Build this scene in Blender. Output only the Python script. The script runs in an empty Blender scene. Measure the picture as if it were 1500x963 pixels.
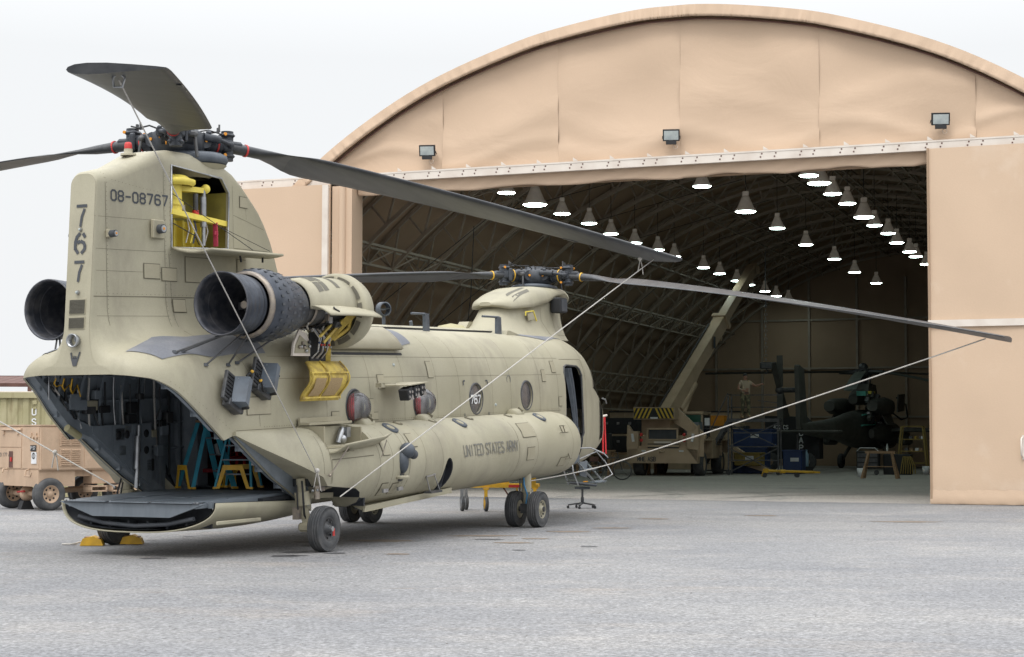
import bpy, bmesh, math, random
from math import sin, cos, pi, sqrt, radians
from mathutils import Vector, Matrix
from mathutils.bvhtree import BVHTree
random.seed(7)
scene = bpy.context.scene
col = scene.collection
V = Vector

# ------------------------------------------------------------------ camera
cam_data = bpy.data.cameras.new('camera'); cam = bpy.data.objects.new('camera', cam_data); col.objects.link(cam)
scene.camera = cam
cam_data.sensor_width = 36; cam_data.lens = 59.298; cam_data.shift_y = 0.01441
cam_data.clip_start = 0.1; cam_data.clip_end = 6000
cam.location = (0, 0, 1.5459)
cam.rotation_euler = (Matrix.Rotation(pi/2+0.055046, 4, 'X') @ Matrix.Rotation(0.00215, 4, 'Z')).to_euler()

# ------------------------------------------------------------------ sky and sun
SUN_EL, SUN_AZ = radians(58), radians(205)      # azimuth clockwise from +Y
world = bpy.data.worlds.new('World'); scene.world = world; world.use_nodes = True
nt = world.node_tree; nt.nodes.clear()
wo = nt.nodes.new('ShaderNodeOutputWorld'); bg = nt.nodes.new('ShaderNodeBackground')
sky = nt.nodes.new('ShaderNodeTexSky'); sky.sky_type = 'NISHITA'; sky.sun_disc = False
sky.sun_elevation = SUN_EL; sky.sun_rotation = SUN_AZ; sky.dust_density = 8; sky.air_density = 1.5; sky.altitude = 50
tc = nt.nodes.new('ShaderNodeTexCoord'); sep = nt.nodes.new('ShaderNodeSeparateXYZ')
nt.links.new(tc.outputs['Generated'], sep.inputs[0])
mr = nt.nodes.new('ShaderNodeMapRange'); mr.inputs['From Min'].default_value = 0.22; mr.inputs['From Max'].default_value = 1.0
nt.links.new(sep.outputs['Z'], mr.inputs['Value'])
mx = nt.nodes.new('ShaderNodeMix'); mx.data_type = 'RGBA'       # overcast veil: brighter towards the zenith
mx.inputs['A'].default_value = (8.35, 8.5, 8.65, 1); mx.inputs['B'].default_value = (27, 27.5, 28.4, 1)
nt.links.new(mr.outputs[0], mx.inputs['Factor'])
m2 = nt.nodes.new('ShaderNodeMix'); m2.data_type = 'RGBA'; m2.inputs['Factor'].default_value = 0.93
nt.links.new(sky.outputs[0], m2.inputs['A']); nt.links.new(mx.outputs['Result'], m2.inputs['B'])
nt.links.new(m2.outputs['Result'], bg.inputs[0]); bg.inputs[1].default_value = 0.10
nt.links.new(bg.outputs[0], wo.inputs[0])
sd = bpy.data.lights.new('sun', 'SUN'); sd.energy = 1.0; sd.angle = radians(18); sd.color = (1, .97, .92)
sun = bpy.data.objects.new('sun', sd); col.objects.link(sun)
sun.rotation_euler = V((sin(SUN_AZ)*cos(SUN_EL), cos(SUN_AZ)*cos(SUN_EL), sin(SUN_EL))).to_track_quat('Z', 'Y').to_euler()
scene.view_settings.view_transform = 'Standard'; scene.view_settings.look = 'None'
scene.view_settings.exposure = 0.20; scene.view_settings.gamma = 1

# ------------------------------------------------------------------ helpers
class MB:
    """collects shapes, builds ONE mesh object"""
    def __init__(s): s.v = []; s.f = []; s.sm = []; s.mi = []; s.cur = 0
    def add(s, vs, fs, smooth=False):
        o = len(s.v); s.v += [tuple(p) for p in vs]
        for f in fs: s.f.append([i+o for i in f]); s.sm.append(smooth); s.mi.append(s.cur)
        return s
    def box(s, c, d, m=None, r=0):
        """box centred c, size d, optional Matrix/3x3, r = bevel of vertical look"""
        x, y, z = d[0]/2, d[1]/2, d[2]/2
        if r:
            b = min(r, x*.9, y*.9, z*.9); vs = []; 
            for sx in (-1, 1):
                for sy in (-1, 1):
                    for sz in (-1, 1):
                        vs += [(sx*x, sy*(y-b), sz*(z-b)), (sx*(x-b), sy*y, sz*(z-b)), (sx*(x-b), sy*(y-b), sz*z)]
            bm = bmesh.new(); [bm.verts.new(p) for p in vs]
            bmesh.ops.convex_hull(bm, input=bm.verts); bmesh.ops.dissolve_limit(bm, angle_limit=.02, verts=bm.verts, edges=bm.edges)
            bm.verts.index_update(); vs = [v.co.copy() for v in bm.verts]; fs = [[v.index for v in f.verts] for f in bm.faces]; bm.free()
        else:
            vs = [V((a*x, b*y, e*z)) for a in (-1, 1) for b in (-1, 1) for e in (-1, 1)]
            fs = [(0, 1, 3, 2), (4, 6, 7, 5), (0, 4, 5, 1), (2, 3, 7, 6), (0, 2, 6, 4), (1, 5, 7, 3)]
        if m is not None: vs = [m @ V(p) for p in vs]
        return s.add([V(p)+V(c) for p in vs], fs)
    def bar(s, p, q, w, h=None, up=(0, 0, 1)):
        p, q = V(p), V(q); h = h or w; d = q-p; L = d.length
        if L < 1e-6: return s
        d.normalize(); u = V(up)
        if abs(d.dot(u)) > .98: u = V((1, 0, 0)) if abs(d.x) < .9 else V((0, 1, 0))
        a = d.cross(u).normalized(); b = a.cross(d)
        vs = [e+a*(sx*w/2)+b*(sz*h/2) for e in (p, q) for sx, sz in ((-1, -1), (1, -1), (1, 1), (-1, 1))]
        return s.add(vs, [(3, 2, 1, 0), (4, 5, 6, 7), (0, 1, 5, 4), (1, 2, 6, 5), (2, 3, 7, 6), (3, 0, 4, 7)])
    def cyl(s, p, q, r0, r1=None, n=12, cap=True):
        p, q = V(p), V(q); r1 = r0 if r1 is None else r1; d = (q-p).normalized()
        a = d.orthogonal().normalized(); b = d.cross(a); vs = []
        for e, r in ((p, r0), (q, r1)):
            for i in range(n): t = 2*pi*i/n; vs.append(e+a*(r*cos(t))+b*(r*sin(t)))
        s.add(vs, [(i, (i+1) % n, n+(i+1) % n, n+i) for i in range(n)], True)
        if cap: s.add(vs, [tuple(range(n-1, -1, -1)), tuple(range(n, 2*n))])
        return s
    def tube(s, pts, r, n=8, cap=True):
        pts = [V(p) for p in pts]; rr = r if isinstance(r, (list, tuple)) else [r]*len(pts); rings = []; a = None
        for i, p in enumerate(pts):
            d = (pts[min(i+1, len(pts)-1)]-pts[max(i-1, 0)]).normalized()
            a = d.orthogonal().normalized() if a is None else (a-d*a.dot(d)).normalized()
            b = d.cross(a); rings.append([p+a*(rr[i]*cos(2*pi*k/n))+b*(rr[i]*sin(2*pi*k/n)) for k in range(n)])
        return s.loft(rings, True, cap)
    def loft(s, rings, closed=True, caps=False, smooth=True):
        n = len(rings[0]); vs = [p for r in rings for p in r]; fs = []
        for j in range(len(rings)-1):
            for i in range(n if closed else n-1):
                k = (i+1) % n; fs.append((j*n+i, j*n+k, (j+1)*n+k, (j+1)*n+i))
        s.add(vs, fs, smooth)
        if caps: s.add(rings[0], [tuple(range(n-1, -1, -1))]); s.add(rings[-1], [tuple(range(n))])
        return s
    def lathe(s, prof, c, axis=(0, 0, 1), n=24, cap=False, a0=0, a1=2*pi, ref=None):
        """prof = [(along, radius)]"""
        d = V(axis).normalized(); a = V(ref) if ref else d.orthogonal().normalized(); b = d.cross(a); c = V(c); full = abs(a1-a0-2*pi) < 1e-6
        m = n if full else n+1
        rings = [[c+d*h+a*(r*cos(a0+(a1-a0)*i/n))+b*(r*sin(a0+(a1-a0)*i/n)) for i in range(m)] for h, r in prof]
        return s.loft(rings, full, cap)
    def prism(s, poly, fr, depth, smooth=False):
        """poly 2D points; fr = (origin, ex, ey, ez); extruded along ez"""
        o, ex, ey, ez = [V(k) for k in fr]; n = len(poly)
        a = [o+ex*p[0]+ey*p[1] for p in poly]; b = [p+ez*depth for p in a]
        s.add(a+b, [tuple(range(n-1, -1, -1)), tuple(range(n, 2*n))]+[(i, (i+1) % n, n+(i+1) % n, n+i) for i in range(n)], smooth)
        return s
    def ball(s, c, r, n=12, m=8, sc=(1, 1, 1)):
        rings = []
        for j in range(1, m): 
            t = pi*j/m; rings.append([V(c)+V((r*sc[0]*sin(t)*cos(2*pi*i/n), r*sc[1]*sin(t)*sin(2*pi*i/n), r*sc[2]*cos(t))) for i in range(n)])
        s.loft(rings, True, False); o = len(s.v)
        s.add([V(c)+V((0, 0, r*sc[2]))]+rings[0], [(0, i+1, (i+1) % n+1) for i in range(n)], True)
        s.add([V(c)-V((0, 0, r*sc[2]))]+rings[-1], [(0, (i+1) % n+1, i+1) for i in range(n)], True); return s
    def mesh(s, name):
        me = bpy.data.meshes.new(name); me.from_pydata(s.v, [], s.f); me.update()
        for p, q, k in zip(me.polygons, s.sm, s.mi): p.use_smooth = q; p.material_index = k
        return me
    def build(s, name, mat, parent=None, fix=True):
        me = s.mesh(name)
        if fix:
            bm = bmesh.new(); bm.from_mesh(me); bmesh.ops.recalc_face_normals(bm, faces=bm.faces); bm.to_mesh(me); bm.free()
        for m_ in (mat if isinstance(mat, (list, tuple)) else [mat]): me.materials.append(m_)
        o = bpy.data.objects.new(name, me); col.objects.link(o)
        if parent: o.parent = parent
        return o

def tag(o, label=None, cat=None, group=None, kind=None):
    for k, v in (('label', label), ('category', cat), ('group', group), ('kind', kind)):
        if v: o[k] = v
    return o
def empty(name, loc=(0, 0, 0), rz=0, label=None, cat=None, group=None):
    o = bpy.data.objects.new(name, None); col.objects.link(o); o.empty_display_size = .2
    o.location = loc; o.rotation_euler = (0, 0, rz); return tag(o, label, cat, group)
def kids(o): return [c for c in bpy.data.objects if c.parent == o]
def copy_tree(o, parent=None):
    c = o.copy(); col.objects.link(c); c.parent = parent
    for ch in kids(o): copy_tree(ch, c)
    return c
def R3(ax, ang): return Matrix.Rotation(ang, 3, ax)

# ------------------------------------------------------------------ materials
MT = {}
def mat(name, c, c2=None, rough=.6, metal=0, scale=3, grain=0, bump=0, bscale=40, mixlo=.4, mixhi=.65, stretch=None, coat=0, emit=None, spec=None, wave=None, dirt=None):
    m = bpy.data.materials.new(name); m.use_nodes = True; n = m.node_tree.nodes; l = m.node_tree.links
    b = n['Principled BSDF']; b.inputs['Roughness'].default_value = rough; b.inputs['Metallic'].default_value = metal
    if spec is not None: b.inputs['Specular IOR Level'].default_value = spec
    if coat: b.inputs['Coat Weight'].default_value = coat
    c2 = c2 or tuple(k*.82 for k in c)
    t = n.new('ShaderNodeTexCoord'); src = t.outputs['Object']
    if stretch:
        mp = n.new('ShaderNodeMapping'); mp.inputs['Scale'].default_value = stretch; l.new(src, mp.inputs[0]); ssrc = mp.outputs[0]
    else: ssrc = src
    nz = n.new('ShaderNodeTexNoise'); nz.inputs['Scale'].default_value = scale; nz.inputs['Detail'].default_value = 6; l.new(ssrc, nz.inputs['Vector'])
    r = n.new('ShaderNodeMapRange'); r.inputs['From Min'].default_value = mixlo; r.inputs['From Max'].default_value = mixhi; l.new(nz.outputs[0], r.inputs['Value'])
    x = n.new('ShaderNodeMix'); x.data_type = 'RGBA'; x.inputs['A'].default_value = (*c, 1); x.inputs['B'].default_value = (*c2, 1); l.new(r.outputs[0], x.inputs['Factor'])
    out = x.outputs['Result']
    if grain:
        g = n.new('ShaderNodeTexNoise'); g.inputs['Scale'].default_value = bscale; g.inputs['Detail'].default_value = 3; l.new(src, g.inputs['Vector'])
        gr = n.new('ShaderNodeMapRange'); gr.inputs['To Min'].default_value = 1-grain; gr.inputs['To Max'].default_value = 1+grain; gr.inputs['From Min'].default_value = .3; gr.inputs['From Max'].default_value = .7; l.new(g.outputs[0], gr.inputs['Value'])
        mm = n.new('ShaderNodeVectorMath'); mm.operation = 'SCALE'; l.new(out, mm.inputs[0]); l.new(gr.outputs[0], mm.inputs['Scale']); out = mm.outputs[0]
    if dirt:      # (colour, scale, lo, hi, stretch)
        mp2 = n.new('ShaderNodeMapping'); mp2.inputs['Scale'].default_value = dirt[4]; l.new(src, mp2.inputs[0])
        dz = n.new('ShaderNodeTexNoise'); dz.inputs['Scale'].default_value = dirt[1]; dz.inputs['Detail'].default_value = 8; dz.inputs['Roughness'].default_value = .65; l.new(mp2.outputs[0], dz.inputs['Vector'])
        dr = n.new('ShaderNodeMapRange'); dr.inputs['From Min'].default_value = dirt[2]; dr.inputs['From Max'].default_value = dirt[3]; l.new(dz.outputs[0], dr.inputs['Value'])
        dx = n.new('ShaderNodeMix'); dx.data_type = 'RGBA'; l.new(dr.outputs[0], dx.inputs['Factor']); l.new(out, dx.inputs['A']); dx.inputs['B'].default_value = (*dirt[0], 1); out = dx.outputs['Result']
    l.new(out, b.inputs['Base Color'])
    if bump:
        bz = n.new('ShaderNodeTexNoise'); bz.inputs['Scale'].default_value = bscale; bz.inputs['Detail'].default_value = 4; l.new(ssrc, bz.inputs['Vector'])
        bn = n.new('ShaderNodeBump'); bn.inputs['Strength'].default_value = bump; bn.inputs['Distance'].default_value = .02; l.new(bz.outputs[0], bn.inputs['Height']); l.new(bn.outputs[0], b.inputs['Normal'])
    if emit: b.inputs['Emission Color'].default_value = (*emit[0], 1); b.inputs['Emission Strength'].default_value = emit[1]
    MT[name] = m; return m
paint = mat('army_tan_paint', (.335, .312, .222), (.395, .367, .27), rough=.62, scale=.9, grain=.04, bscale=60, bump=.04, mixlo=.35, mixhi=.65,
            dirt=((.245, .225, .17), 1.4, .50, .78, (1, 1, .4)))
paint2 = mat('army_tan_patch', (.34, .31, .22), (.38, .35, .255), rough=.65, scale=2, grain=.04, bscale=60)
seam = mat('panel_seam', (.16, .145, .10), rough=.8)
walk = mat('grey_walkway', (.17, .178, .20), (.23, .235, .25), rough=.85, scale=2.5, grain=.08, bscale=50, bump=.1)
stencil = mat('dark_stencil_paint', (.055, .062, .072), (.075, .08, .088), rough=.8)
stencil2 = mat('faded_stencil_paint', (.17, .17, .155), (.23, .22, .19), rough=.8, scale=12)
white_p = mat('white_marking', (.72, .73, .74), rough=.7)
blade_m = mat('rotor_blade_black', (.028, .03, .034), (.05, .052, .055), rough=.42, scale=2, stretch=(.3, 4, 4), grain=.1)
hub_m = mat('rotor_hub_black', (.022, .026, .033), (.045, .052, .063), rough=.5, scale=9, bump=.1, bscale=60)
ring_m = mat('grey_blue_metal', (.06, .072, .088), (.09, .105, .125), rough=.5, scale=6)
orange = mat('orange_cap', (.75, .30, .02), rough=.5)
oldyellow = mat('worn_yellow_primer', (.66, .50, .10), (.40, .28, .07), rough=.6, scale=7, grain=.08, dirt=((.22, .16, .07), 9, .56, .8, (1, 1, .7)))
yellow = mat('yellow_primer', (.78, .64, .10), (.62, .50, .08), rough=.55, scale=5)
ypaint = mat('yellow_equipment_paint', (.72, .42, .03), (.55, .32, .03), rough=.5, scale=6)
red = mat('red_paint', (.52, .035, .03), rough=.5)
redcloth = mat('red_streamer_cloth', (.75, .04, .045), (.6, .03, .035), rough=.8, scale=6)
redseat = mat('red_seat_webbing', (.22, .012, .02), (.12, .008, .012), rough=.9, scale=20)
intm = mat('interior_grey', (.21, .24, .27), (.165, .19, .215), rough=.6, scale=4, grain=.05)
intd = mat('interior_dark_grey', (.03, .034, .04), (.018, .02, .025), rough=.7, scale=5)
rampm = mat('ramp_grey', (.17, .195, .22), (.15, .175, .20), rough=.55, scale=4, stretch=(1, 4, 1))
rubber = mat('tyre_rubber', (.055, .058, .062), (.09, .09, .09), rough=.8, scale=6, grain=.1, bscale=50)
metal = mat('bare_metal', (.42, .43, .44), (.28, .29, .30), rough=.35, metal=.8, scale=8)
dmetal = mat('dark_metal', (.06, .063, .068), (.1, .1, .1), rough=.5, metal=.4, scale=8)
brass = mat('heated_metal_ring', (.36, .31, .25), (.25, .22, .2), rough=.4, metal=.6, scale=10)
exh = mat('exhaust_blue_black', (.03, .037, .05), (.065, .075, .095), rough=.4, metal=.3, scale=5, stretch=(1, 1, 1), bump=.05, bscale=30)
exin = mat('exhaust_inside', (.05, .055, .07), (.12, .12, .13), rough=.45, metal=.4, scale=7)
mesh_m = mat('screen_mesh_grey', (.14, .13, .10), (.10, .095, .075), rough=.7, scale=90)
rope_m = mat('white_rope', (.52, .50, .465), (.40, .38, .35), rough=.9, scale=60)
blue_p = mat('blue_fibreglass', (.05, .30, .42), (.06, .36, .48), rough=.5, scale=8)
door_fab = mat('tan_door_fabric', (.60, .447, .318), (.565, .42, .298), rough=.75, scale=.5, grain=.015, bscale=30, bump=.1, dirt=((.66, .53, .41), .7, .56, .80, (1, 1, 1)))
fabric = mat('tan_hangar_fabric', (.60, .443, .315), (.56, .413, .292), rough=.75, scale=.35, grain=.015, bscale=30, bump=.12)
fabric_in = mat('shaded_inside_fabric', (.37, .26, .175), (.32, .225, .15), rough=.9, scale=.5)  # same tan fabric, painted darker for the dim interior
beam_m = mat('cream_steel', (.70, .64, .57), (.62, .55, .48), rough=.6, scale=2)
truss_m = mat('grey_truss_steel', (.34, .285, .225), (.29, .24, .19), rough=.55, metal=.2, scale=3)
sand = mat('sand_vehicle_paint', (.50, .36, .25), (.45, .32, .22), rough=.65, scale=3, grain=.04, dirt=((.30, .22, .16), 3, .58, .85, (1, 1, .6)))
crane_m = mat('crane_desert_paint', (.46, .345, .235), (.40, .30, .20), rough=.65, scale=2, dirt=((.22, .18, .13), 3, .58, .85, (1, 1, .6)))
olive = mat('container_green_paint', (.33, .30, .165), (.40, .365, .22), rough=.7, scale=1.5, dirt=((.20, .14, .07), 2.5, .6, .85, (1, 1, .3)))
rust = mat('brown_shed_sheet', (.10, .05, .04), (.14, .07, .055), rough=.8, scale=3)
black = mat('matt_black', (.018, .019, .021), rough=.7)
apm = mat('attack_helicopter_drab', (.075, .076, .066), (.10, .10, .088), rough=.6, scale=3)
wood = mat('raw_timber', (.34, .22, .13), (.26, .165, .095), rough=.8, scale=5, stretch=(1, 1, 8))
skin = mat('skin', (.36, .19, .13), rough=.55)
tshirt = mat('sand_t_shirt', (.42, .34, .25), rough=.9)
camo = mat('camouflage_cloth', (.20, .18, .11), (.07, .065, .04), rough=.9, scale=9, mixlo=.47, mixhi=.53)
bluebin = mat('blue_plastic', (.014, .04, .13), rough=.5)
teal = mat('teal_primer', (.10, .42, .34), rough=.5)
glassd = mat('dark_window_glass', (.02, .022, .025), rough=.08, spec=.8)
steelblue = mat('steel_blue_paint', (.12, .145, .175), (.09, .105, .125), rough=.5, scale=5)
dull_y = mat('dull_yellow', (.28, .20, .05), rough=.7)
hazard_y = mat('hazard_yellow', (.62, .42, .04), rough=.6)
lampw = mat('lamp_lens', (.9, .92, .88), rough=.4, emit=((1, .90, .74), 60))
lampg = mat('lamp_lens_cool', (.8, .92, .88), rough=.4, emit=((.80, 1, .95), 24))
shade_m = mat('glowing_shade_grey', (.70, .64, .57), (.62, .57, .52), rough=.5, scale=8, emit=((1, .88, .72), .028))  # faint emission added to brighten the shades and ballast boxes
flood_g = mat('floodlight_glass', (.48, .52, .50), (.36, .40, .40), rough=.15, scale=6)
mesh_y = mat('gold_mesh', (.42, .30, .16), (.3, .21, .1), rough=.6, scale=90)
blind = mat('grey_window_blind', (.20, .18, .185), (.15, .13, .135), rough=.6, scale=12)
redwin = mat('red_window_cloth', (.42, .03, .045), (.22, .015, .025), rough=.8, scale=14)
strap = mat('webbing_strap', (.42, .04, .08), rough=.8)
def glass(name, c, rough, alpha):
    m = bpy.data.materials.new(name); m.use_nodes = True; n = m.node_tree.nodes; l = m.node_tree.links; n.clear()
    o = n.new('ShaderNodeOutputMaterial'); g = n.new('ShaderNodeBsdfGlossy'); g.inputs['Roughness'].default_value = rough
    t = n.new('ShaderNodeBsdfTransparent'); t.inputs[0].default_value = (*c, 1); x = n.new('ShaderNodeMixShader')
    fz = n.new('ShaderNodeLayerWeight'); fz.inputs[0].default_value = alpha
    ad = n.new('ShaderNodeMath'); ad.operation = 'ADD'; ad.use_clamp = True; ad.inputs[1].default_value = .04; l.new(fz.outputs['Fresnel'], ad.inputs[0]); l.new(ad.outputs[0], x.inputs[0]); l.new(t.outputs[0], x.inputs[1]); l.new(g.outputs[0], x.inputs[2]); df = n.new('ShaderNodeBsdfDiffuse'); df.inputs[0].default_value = (.8, .82, .84, 1); y = n.new('ShaderNodeMixShader'); y.inputs[0].default_value = .05; l.new(x.outputs[0], y.inputs[1]); l.new(df.outputs[0], y.inputs[2]); l.new(y.outputs[0], o.inputs[0]); return m
bubble = glass('clear_bubble_plastic', (.85, .86, .87), .22, .34)
def ground_mat(name, c, c2, c3, stains):
    m = bpy.data.materials.new(name); m.use_nodes = True; n = m.node_tree.nodes; l = m.node_tree.links; b = n['Principled BSDF']; b.inputs['Roughness'].default_value = .85
    t = n.new('ShaderNodeTexCoord')
    def noise(sc, st=(1, 1, 1), det=6, ro=.55):
        mp = n.new('ShaderNodeMapping'); mp.inputs['Scale'].default_value = st; l.new(t.outputs['Object'], mp.inputs[0])
        z = n.new('ShaderNodeTexNoise'); z.inputs['Scale'].default_value = sc; z.inputs['Detail'].default_value = det; z.inputs['Roughness'].default_value = ro; l.new(mp.outputs[0], z.inputs['Vector']); return z.outputs[0]
    def rng(i, a, bb, lo=0, hi=1):
        r = n.new('ShaderNodeMapRange'); r.inputs['From Min'].default_value = a; r.inputs['From Max'].default_value = bb; r.inputs['To Min'].default_value = lo; r.inputs['To Max'].default_value = hi; l.new(i, r.inputs['Value']); return r.outputs[0]
    def mixc(f, A, B):
        x = n.new('ShaderNodeMix'); x.data_type = 'RGBA'; l.new(f, x.inputs['Factor'])
        for k, q in (('A', A), ('B', B)):
            if isinstance(q, tuple): x.inputs[k].default_value = (*q, 1)
            else: l.new(q, x.inputs[k])
        return x.outputs['Result']
    a = mixc(rng(noise(.16, (.8, 1.2, 1), 9, .62), .42, .60), c, c2)
    a = mixc(rng(noise(.5, (.8, 1.2, 1), 9, .72), .50, .72, 0, .6), a, c3)
    a = mixc(rng(noise(.35, (.7, 1.3, 1), 8, .7), .56, .70, 0, .5), a, (.27, .235, .20)); a = mixc(rng(noise(.28, (1, 1, 1), 7, .6), .60, .70, 0, .55), a, (.125, .13, .142))
    if stains: a = mixc(rng(noise(1.3, (.5, 1.4, 1), 5), .70, .76, 0, .5), a, (.16, .115, .075))
    def gr(sc, lo, hi, f0=.35, f1=.65):
        nonlocal a
        q = n.new('ShaderNodeVectorMath'); q.operation = 'SCALE'; l.new(a, q.inputs[0]); l.new(rng(noise(sc, det=3), f0, f1, lo, hi), q.inputs['Scale']); a = q.outputs[0]
    gr(6, .90, 1.12); gr(24, .74, 1.28); gr(90, .82, 1.18)
    vo = n.new('ShaderNodeTexVoronoi'); vo.inputs['Scale'].default_value = 42; l.new(t.outputs['Object'], vo.inputs['Vector'])
    cr = n.new('ShaderNodeSeparateColor'); l.new(vo.outputs['Color'], cr.inputs[0])
    q = n.new('ShaderNodeVectorMath'); q.operation = 'SCALE'; l.new(a, q.inputs[0]); l.new(rng(cr.outputs[0], 0, 1, .78, 1.22), q.inputs['Scale']); a = q.outputs[0]
    l.new(a, b.inputs['Base Color'])
    bn = n.new('ShaderNodeBump'); bn.inputs['Strength'].default_value = .5; bn.inputs['Distance'].default_value = .01; l.new(vo.outputs['Distance'], bn.inputs['Height']); l.new(bn.outputs[0], b.inputs['Normal'])
    return m
asphalt = ground_mat('dusty_asphalt', (.182, .184, .19), (.228, .226, .224), (.31, .292, .27), True)
concrete = ground_mat('hangar_concrete', (.36, .335, .305), (.31, .288, .26), (.40, .37, .335), False)
# ripples and folds of the gable fabric
def fabric_folds():
    m = fabric.copy(); m.name = 'folded_gable_fabric'; n = m.node_tree.nodes; l = m.node_tree.links; b = n['Principled BSDF']
    t = n.new('ShaderNodeTexCoord'); mp = n.new('ShaderNodeMapping'); mp.inputs['Scale'].default_value = (.5, 1, .9); l.new(t.outputs['Object'], mp.inputs[0])
    z = n.new('ShaderNodeTexNoise'); z.inputs['Scale'].default_value = 1.0; z.inputs['Detail'].default_value = 4; z.inputs['Distortion'].default_value = .8; l.new(mp.outputs[0], z.inputs['Vector'])
    bn = n.new('ShaderNodeBump'); bn.inputs['Strength'].default_value = .5; bn.inputs['Distance'].default_value = .07; l.new(z.outputs[0], bn.inputs['Height']); l.new(bn.outputs[0], b.inputs['Normal']); return m
gable_m = fabric_folds()

# ------------------------------------------------------------------ lettering (stroke glyphs)
GL = {'0': [[(0, 1), (0, 5), (1, 6), (3, 6), (4, 5), (4, 1), (3, 0), (1, 0), (0, 1)]], '8': [[(1, 3.1), (0, 4), (0, 5), (1, 6), (3, 6), (4, 5), (4, 4), (3, 3.1), (1, 3.1), (0, 2.2), (0, 1), (1, 0), (3, 0), (4, 1), (4, 2.2), (3, 3.1)]],
 '-': [[(.2, 3), (3.8, 3)]], '7': [[(0, 6), (4, 6), (1.4, 0)]], '6': [[(4, 5.2), (3, 6), (1, 6), (0, 5), (0, 1), (1, 0), (3, 0), (4, 1), (4, 2.4), (3, 3.4), (1, 3.4), (0, 2.6)]],
 '4': [[(3, 0), (3, 6), (0, 2), (4, 2)]], '/': [[(0, 0), (4, 6)]], '2': [[(0, 5), (1, 6), (3, 6), (4, 5), (4, 4), (0, 0), (4, 0)]], '9': [[(0, .8), (1, 0), (3, 0), (4, 1), (4, 5), (3, 6), (1, 6), (0, 5), (0, 3.6), (1, 2.6), (4, 2.6)]],
 'U': [[(0, 6), (0, 1), (1, 0), (3, 0), (4, 1), (4, 6)]], 'N': [[(0, 0), (0, 6), (4, 0), (4, 6)]], 'I': [[(2, 0), (2, 6)]], 'T': [[(0, 6), (4, 6)], [(2, 6), (2, 0)]],
 'E': [[(4, 6), (0, 6), (0, 0), (4, 0)], [(0, 3), (3, 3)]], 'D': [[(0, 0), (0, 6), (2.8, 6), (4, 5), (4, 1), (2.8, 0), (0, 0)]], 'S': [[(4, 5), (3, 6), (1, 6), (0, 5), (0, 4), (4, 2.1), (4, 1), (3, 0), (1, 0), (0, 1)]],
 'A': [[(0, 0), (2, 6), (4, 0)], [(.7, 2), (3.3, 2)]], 'R': [[(0, 0), (0, 6), (3, 6), (4, 5), (4, 4), (3, 3), (0, 3)], [(2, 3), (4, 0)]], 'M': [[(0, 0), (0, 6), (2, 2), (4, 6), (4, 0)]], 'Y': [[(0, 6), (2, 3), (4, 6)], [(2, 3), (2, 0)]],
 'B': [[(0, 0), (0, 6), (3, 6), (4, 5), (4, 4), (3, 3.1), (0, 3.1)], [(3, 3.1), (4, 2.2), (4, 1), (3, 0), (0, 0)]], 'L': [[(0, 6), (0, 0), (4, 0)]], 'C': [[(4, 5), (3, 6), (1, 6), (0, 5), (0, 1), (1, 0), (3, 0), (4, 1)]], 'P': [[(0, 0), (0, 6), (3, 6), (4, 5), (4, 4), (3, 3), (0, 3)]], 'H': [[(0, 0), (0, 6)], [(4, 0), (4, 6)], [(0, 3), (4, 3)]], ' ': [], '5': [[(4, 6), (0, 6), (0, 3.4), (3, 3.4), (4, 2.4), (4, 1), (3, 0), (1, 0), (0, .8)]], '1': [[(1, 5), (2, 6), (2, 0)]], '3': [[(0, 5), (1, 6), (3, 6), (4, 5), (4, 4), (3, 3.1), (1.4, 3.1)], [(3, 3.1), (4, 2.2), (4, 1), (3, 0), (1, 0), (0, 1)]],
 # stencil cuts
 's7': [[(0, 6), (4, 6)], [(3.2, 4.9), (2.2, 2.8), (1.8, 0)]], 's6': [[(3.2, 5.9), (3.9, 5.0)], [(1.6, 6), (.5, 5), (0, 3.5), (0, 1.4), (1.2, .1)], [(1.0, 3.3), (1.8, 3.6)], [(2.4, 3.6), (3.6, 3.1), (4, 2.3), (4, 1.2), (2.8, .1)]]}
def strokes(text, h, th, gap=1.6, asp=1.0):
    """-> list of quads (2D); text height h; x runs right"""
    out = []; x = 0; k = h/6; kx = k*asp
    for ch in text:
        for pl in GL[ch]:
            for (a, b) in zip(pl, pl[1:]):
                p, q = V((x+a[0]*kx, a[1]*k)), V((x+b[0]*kx, b[1]*k)); d = (q-p); L = d.length; d.normalize(); nn = V((-d.y, d.x))*th/2; p = p-d*th*.25; q = q+d*th*.25
                m = max(1, int(L/ .12))
                for i in range(m):
                    s0, s1 = p.lerp(q, i/m), p.lerp(q, (i+1)/m); out.append([s0-nn, s1-nn, s1+nn, s0+nn])
        x += (4 if ch not in 'I ' else (4 if ch == 'I' else 2.2))*kx+gap*kx
    return out
def put_text(name, text, h, th, o, ex, ey, off, m_, parent, gap=1.6, asp=1, bvh=None, cast=None, lift=.004):
    """flat or (with bvh) draped lettering"""
    mb = MB(); o, ex, ey = V(o), V(ex).normalized(), V(ey).normalized()
    for i, q in enumerate(strokes(text, h, th, gap, asp)):
        pts = []
        for p in q:
            w = o+ex*p.x+ey*p.y
            if bvh:
                hit = bvh.ray_cast(w-V(cast)*1.5, V(cast))
                if hit[0] is None: pts = None; break
                w = hit[0]-V(cast)*(lift+ (i % 5)*.0004)
            else: w = w+V(off)*(1+(i % 5)*.1)
            pts.append(w)
        if pts: mb.add(pts, [(0, 1, 2, 3)])
    return mb.build(name, m_, parent, fix=False)
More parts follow.
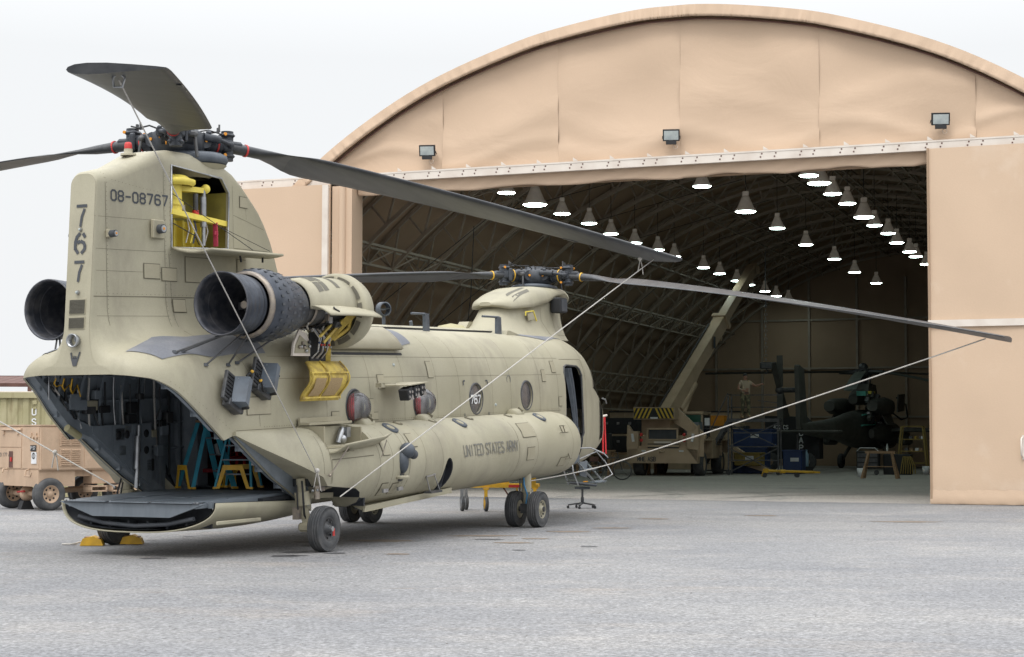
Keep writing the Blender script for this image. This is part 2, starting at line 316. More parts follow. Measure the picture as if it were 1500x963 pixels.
# ================================================================== SETTING
s = 3000
g = MB().add([(-s, -50, 0), (s, -50, 0), (s, s, 0), (-s, s, 0)], [(0, 1, 2, 3)]).build('ground', asphalt); g['kind'] = 'structure'
HD = V((9.7987, 39.4144, 0)); HTH = -0.363
hangar = empty('hangar', HD, HTH, 'large tan fabric arched hangar with open front and lit dark interior', 'hangar')
def H2W(t, n_, z=0): return HD+Matrix.Rotation(HTH, 3, 'Z') @ V((t, n_, z))
DEPTH = 50
fl = MB()
c4 = [H2W(-20.6, -.35, .004), H2W(8.4, -.35, .004), H2W(8.4, DEPTH, .004), H2W(-20.6, DEPTH, .004)]
fl.add(c4, [(0, 1, 2, 3)]); fl = fl.build('hangar_floor', concrete); fl['kind'] = 'structure'
ARL = [(-21.1, 0), (-20.9, 1.6), (-20.4, 3.3), (-19.5, 5.0), (-18.2, 6.7), (-17.1, 7.85), (-15.9, 8.88), (-14.74, 9.69), (-13.31, 10.5), (-11.9, 11.1), (-10.2, 11.65), (-9.19, 11.88), (-7.87, 12.09), (-6.9, 12.19), (-6.2, 12.2)]
T0 = -6.2
ARC = ARL+[(2*T0-a, b) for a, b in reversed(ARL[:-1])]
def arc_fine(k=4):
    out = []
    for i in range(len(ARC)-1):
        p0, p1, p2, p3 = ARC[max(i-1, 0)], ARC[i], ARC[i+1], ARC[min(i+2, len(ARC)-1)]
        for j in range(k):
            t = j/k
            out.append(tuple(.5*((2*p1[a])+(-p0[a]+p2[a])*t+(2*p0[a]-5*p1[a]+4*p2[a]-p3[a])*t*t+(-p0[a]+3*p1[a]-3*p2[a]+p3[a])*t**3) for a in (0, 1)))
    return out+[ARC[-1]]
AF = arc_fine()
def inset(pts, d):
    out = []
    for i, p in enumerate(pts):
        a, b = pts[max(i-1, 0)], pts[min(i+1, len(pts)-1)]; tx, tz = b[0]-a[0], b[1]-a[1]; L = sqrt(tx*tx+tz*tz)
        out.append((p[0]+tz/L*d, p[1]-tx/L*d))
    return out
# roof skin: outside and inside sheets
mb = MB(); mb.loft([[(p[0], y, p[1]) for p in AF] for y in (-.35, 10, 20, 30, 40, DEPTH)], closed=False); mb.build('roof_fabric', fabric, hangar)
A2 = inset(AF, .05)
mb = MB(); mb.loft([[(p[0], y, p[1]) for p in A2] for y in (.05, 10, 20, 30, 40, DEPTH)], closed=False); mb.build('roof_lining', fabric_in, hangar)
# verge band (gathered fabric) round the arch
mb = MB(); A3 = inset(AF, .30); NB = 7
def dens(pts, k):
    out = []
    for a, b in zip(pts, pts[1:]):
        for j in range(k): out.append((a[0]+(b[0]-a[0])*j/k, a[1]+(b[1]-a[1])*j/k))
    return out+[pts[-1]]
Ao, Ai = dens(AF, 6), dens(A3, 6); rings = []
for i, (a, b) in enumerate(zip(Ao, Ai)):
    w = random.uniform(-.03, .03); rings.append([(a[0]+(b[0]-a[0])*k/4, -.36-(.008*k+w*(k/4)), a[1]+(b[1]-a[1])*k/4) for k in range(5)]+[(b[0], -.30, b[1]+.02)])
mb.loft(rings, closed=False); mb.build('arch_edge_band', fabric, hangar)
MB().tube([(p[0], -.22, p[1]) for p in inset(AF, .335)[8:-8]], .022, 6).build('edge_shadow_line', rust, hangar)  # dark line drawn as the shadow gap below the edge band
# gable fabric above the beam, split in bays
def zin(t):
    for a, b in zip(A3, A3[1:]):
        if a[0] <= t <= b[0]: return a[1]+(b[1]-a[1])*(t-a[0])/(b[0]-a[0]+1e-9)
    return 0
bays = [-15.7, -12.4, -9.2, -6.0, -2.55, 1.1, 3.6]
def gz_(t, z, k):
    zt = max(zin(t), 8.5); u = (z-8.45)/(zt-8.4+.01); w = .02*sin(t*2.1+z*1.3)+.035*sin(t*1.0-z*2.2+k)*sin(pi*min(max(u, 0), 1))
    sag = .05*math.exp(-((z-8.85-.28*sin(t*1.25+k))/.14)**2)+.03*math.exp(-((z-9.5-.5*sin(t*.8+2*k))/.25)**2)
    return -.10-w-sag
for k in range(6):
    t0, t1 = bays[k]-.004*(k%2), bays[k+1]+.004*(k%2); mb = MB(); rings = []
    nt_ = 26
    for i in range(nt_+1):
        t = t0+(t1-t0)*i/nt_; zt = max(zin(t), 8.47); e = min(i, nt_-i)/nt_
        rings.append([(t, gz_(t, 8.44+(zt-8.44)*j/20, k)*min(1, .8+e*4)-.004*(k%2), 8.44+(zt-8.44)*j/20) for j in range(21)])
    mb.loft(rings, closed=False); mb.build('gable_panel', gable_m, hangar)
# right part of front beyond leaf and backs of the gable
mb = MB(); P = [p for p in A2 if p[1] >= 8.3]
mb.add([(p[0], .02, p[1]) for p in P], [tuple(range(len(P)))]); mb.build('gable_lining', fabric_in, hangar)
# header beam
mb = MB(); mb.box((-6.0, -.30, 8.33), (27.2, .12, .20)); mb.box((-6.0, -.26, 8.44), (27.2, .22, .04)); bm_ = mb.build('header_beam', beam_m, hangar)
mb = MB()
for i in range(26):
    t = -15.5+i*.97; 
    mb.prism([(0, 0), (.13, 0), (0, .09)], ((t, -.37, 8.47), (1, 0, 0), (0, 0, 1), (0, 1, 0)), .02)
mb.build('beam_gusset', beam_m, bm_)['kind'] = 'stuff'
mb = MB()
for i in range(84):
    t = -19.2+i*.325+random.uniform(-.03, .03)
    if i % 3 != 1:
        for dz in (.05, -.03): mb.box((t+dz*.4, -.362, 8.33+dz), (.035, .006, .035))
mb.build('bolt_hole', rust, bm_)['kind'] = 'stuff'
# valance under the beam
mb = MB(); rings = []
for i in range(121):
    t = -14.8+14.85*i/120; lo = 7.93+.035*sin(t*2.3)+.03*abs(sin(t*3.1+1))*(1 if t > -6 else .3)
    rings.append([(t, -.16-.012*sin(t*9+j), 8.26+(lo-8.26)*j/5) for j in range(6)]+[(t, .0, lo+.02)])
mb.loft(rings, closed=False); mb.build('valance', fabric, hangar)
mb = MB(); mb.box((-7.4, .06, 8.14), (15, .04, .38)); mb.build('header_lining', fabric_in, hangar)
# fixed wall on the left of the opening, with posts
mb = MB(); mb.box((-17.2, -.50, 4.11), (3.5, .08, 8.18)); mb.build('side_wall', fabric, hangar)
mb = MB(); mb.box((-15.55, -.56, 4.10), (.17, .12, 8.16)); mb.build('door_post', beam_m, hangar)
mb = MB(); mb.box((-15.12, -.15, 4.08), (.58, .64, 8.14)); mb.cyl((-15.1, -.475, .02), (-15.1, -.475, 8.12), .10, n=10); mb.build('door_jamb', fabric, hangar)
mb = MB(); mb.box((-20.2, -.51, 4.11), (2.45, .08, 8.18)); mb.build('side_wall', fabric, hangar)
mb = MB(); mb.box((6.8, .0, 4.11), (3.0, .08, 8.18)); mb.build('side_wall', fabric, hangar)
# sliding door leaf, right
leaf = empty('hangar_door_leaf', H2W(0, 0), HTH, 'tall tan fabric sliding door leaf with pale mid rail at right edge of photo', 'hangar door')
mb = MB(); rings = []
for i in range(41):
    t = .012+6.0*i/40; rings.append([(t, -.40-.010*sin(t*2.7+j*.8)-(.02*math.exp(-((j*.413-.35)/.2)**2)), .10+8.16*j/20) for j in range(21)])
mb.loft(rings, closed=False); mb.build('door_fabric', door_fab, leaf)
mb = MB(); mb.box((3.01, -.33, 4.18), (6.0, .12, 8.14)); mb.box((.03, -.36, 4.18), (.05, .16, 8.18)); mb.build('door_frame', fabric_in, leaf)
mb = MB(); rings = []
for i in range(91):
    t = .0+6.0*i/90; w = random.uniform(-.012, .012); rings.append([(t, -.417, .34+w), (t, -.432-w*.6, .2), (t, -.445+w, .06), (t, -.43, .012)])
mb.loft(rings, closed=False); mb.build('bottom_skirt', fabric, leaf)
mb = MB(); mb.box((3.0, -.44, 4.17), (6.0, .04, .16)); mb.build('mid_rail', beam_m, leaf)
mb = MB(); mb.tube([(2.06, -.44, 1.55), (2.04, -.54, 1.5), (2.04, -.54, 1.15), (2.06, -.44, 1.1)], .02); mb.box((2.1, -.43, 1.32), (.10, .02, .55)); mb.build('pull_handle', beam_m, leaf)
# back wall: sheet panels in a grid of posts
frm = MB(); xs = [-20+i*2.55 for i in range(12)]
for i in range(11):
    for j, (z0, z1) in enumerate([(0, 2.6), (2.62, 5.2), (5.22, 7.8), (7.82, 10.2)]):
        if z1 > 9 and (i < 2 or i > 8): continue
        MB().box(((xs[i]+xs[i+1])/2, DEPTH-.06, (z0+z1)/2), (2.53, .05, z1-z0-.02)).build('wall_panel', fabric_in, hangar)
for x in xs: frm.box((x, DEPTH-.16, 5), (.12, .14, 10)); 
for z in (2.61, 5.21, 7.81): frm.box((-6, DEPTH-.165, z), (28, .12, .10))
frm.build('wall_frame', truss_m, hangar)
mb = MB(); P = [p for p in A2]
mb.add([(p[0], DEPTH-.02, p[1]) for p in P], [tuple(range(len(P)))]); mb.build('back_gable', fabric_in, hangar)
# trusses: one arched rib every bay (upper chord, lower chord, web)
Co = inset(AF, .16); Ci = inset(AF, .95)
def rib(y):
    mb = MB(); N = len(Co); k = 0
    for i in range(0, N-2, 2):
        for C_, w in ((Co, .10), (Ci, .11)):
            mb.bar((C_[i][0], y, C_[i][1]), (C_[i+2][0], y, C_[i+2][1]), w, w, up=(0, 1, 0))
    for i in range(2, N-5, 4):
        mb.bar((Co[i][0], y, Co[i][1]), (Ci[i][0], y, Ci[i][1]), .06, up=(0, 1, 0)); mb.bar((Ci[i][0], y, Ci[i][1]), (Co[i+3][0], y, Co[i+3][1]), .06, up=(0, 1, 0))
    return mb
r0 = rib(0).build('roof_truss', truss_m, hangar); r0.location = (0, 1.3, 0)
for i in range(1, 19):
    c = r0.copy(); col.objects.link(c); c.location = (0, 1.3+i*2.66, 0)
# longitudinal braced purlins
for idx in (10, 18, 27, 36, 47, 58, 67, 76, 85, 94):
    if idx >= len(Co): continue
    mb = MB(); a, b = Co[idx], Ci[idx]; a2 = Ci[idx+2] if idx+2 < len(Ci) else Ci[idx]
    mb.bar((b[0], .5, b[1]), (b[0], DEPTH, b[1]), .07); mb.bar((a2[0], .5, a2[1]), (a2[0], DEPTH, a2[1]), .07)
    mid = ((a[0]+a2[0])/2, (a[1]+a2[1])/2)
    mb.bar((mid[0], .5, mid[1]), (mid[0], DEPTH, mid[1]), .06)
    n_ = 56
    for j in range(n_):
        y0, y1 = .5+j*(DEPTH-.5)/n_, .5+(j+1)*(DEPTH-.5)/n_
        p, q = (b, a2) if j % 2 else (a2, b); mb.bar((p[0], y0, p[1]), (q[0], y1, q[1]), .04)
        p = (mid, b)[j % 2]; q = (b, mid)[j % 2]; mb.bar((p[0], y0, p[1]), (q[0], y1, q[1]), .04)
    mb.build('purlin_truss', truss_m, hangar)
mb = MB()
for y in (4, 9.3, 14.6, 20, 25.3):
    for a, b in ((8, 26), (26, 44)):
        mb.cyl((Ci[a][0], y, Ci[a][1]), (Ci[b][0], y+5.3, Ci[b][1]), .012, n=4, cap=False)
mb.build('brace_cable', black, hangar)
for t, y in ((-16.2, 3), (-15.2, 9)):
    MB().tube([(t, y, 9.6 if t > -14 else 8.2), (t-.1, y, 6), (t-.5, y+.1, 3), (t-.35, y, .2)], .014, 5).build('power_cable', black, hangar)
MB().box((-17.4, 20, 2.75), (.22, 50*.6, .05)).build('side_rail', truss_m, hangar)

# pendant lamps
def make_lamp():
    r = empty('pendant_lamp')
    MB().lathe([(.0, .29), (.05, .285), (.11, .23), (.34, .13), (.42, .10), (.425, 0.001)], (0, 0, 0), n=20).build('lamp_shade', shade_m, r)
    MB().lathe([(.0, .278), (-.022, .25), (-.035, .14), (-.04, .001)], (0, 0, 0), n=20).build('lens', lampw, r)
    MB().box((0, 0, .50), (.17, .13, .13), r=.015).build('ballast', shade_m, r)
    MB().tube([(0, 0, .56), (0, 0, .66), (.03, 0, .72), (0, 0, .80), (0, 0, 1.9)], .010, 5).build('hanging_wire', black, r)
    return r
L0 = make_lamp()
rowA = [5.8, 8.2, 10.9, 13.6, 16.3, 19.2, 22.0, 24.4, 29.1, 32.2, 35.2, 37.9, 41.5, 44.2, 47.2]
rowB = [6.3, 12.1, 16.6, 21.9, 27.6, 33.0, 38.9]
rowC = [5.3, 7.1, 9.1, 11.7, 14.9, 17.1, 19.9, 22.4, 25.6, 28.0, 31.1]
ords = ['nearest', 'second', 'third', 'fourth', 'fifth', 'sixth', 'seventh', 'eighth', 'ninth', 'tenth', 'eleventh', 'twelfth', 'thirteenth', 'fourteenth', 'farthest']
first = True
for nm, tt, row in (('left', -12.9, rowA), ('middle', -7.1, rowB), ('right', -3.85, rowC)):
    for i, n_ in enumerate(row):
        o = L0 if first else copy_tree(L0); first = False
        o.location = H2W(tt+random.uniform(-.05, .05), n_, 8.7+random.uniform(-.04, .04)); od = ords[i] if i < len(row)-1 else 'farthest'
        cool = (nm == 'left' and i in (0, 1)) or (nm == 'right' and i in (1, 4)) or (nm == 'middle' and i == 1)
        sc = 1.15 if (nm, i) in (('left', 1), ('right', 1), ('middle', 1), ('right', 4)) else .93
        if (nm, i) in (('left', 1),): sc = 1.30
        o.scale = (sc, sc, sc)
        tag(o, f'{"wide glass bottomed" if sc > 1 else "lit cone shaped"} hangar lamp hanging {od} from the opening in the {nm} ceiling row', 'lamp', 'pendant lamps under the hangar roof')
        if cool:
            for k in kids(o):
                if k.name.startswith('lens'): k.data = k.data.copy(); k.data.materials[0] = lampg
# floodlights above the beam
def make_flood():
    r = empty('floodlight')
    MB().prism([(-.24, -.16), (.24, -.16), (.24, .17), (-.24, .17)], ((0, 0, 0), (1, 0, 0), (0, -.25, .97), (0, .97, .25)), .14).box((0, .02, -.2), (.3, .1, .10)).build('lamp_housing', black, r)
    MB().prism([(-.205, -.125), (.205, -.125), (.205, .135), (-.205, .135)], ((0, -.012, -.003), (1, 0, 0), (0, -.25, .97), (0, .97, .25)), .008).build('glass', flood_g, r)
    MB().box((0, .16, -.1), (.12, .26, .08)).bar((-.25, .1, 0), (-.25, .28, -.05), .02).bar((.25, .1, 0), (.25, .28, -.05), .02).build('bracket', dmetal, r)
    MB().lathe([(0, .055), (.02, .07), (.04, .055)], (.12, .12, -.30), (0, 1, 0), n=12).build('cable_loop', beam_m, r)
    return r
F0 = make_flood()
for i, (t, z, lb) in enumerate(((-12.7, 8.95, 'black floodlight on the gable nearest the left end of the cream beam'), (-6.14, 8.95, 'black floodlight on the gable above the middle of the cream beam'), (.34, 8.93, 'black floodlight on the gable above the closed tan door leaf'))):
    o = F0 if i == 0 else copy_tree(F0); o.scale = (.86, .86, .86); o.location = H2W(t, -.42, z); o.rotation_euler = (0, 0, HTH+.25); tag(o, lb, 'floodlight', 'floodlights above the hangar door')
# ================================================================== TANDEM ROTOR HELICOPTER
# local frame: x forward, y to port, z up, origin on the ground below the aft rotor
PITCH = 0.04; HLOC = V((-4.4755, 22.4347, -.0396)); HYAW = 1.14259
HM = Matrix.Translation(HLOC) @ Matrix.Rotation(HYAW, 4, 'Z') @ Matrix.Rotation(-PITCH, 4, 'Y')
def L2W(x, y, z): return HM @ V((x, y, z))
HINV = HM.inverted()
def W2L(p): return HINV @ V(p)
heli = empty('transport_helicopter'); heli.location = HLOC; heli.rotation_mode = 'XYZ'; heli.rotation_euler = HM.to_euler()
tag(heli, 'large tan tandem rotor army helicopter with open tail ramp parked before the hangar', 'helicopter')
def lerpt(tab, x):
    if x <= tab[0][0]: return tab[0][1:]
    for a, b in zip(tab, tab[1:]):
        if x <= b[0]:
            t = (x-a[0])/(b[0]-a[0]); return tuple(p+(q-p)*t for p, q in zip(a[1:], b[1:]))
    return tab[-1][1:]
# x: half width, deck z, lower edge z
BODY = [(-1.96, .56, 2.55, 2.40), (-1.95, .66, 2.585, 2.392), (-1.93, .76, 2.64, 2.385), (-1.88, .87, 2.70, 2.37), (-1.7, 1.00, 2.76, 2.33), (-1.4, 1.11, 2.82, 2.18), (-1.05, 1.19, 2.88, 1.90), (-.6, 1.235, 2.94, 1.55), (-.42, 1.245, 2.96, 1.60), (0, 1.25, 3.0, 1.32), (.5, 1.25, 3.03, 1.0), (.9, 1.25, 3.06, .80),
        (1.3, 1.25, 3.09, .57), (1.42, 1.25, 3.10, .5), (10.4, 1.25, 3.10, .48), (11.2, 1.25, 3.10, .48), (11.6, 1.24, 3.07, .50), (12.0, 1.215, 2.95, .53), (12.4, 1.14, 2.75, .58), (12.8, 1.035, 2.45, .66), (13.15, .955, 2.12, .76), (13.35, .885, 1.92, .85), (13.52, .75, 1.74, .95), (13.63, .56, 1.62, 1.03), (13.70, .28, 1.50, 1.12)]
# pylon: x: half width, top z
PYL = [(-1.96, .188, 4.88), (-1.93, .20, 4.91), (-1.85, .21, 4.93), (-1.55, .24, 5.0), (-1.1, .30, 5.19), (-.85, .345, 5.27), (-.6, .385, 5.31), (0, .45, 5.31), (.5, .47, 5.25), (.86, .45, 5.15), (1.1, .425, 5.04), (1.3, .40, 4.92), (1.6, .36, 4.74), (1.8, .33, 4.57), (1.98, .30, 4.38), (2.12, .27, 4.20), (2.28, .23, 3.98), (2.42, .18, 3.76), (2.55, .13, 3.54), (2.66, .085, 3.36), (2.8, .035, 3.17), (3.0, .01, 3.1)]
def body_at(x):
    if -.6 <= x <= 11.2 or x <= BODY[0][0] or x >= BODY[-1][0]: return lerpt(BODY, x)
    i = max(k for k in range(len(BODY)-1) if BODY[k][0] <= x); a, b = BODY[i], BODY[i+1]; h = b[0]-a[0]; t = (x-a[0])/h; out = []
    p, q = (BODY[i-1] if i > 0 else None), (BODY[i+2] if i+2 < len(BODY) and not abs(b[0]+.6) < .01 else None)
    for k in (1, 2, 3):
        s0 = (b[k]-p[k])/(b[0]-p[0]) if p else (b[k]-a[k])/h
        s1 = (q[k]-a[k])/(q[0]-a[0]) if q else (b[k]-a[k])/h
        out.append((2*t**3-3*t*t+1)*a[k]+(t**3-2*t*t+t)*h*s0+(-2*t**3+3*t*t)*b[k]+(t**3-t*t)*h*s1)
    return out
def section(x, off=0.0):
    w, zt, zb = body_at(x); p, pz = lerpt(PYL, x); w -= off; zt -= off; full = x > 1.5
    hasp = x < 2.99
    zm = 1.6 if x < 12 else 1.6-.25*(x-12)/1.7
    if x < -.6: zm = zb-.04
    elif x < -.3: zm = 1.51+.09*(x+.6)/.3
    e = 3.2 if x < 12 else 3.2-(x-12)*.6
    if x < -1.0: e = 3.2-(-1.0-x)*1.1
    pts = []
    if hasp: p = max(p-off, .004); pz = pz-off; yf = min(p+.42*min(1, (pz-zt)/1.0), w*.68)
    else: p = 0; yf = 0
    if zm > zb+.02:      # lower half down to the bottom / lower edge
        NL = 12
        if full:
            for i in range(NL): 
                a = pi/2*(1-i/NL); pts.append((w*max(cos(a), 0)**(2/4.5), zm-(zm-zb-off)*max(sin(a), 0)**(2/4.5)))
        else:
            ze = zb
            for i in range(NL): pts.append((w, ze+(zm-ze)*i/NL))
        z0 = zm; a0 = 0
    else:
        zlo = zb; NL = 12; s_ = min(1, max(0, (zlo-zm)/(zt-zm))); a0 = math.asin(s_**(e/2))
        y0 = w*max(cos(a0), 0)**(2/e)
        for i in range(NL): pts.append((y0, zlo))
    N = 22; aend = math.acos(min(1, (yf/w)**(e/2))) if yf else pi/2
    a0 = min(a0, aend-.02)
    for i in range(N+1):
        a = a0+(aend-a0)*i/N; pts.append((w*max(cos(a), 0)**(2/e), zm+(zt-zm)*max(sin(a), 0)**(2/e)))
    yB, zB = pts[-1]
    zf = min(zB+.50*min(1, (pz-zt)/1.0), pz-.01) if hasp else zB
    for i in range(1, 8):      # fillet
        t = i/7
        if hasp: pts.append(((1-t)**2*yB+2*t*(1-t)*(p+(yB-p)*.12)+t*t*p, (1-t)**2*zB+2*t*(1-t)*zB+t*t*zf))
        else: pts.append((0, zB))
    r = min(p*.75, .16) if hasp else 0
    for i in range(1, 13):
        pts.append((p, zf+(max(pz-r, zf)-zf)*i/12) if hasp else (0, zB))
    for i in range(1, 7):
        a = pi/2*i/6; pts.append((p-r+r*cos(a), max(pz-r, zf)+(pz-max(pz-r, zf))*sin(a)) if hasp else (0, zB))
    if hasp: pts.append((0, pz))
    else: pts.append((0, zB))
    return pts
def shear(x, z):
    if x < 1 and z > 2.5: x += .085*(z-2.5)*min(1, (1-x)/2.2)
    return x
XS = sorted(set([-1.96, -1.956, -1.95, -1.94, -1.93, -1.91, -1.88, -1.84, -1.8, -1.75, -1.7, -1.62, -1.55, -1.47, -1.4, -1.3, -1.2, -1.12, -1.05, -.95, -.85, -.72, -.6, -.5, -.42, -.2, 0, .25, .5, .75, 1, .86, 1.1, 1.3, 1.45, 1.62, 1.8, 1.9, 1.98, 2.05, 2.12, 2.2, 2.28, 2.35, 2.42, 2.48, 2.55, 2.6, 2.66, 2.73, 2.8, 2.9, 3.0, 3.4, 4, 4.7, 5.5, 6.3, 7.1, 8, 8.8, 9.6, 10.4, 10.9, 11.2, 11.6, 11.8, 12.0, 12.2, 12.4, 12.6, 12.8, 13.0, 13.15, 13.3, 13.4, 13.5, 13.6, 13.66, 13.70]))
def shell(off, xs=XS):
    rings = []
    for x in xs:
        s_ = section(x, off); rings.append([V((shear(x, z), -y, z)) for y, z in s_]+[V((shear(x, z), y, z)) for y, z in reversed(s_[:-1])])
    return rings
def bool_cut(o, cutters):
    for c in cutters:
        m = o.modifiers.new('cut', 'BOOLEAN'); m.object = c; m.operation = 'DIFFERENCE'; m.solver = 'EXACT'
    dg = bpy.context.evaluated_depsgraph_get(); me = bpy.data.meshes.new_from_object(o.evaluated_get(dg)); o.modifiers.clear(); o.data = me
    for c in cutters: bpy.data.objects.remove(c)
# closed solid: outer shell + inner shell joined at the lower edges
out_, inn = shell(0), shell(.035)
mb = MB(); n_ = len(out_[0]); 
mb.loft(out_, closed=False); mb.loft(inn, closed=False)
bm = bmesh.new(); me = mb.mesh('tmp'); bm.from_mesh(me)
bm.verts.ensure_lookup_table(); NR = len(XS); off_i = NR*n_
for j in range(NR-1):            # bottom edges
    for k in (0, n_-1):
        a, b = j*n_+k, (j+1)*n_+k
        try: bm.faces.new([bm.verts[a], bm.verts[b], bm.verts[off_i+b], bm.verts[off_i+a]])
        except ValueError: pass
for i in range(n_-1):            # rear rim strip
    try: bm.faces.new([bm.verts[i], bm.verts[i+1], bm.verts[off_i+i+1], bm.verts[off_i+i]])
    except ValueError: pass
    a = (NR-1)*n_
    try: bm.faces.new([bm.verts[a+i], bm.verts[a+i+1], bm.verts[off_i+a+i+1], bm.verts[off_i+a+i]])
    except ValueError: pass
bmesh.ops.remove_doubles(bm, verts=bm.verts, dist=.0008); bmesh.ops.dissolve_degenerate(bm, edges=bm.edges, dist=.0005)
bmesh.ops.recalc_face_normals(bm, faces=bm.faces); bm.to_mesh(me); bm.free()
for p in me.polygons: p.use_smooth = True
me.materials.append(paint); me.materials.append(intd)
fus = bpy.data.objects.new('fuselage', me); col.objects.link(fus)
cut = []
for x, z in ((2.68, 1.89), (4.74, 1.91), (6.71, 1.935), (8.77, 1.955)):
    for sgn in (-1, 1): cut.append(MB().lathe([(-.3, .001), (-.3, .235), (.3, .235), (.3, .001)], (x, sgn*1.25, z), (0, 1, 0), n=32).build('c', paint)); cut[-1].scale = (1, 1, 1)
dp = [(10.62, .62), (11.36, .62), (11.42, 1.2), (11.42, 2.30), (11.36, 2.42), (11.25, 2.47), (10.75, 2.49), (10.62, 2.46), (10.57, 2.36), (10.56, 1.2)]
cut.append(MB().prism(dp, ((0, -1.7, 0), (1, 0, 0), (0, 0, 1), (0, 1, 0)), 1.0).build('c', paint))
bayp = [(-.50, 4.03), (.66, 4.075), (.70, 4.84), (.52, 5.02), (-.48, 5.10)]
cut.append(MB().prism(bayp, ((0, -.8, 0), (1, 0, 0), (0, 0, 1), (0, 1, 0)), .78).build('c', paint))
bool_cut(fus, cut)
try: fus.data.set_sharp_from_angle(angle=radians(38))
except Exception: pass
fus.parent = heli
mbf = MB(); mbf.loft(out_, closed=False); FB0 = BVHTree.FromPolygons(mbf.v, mbf.f)
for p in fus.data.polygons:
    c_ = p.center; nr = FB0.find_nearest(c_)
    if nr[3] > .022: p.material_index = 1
# close tail of the pylon (rear fairing strip) and inner lining
mb = MB(); r0_ = out_[0]; half = (n_-1)//2
prs = [(r0_[i]-V((.0, 0, 0)), r0_[n_-1-i]-V((.0, 0, 0))) for i in range(half+1)]
mb.loft([[q-V((.003, 0, 0)) for q in p] for p in prs], closed=False, smooth=False)
rear = mb.build('rear_fairing', paint, heli)
rear_cap_done = True
# BVH of the outside (uncut shell) for draping details
mb = MB(); mb.loft(out_, closed=False); 
FB = BVHTree.FromPolygons(mb.v, mb.f)
def on(x, z, side=-1, lift=0.0):
    h = FB.ray_cast(V((x, side*3, z)), V((0, -side, 0)))
    return (h[0]-V((0, -side, 0))*lift, h[1]) if h[0] else (None, None)
def ontop(x, y, lift=0): 
    h = FB.ray_cast(V((x, y, 8)), V((0, 0, -1))); return h[0]+V((0, 0, lift)) if h[0] else None
def drape(poly, lift=.006, cast=(0, 1, 0), bvh=None, sub=.12, name='access_panel', m=None, parent=None, thick=True):
    """conforming thin plate; poly in plane (x,z) for side casts or (x,y) for top casts"""
    bvh = bvh or FB; cast = V(cast)
    bm = bmesh.new(); 
    vs = [bm.verts.new((p[0], 0, p[1]) if cast.y else (p[0], p[1], 0)) for p in poly]; bm.faces.new(vs)
    xs = [p[0] for p in poly]; zs = [p[1] for p in poly]
    def cutp(lo, hi, ax):
        k = int((hi-lo)/sub)
        for i in range(1, k+1):
            co = V((0, 0, 0)); co[ax] = lo+(hi-lo)*i/(k+1); no = V((0, 0, 0)); no[ax] = 1
            bmesh.ops.bisect_plane(bm, geom=bm.verts[:]+bm.edges[:]+bm.faces[:], plane_co=co, plane_no=no)
    cutp(min(xs), max(xs), 0); cutp(min(zs), max(zs), 2 if cast.y else 1)
    ok = True
    for v in bm.verts:
        st = V(v.co)-cast*6; h = bvh.ray_cast(st, cast)
        if h[0] is None: ok = False; break
        v.co = h[0]+ (h[1] if h[1].dot(cast) < 0 else -h[1])*lift
    if not ok: bm.free(); return None
    me = bpy.data.meshes.new(name); bm.to_mesh(me); bm.free()
    if m: me.materials.append(m)
    for p in me.polygons: p.use_smooth = True
    o = bpy.data.objects.new(name, me); col.objects.link(o)
    if parent: o.parent = parent
    return o
def rect(x0, x1, z0, z1): return [(x0, z0), (x1, z0), (x1, z1), (x0, z1)]
def seamline(pts, w=.008, cast=(0, 1, 0), bvh=None, lift=.0025, mb=None):
    """dark joint strip along a polyline of (x,z) or (x,y) points draped on the skin"""
    bvh = bvh or FB; cast = V(cast); P_ = []
    for a, b in zip(pts, pts[1:]):
        k = max(1, int(sqrt((a[0]-b[0])**2+(a[1]-b[1])**2)/.07))
        for i in range(k+1):
            u = a[0]+(b[0]-a[0])*i/k; v = a[1]+(b[1]-a[1])*i/k
            st = (V((u, 0, v)) if cast.y else V((u, v, 0)))-cast*6; h = bvh.ray_cast(st, cast)
            if h[0] is not None:
                nn = h[1] if h[1].dot(cast) < 0 else -h[1]; P_.append((h[0]+nn*lift, nn))
    if len(P_) < 2: return
    vs = []
    for i, (p, nn) in enumerate(P_):
        d = (P_[min(i+1, len(P_)-1)][0]-P_[max(i-1, 0)][0]); 
        if d.length < 1e-6: d = V((1, 0, 0))
        t = d.normalized().cross(nn)*w/2; vs += [p-t, p+t]
    mb.add(vs, [(2*i, 2*i+1, 2*i+3, 2*i+2) for i in range(len(P_)-1)])

# ---- joints and rivet rows on the fuselage skin
mb = MB()
for x in (1.9, 3.15, 4.2, 5.3, 6.1, 7.35, 8.1, 9.35, 10.2):
    seamline([(x, 1.62), (x, 3.02)], .006, mb=mb)
for z in (2.32, 2.62): seamline([(.6, z), (10.4, z)], .005, mb=mb)
for x0, x1, z in ((-.35, 10.3, 1.66),): seamline([(x0, z), (x1, z)], .007, mb=mb)
seamline([(11.55, .9), (11.60, 2.9)], .008, mb=mb); seamline([(10.5, 2.60), (11.55, 2.60), (11.62, 2.2)], .008, mb=mb)
seamline([(-1.0, 3.38), (1.9, 3.42)], .012, mb=mb); seamline([(-1.85, 3.36), (-1.0, 3.38)], .010, mb=mb)
for x in (-1.62, -.62): seamline([(x, 3.0), (x, 5.05)], .006, mb=mb)
for z in (4.35, 3.95, 3.68, 3.12): seamline([(-1.8, z+.0), (-.6, z+.02)], .004, mb=mb)
seamline([(.80, 4.95), (.82, 4.1), (1.9, 4.12)], .006, mb=mb); seamline([(.82, 4.55), (1.75, 4.42)], .005, mb=mb); seamline([(1.15, 4.85), (1.2, 4.52)], .004, mb=mb)
seamline([(-.55, 3.95), (-.5, 3.0)], .006, mb=mb); seamline([(-.45, 2.95), (-.05, 2.6), (.15, 2.2), (.2, 1.7)], .006, mb=mb)
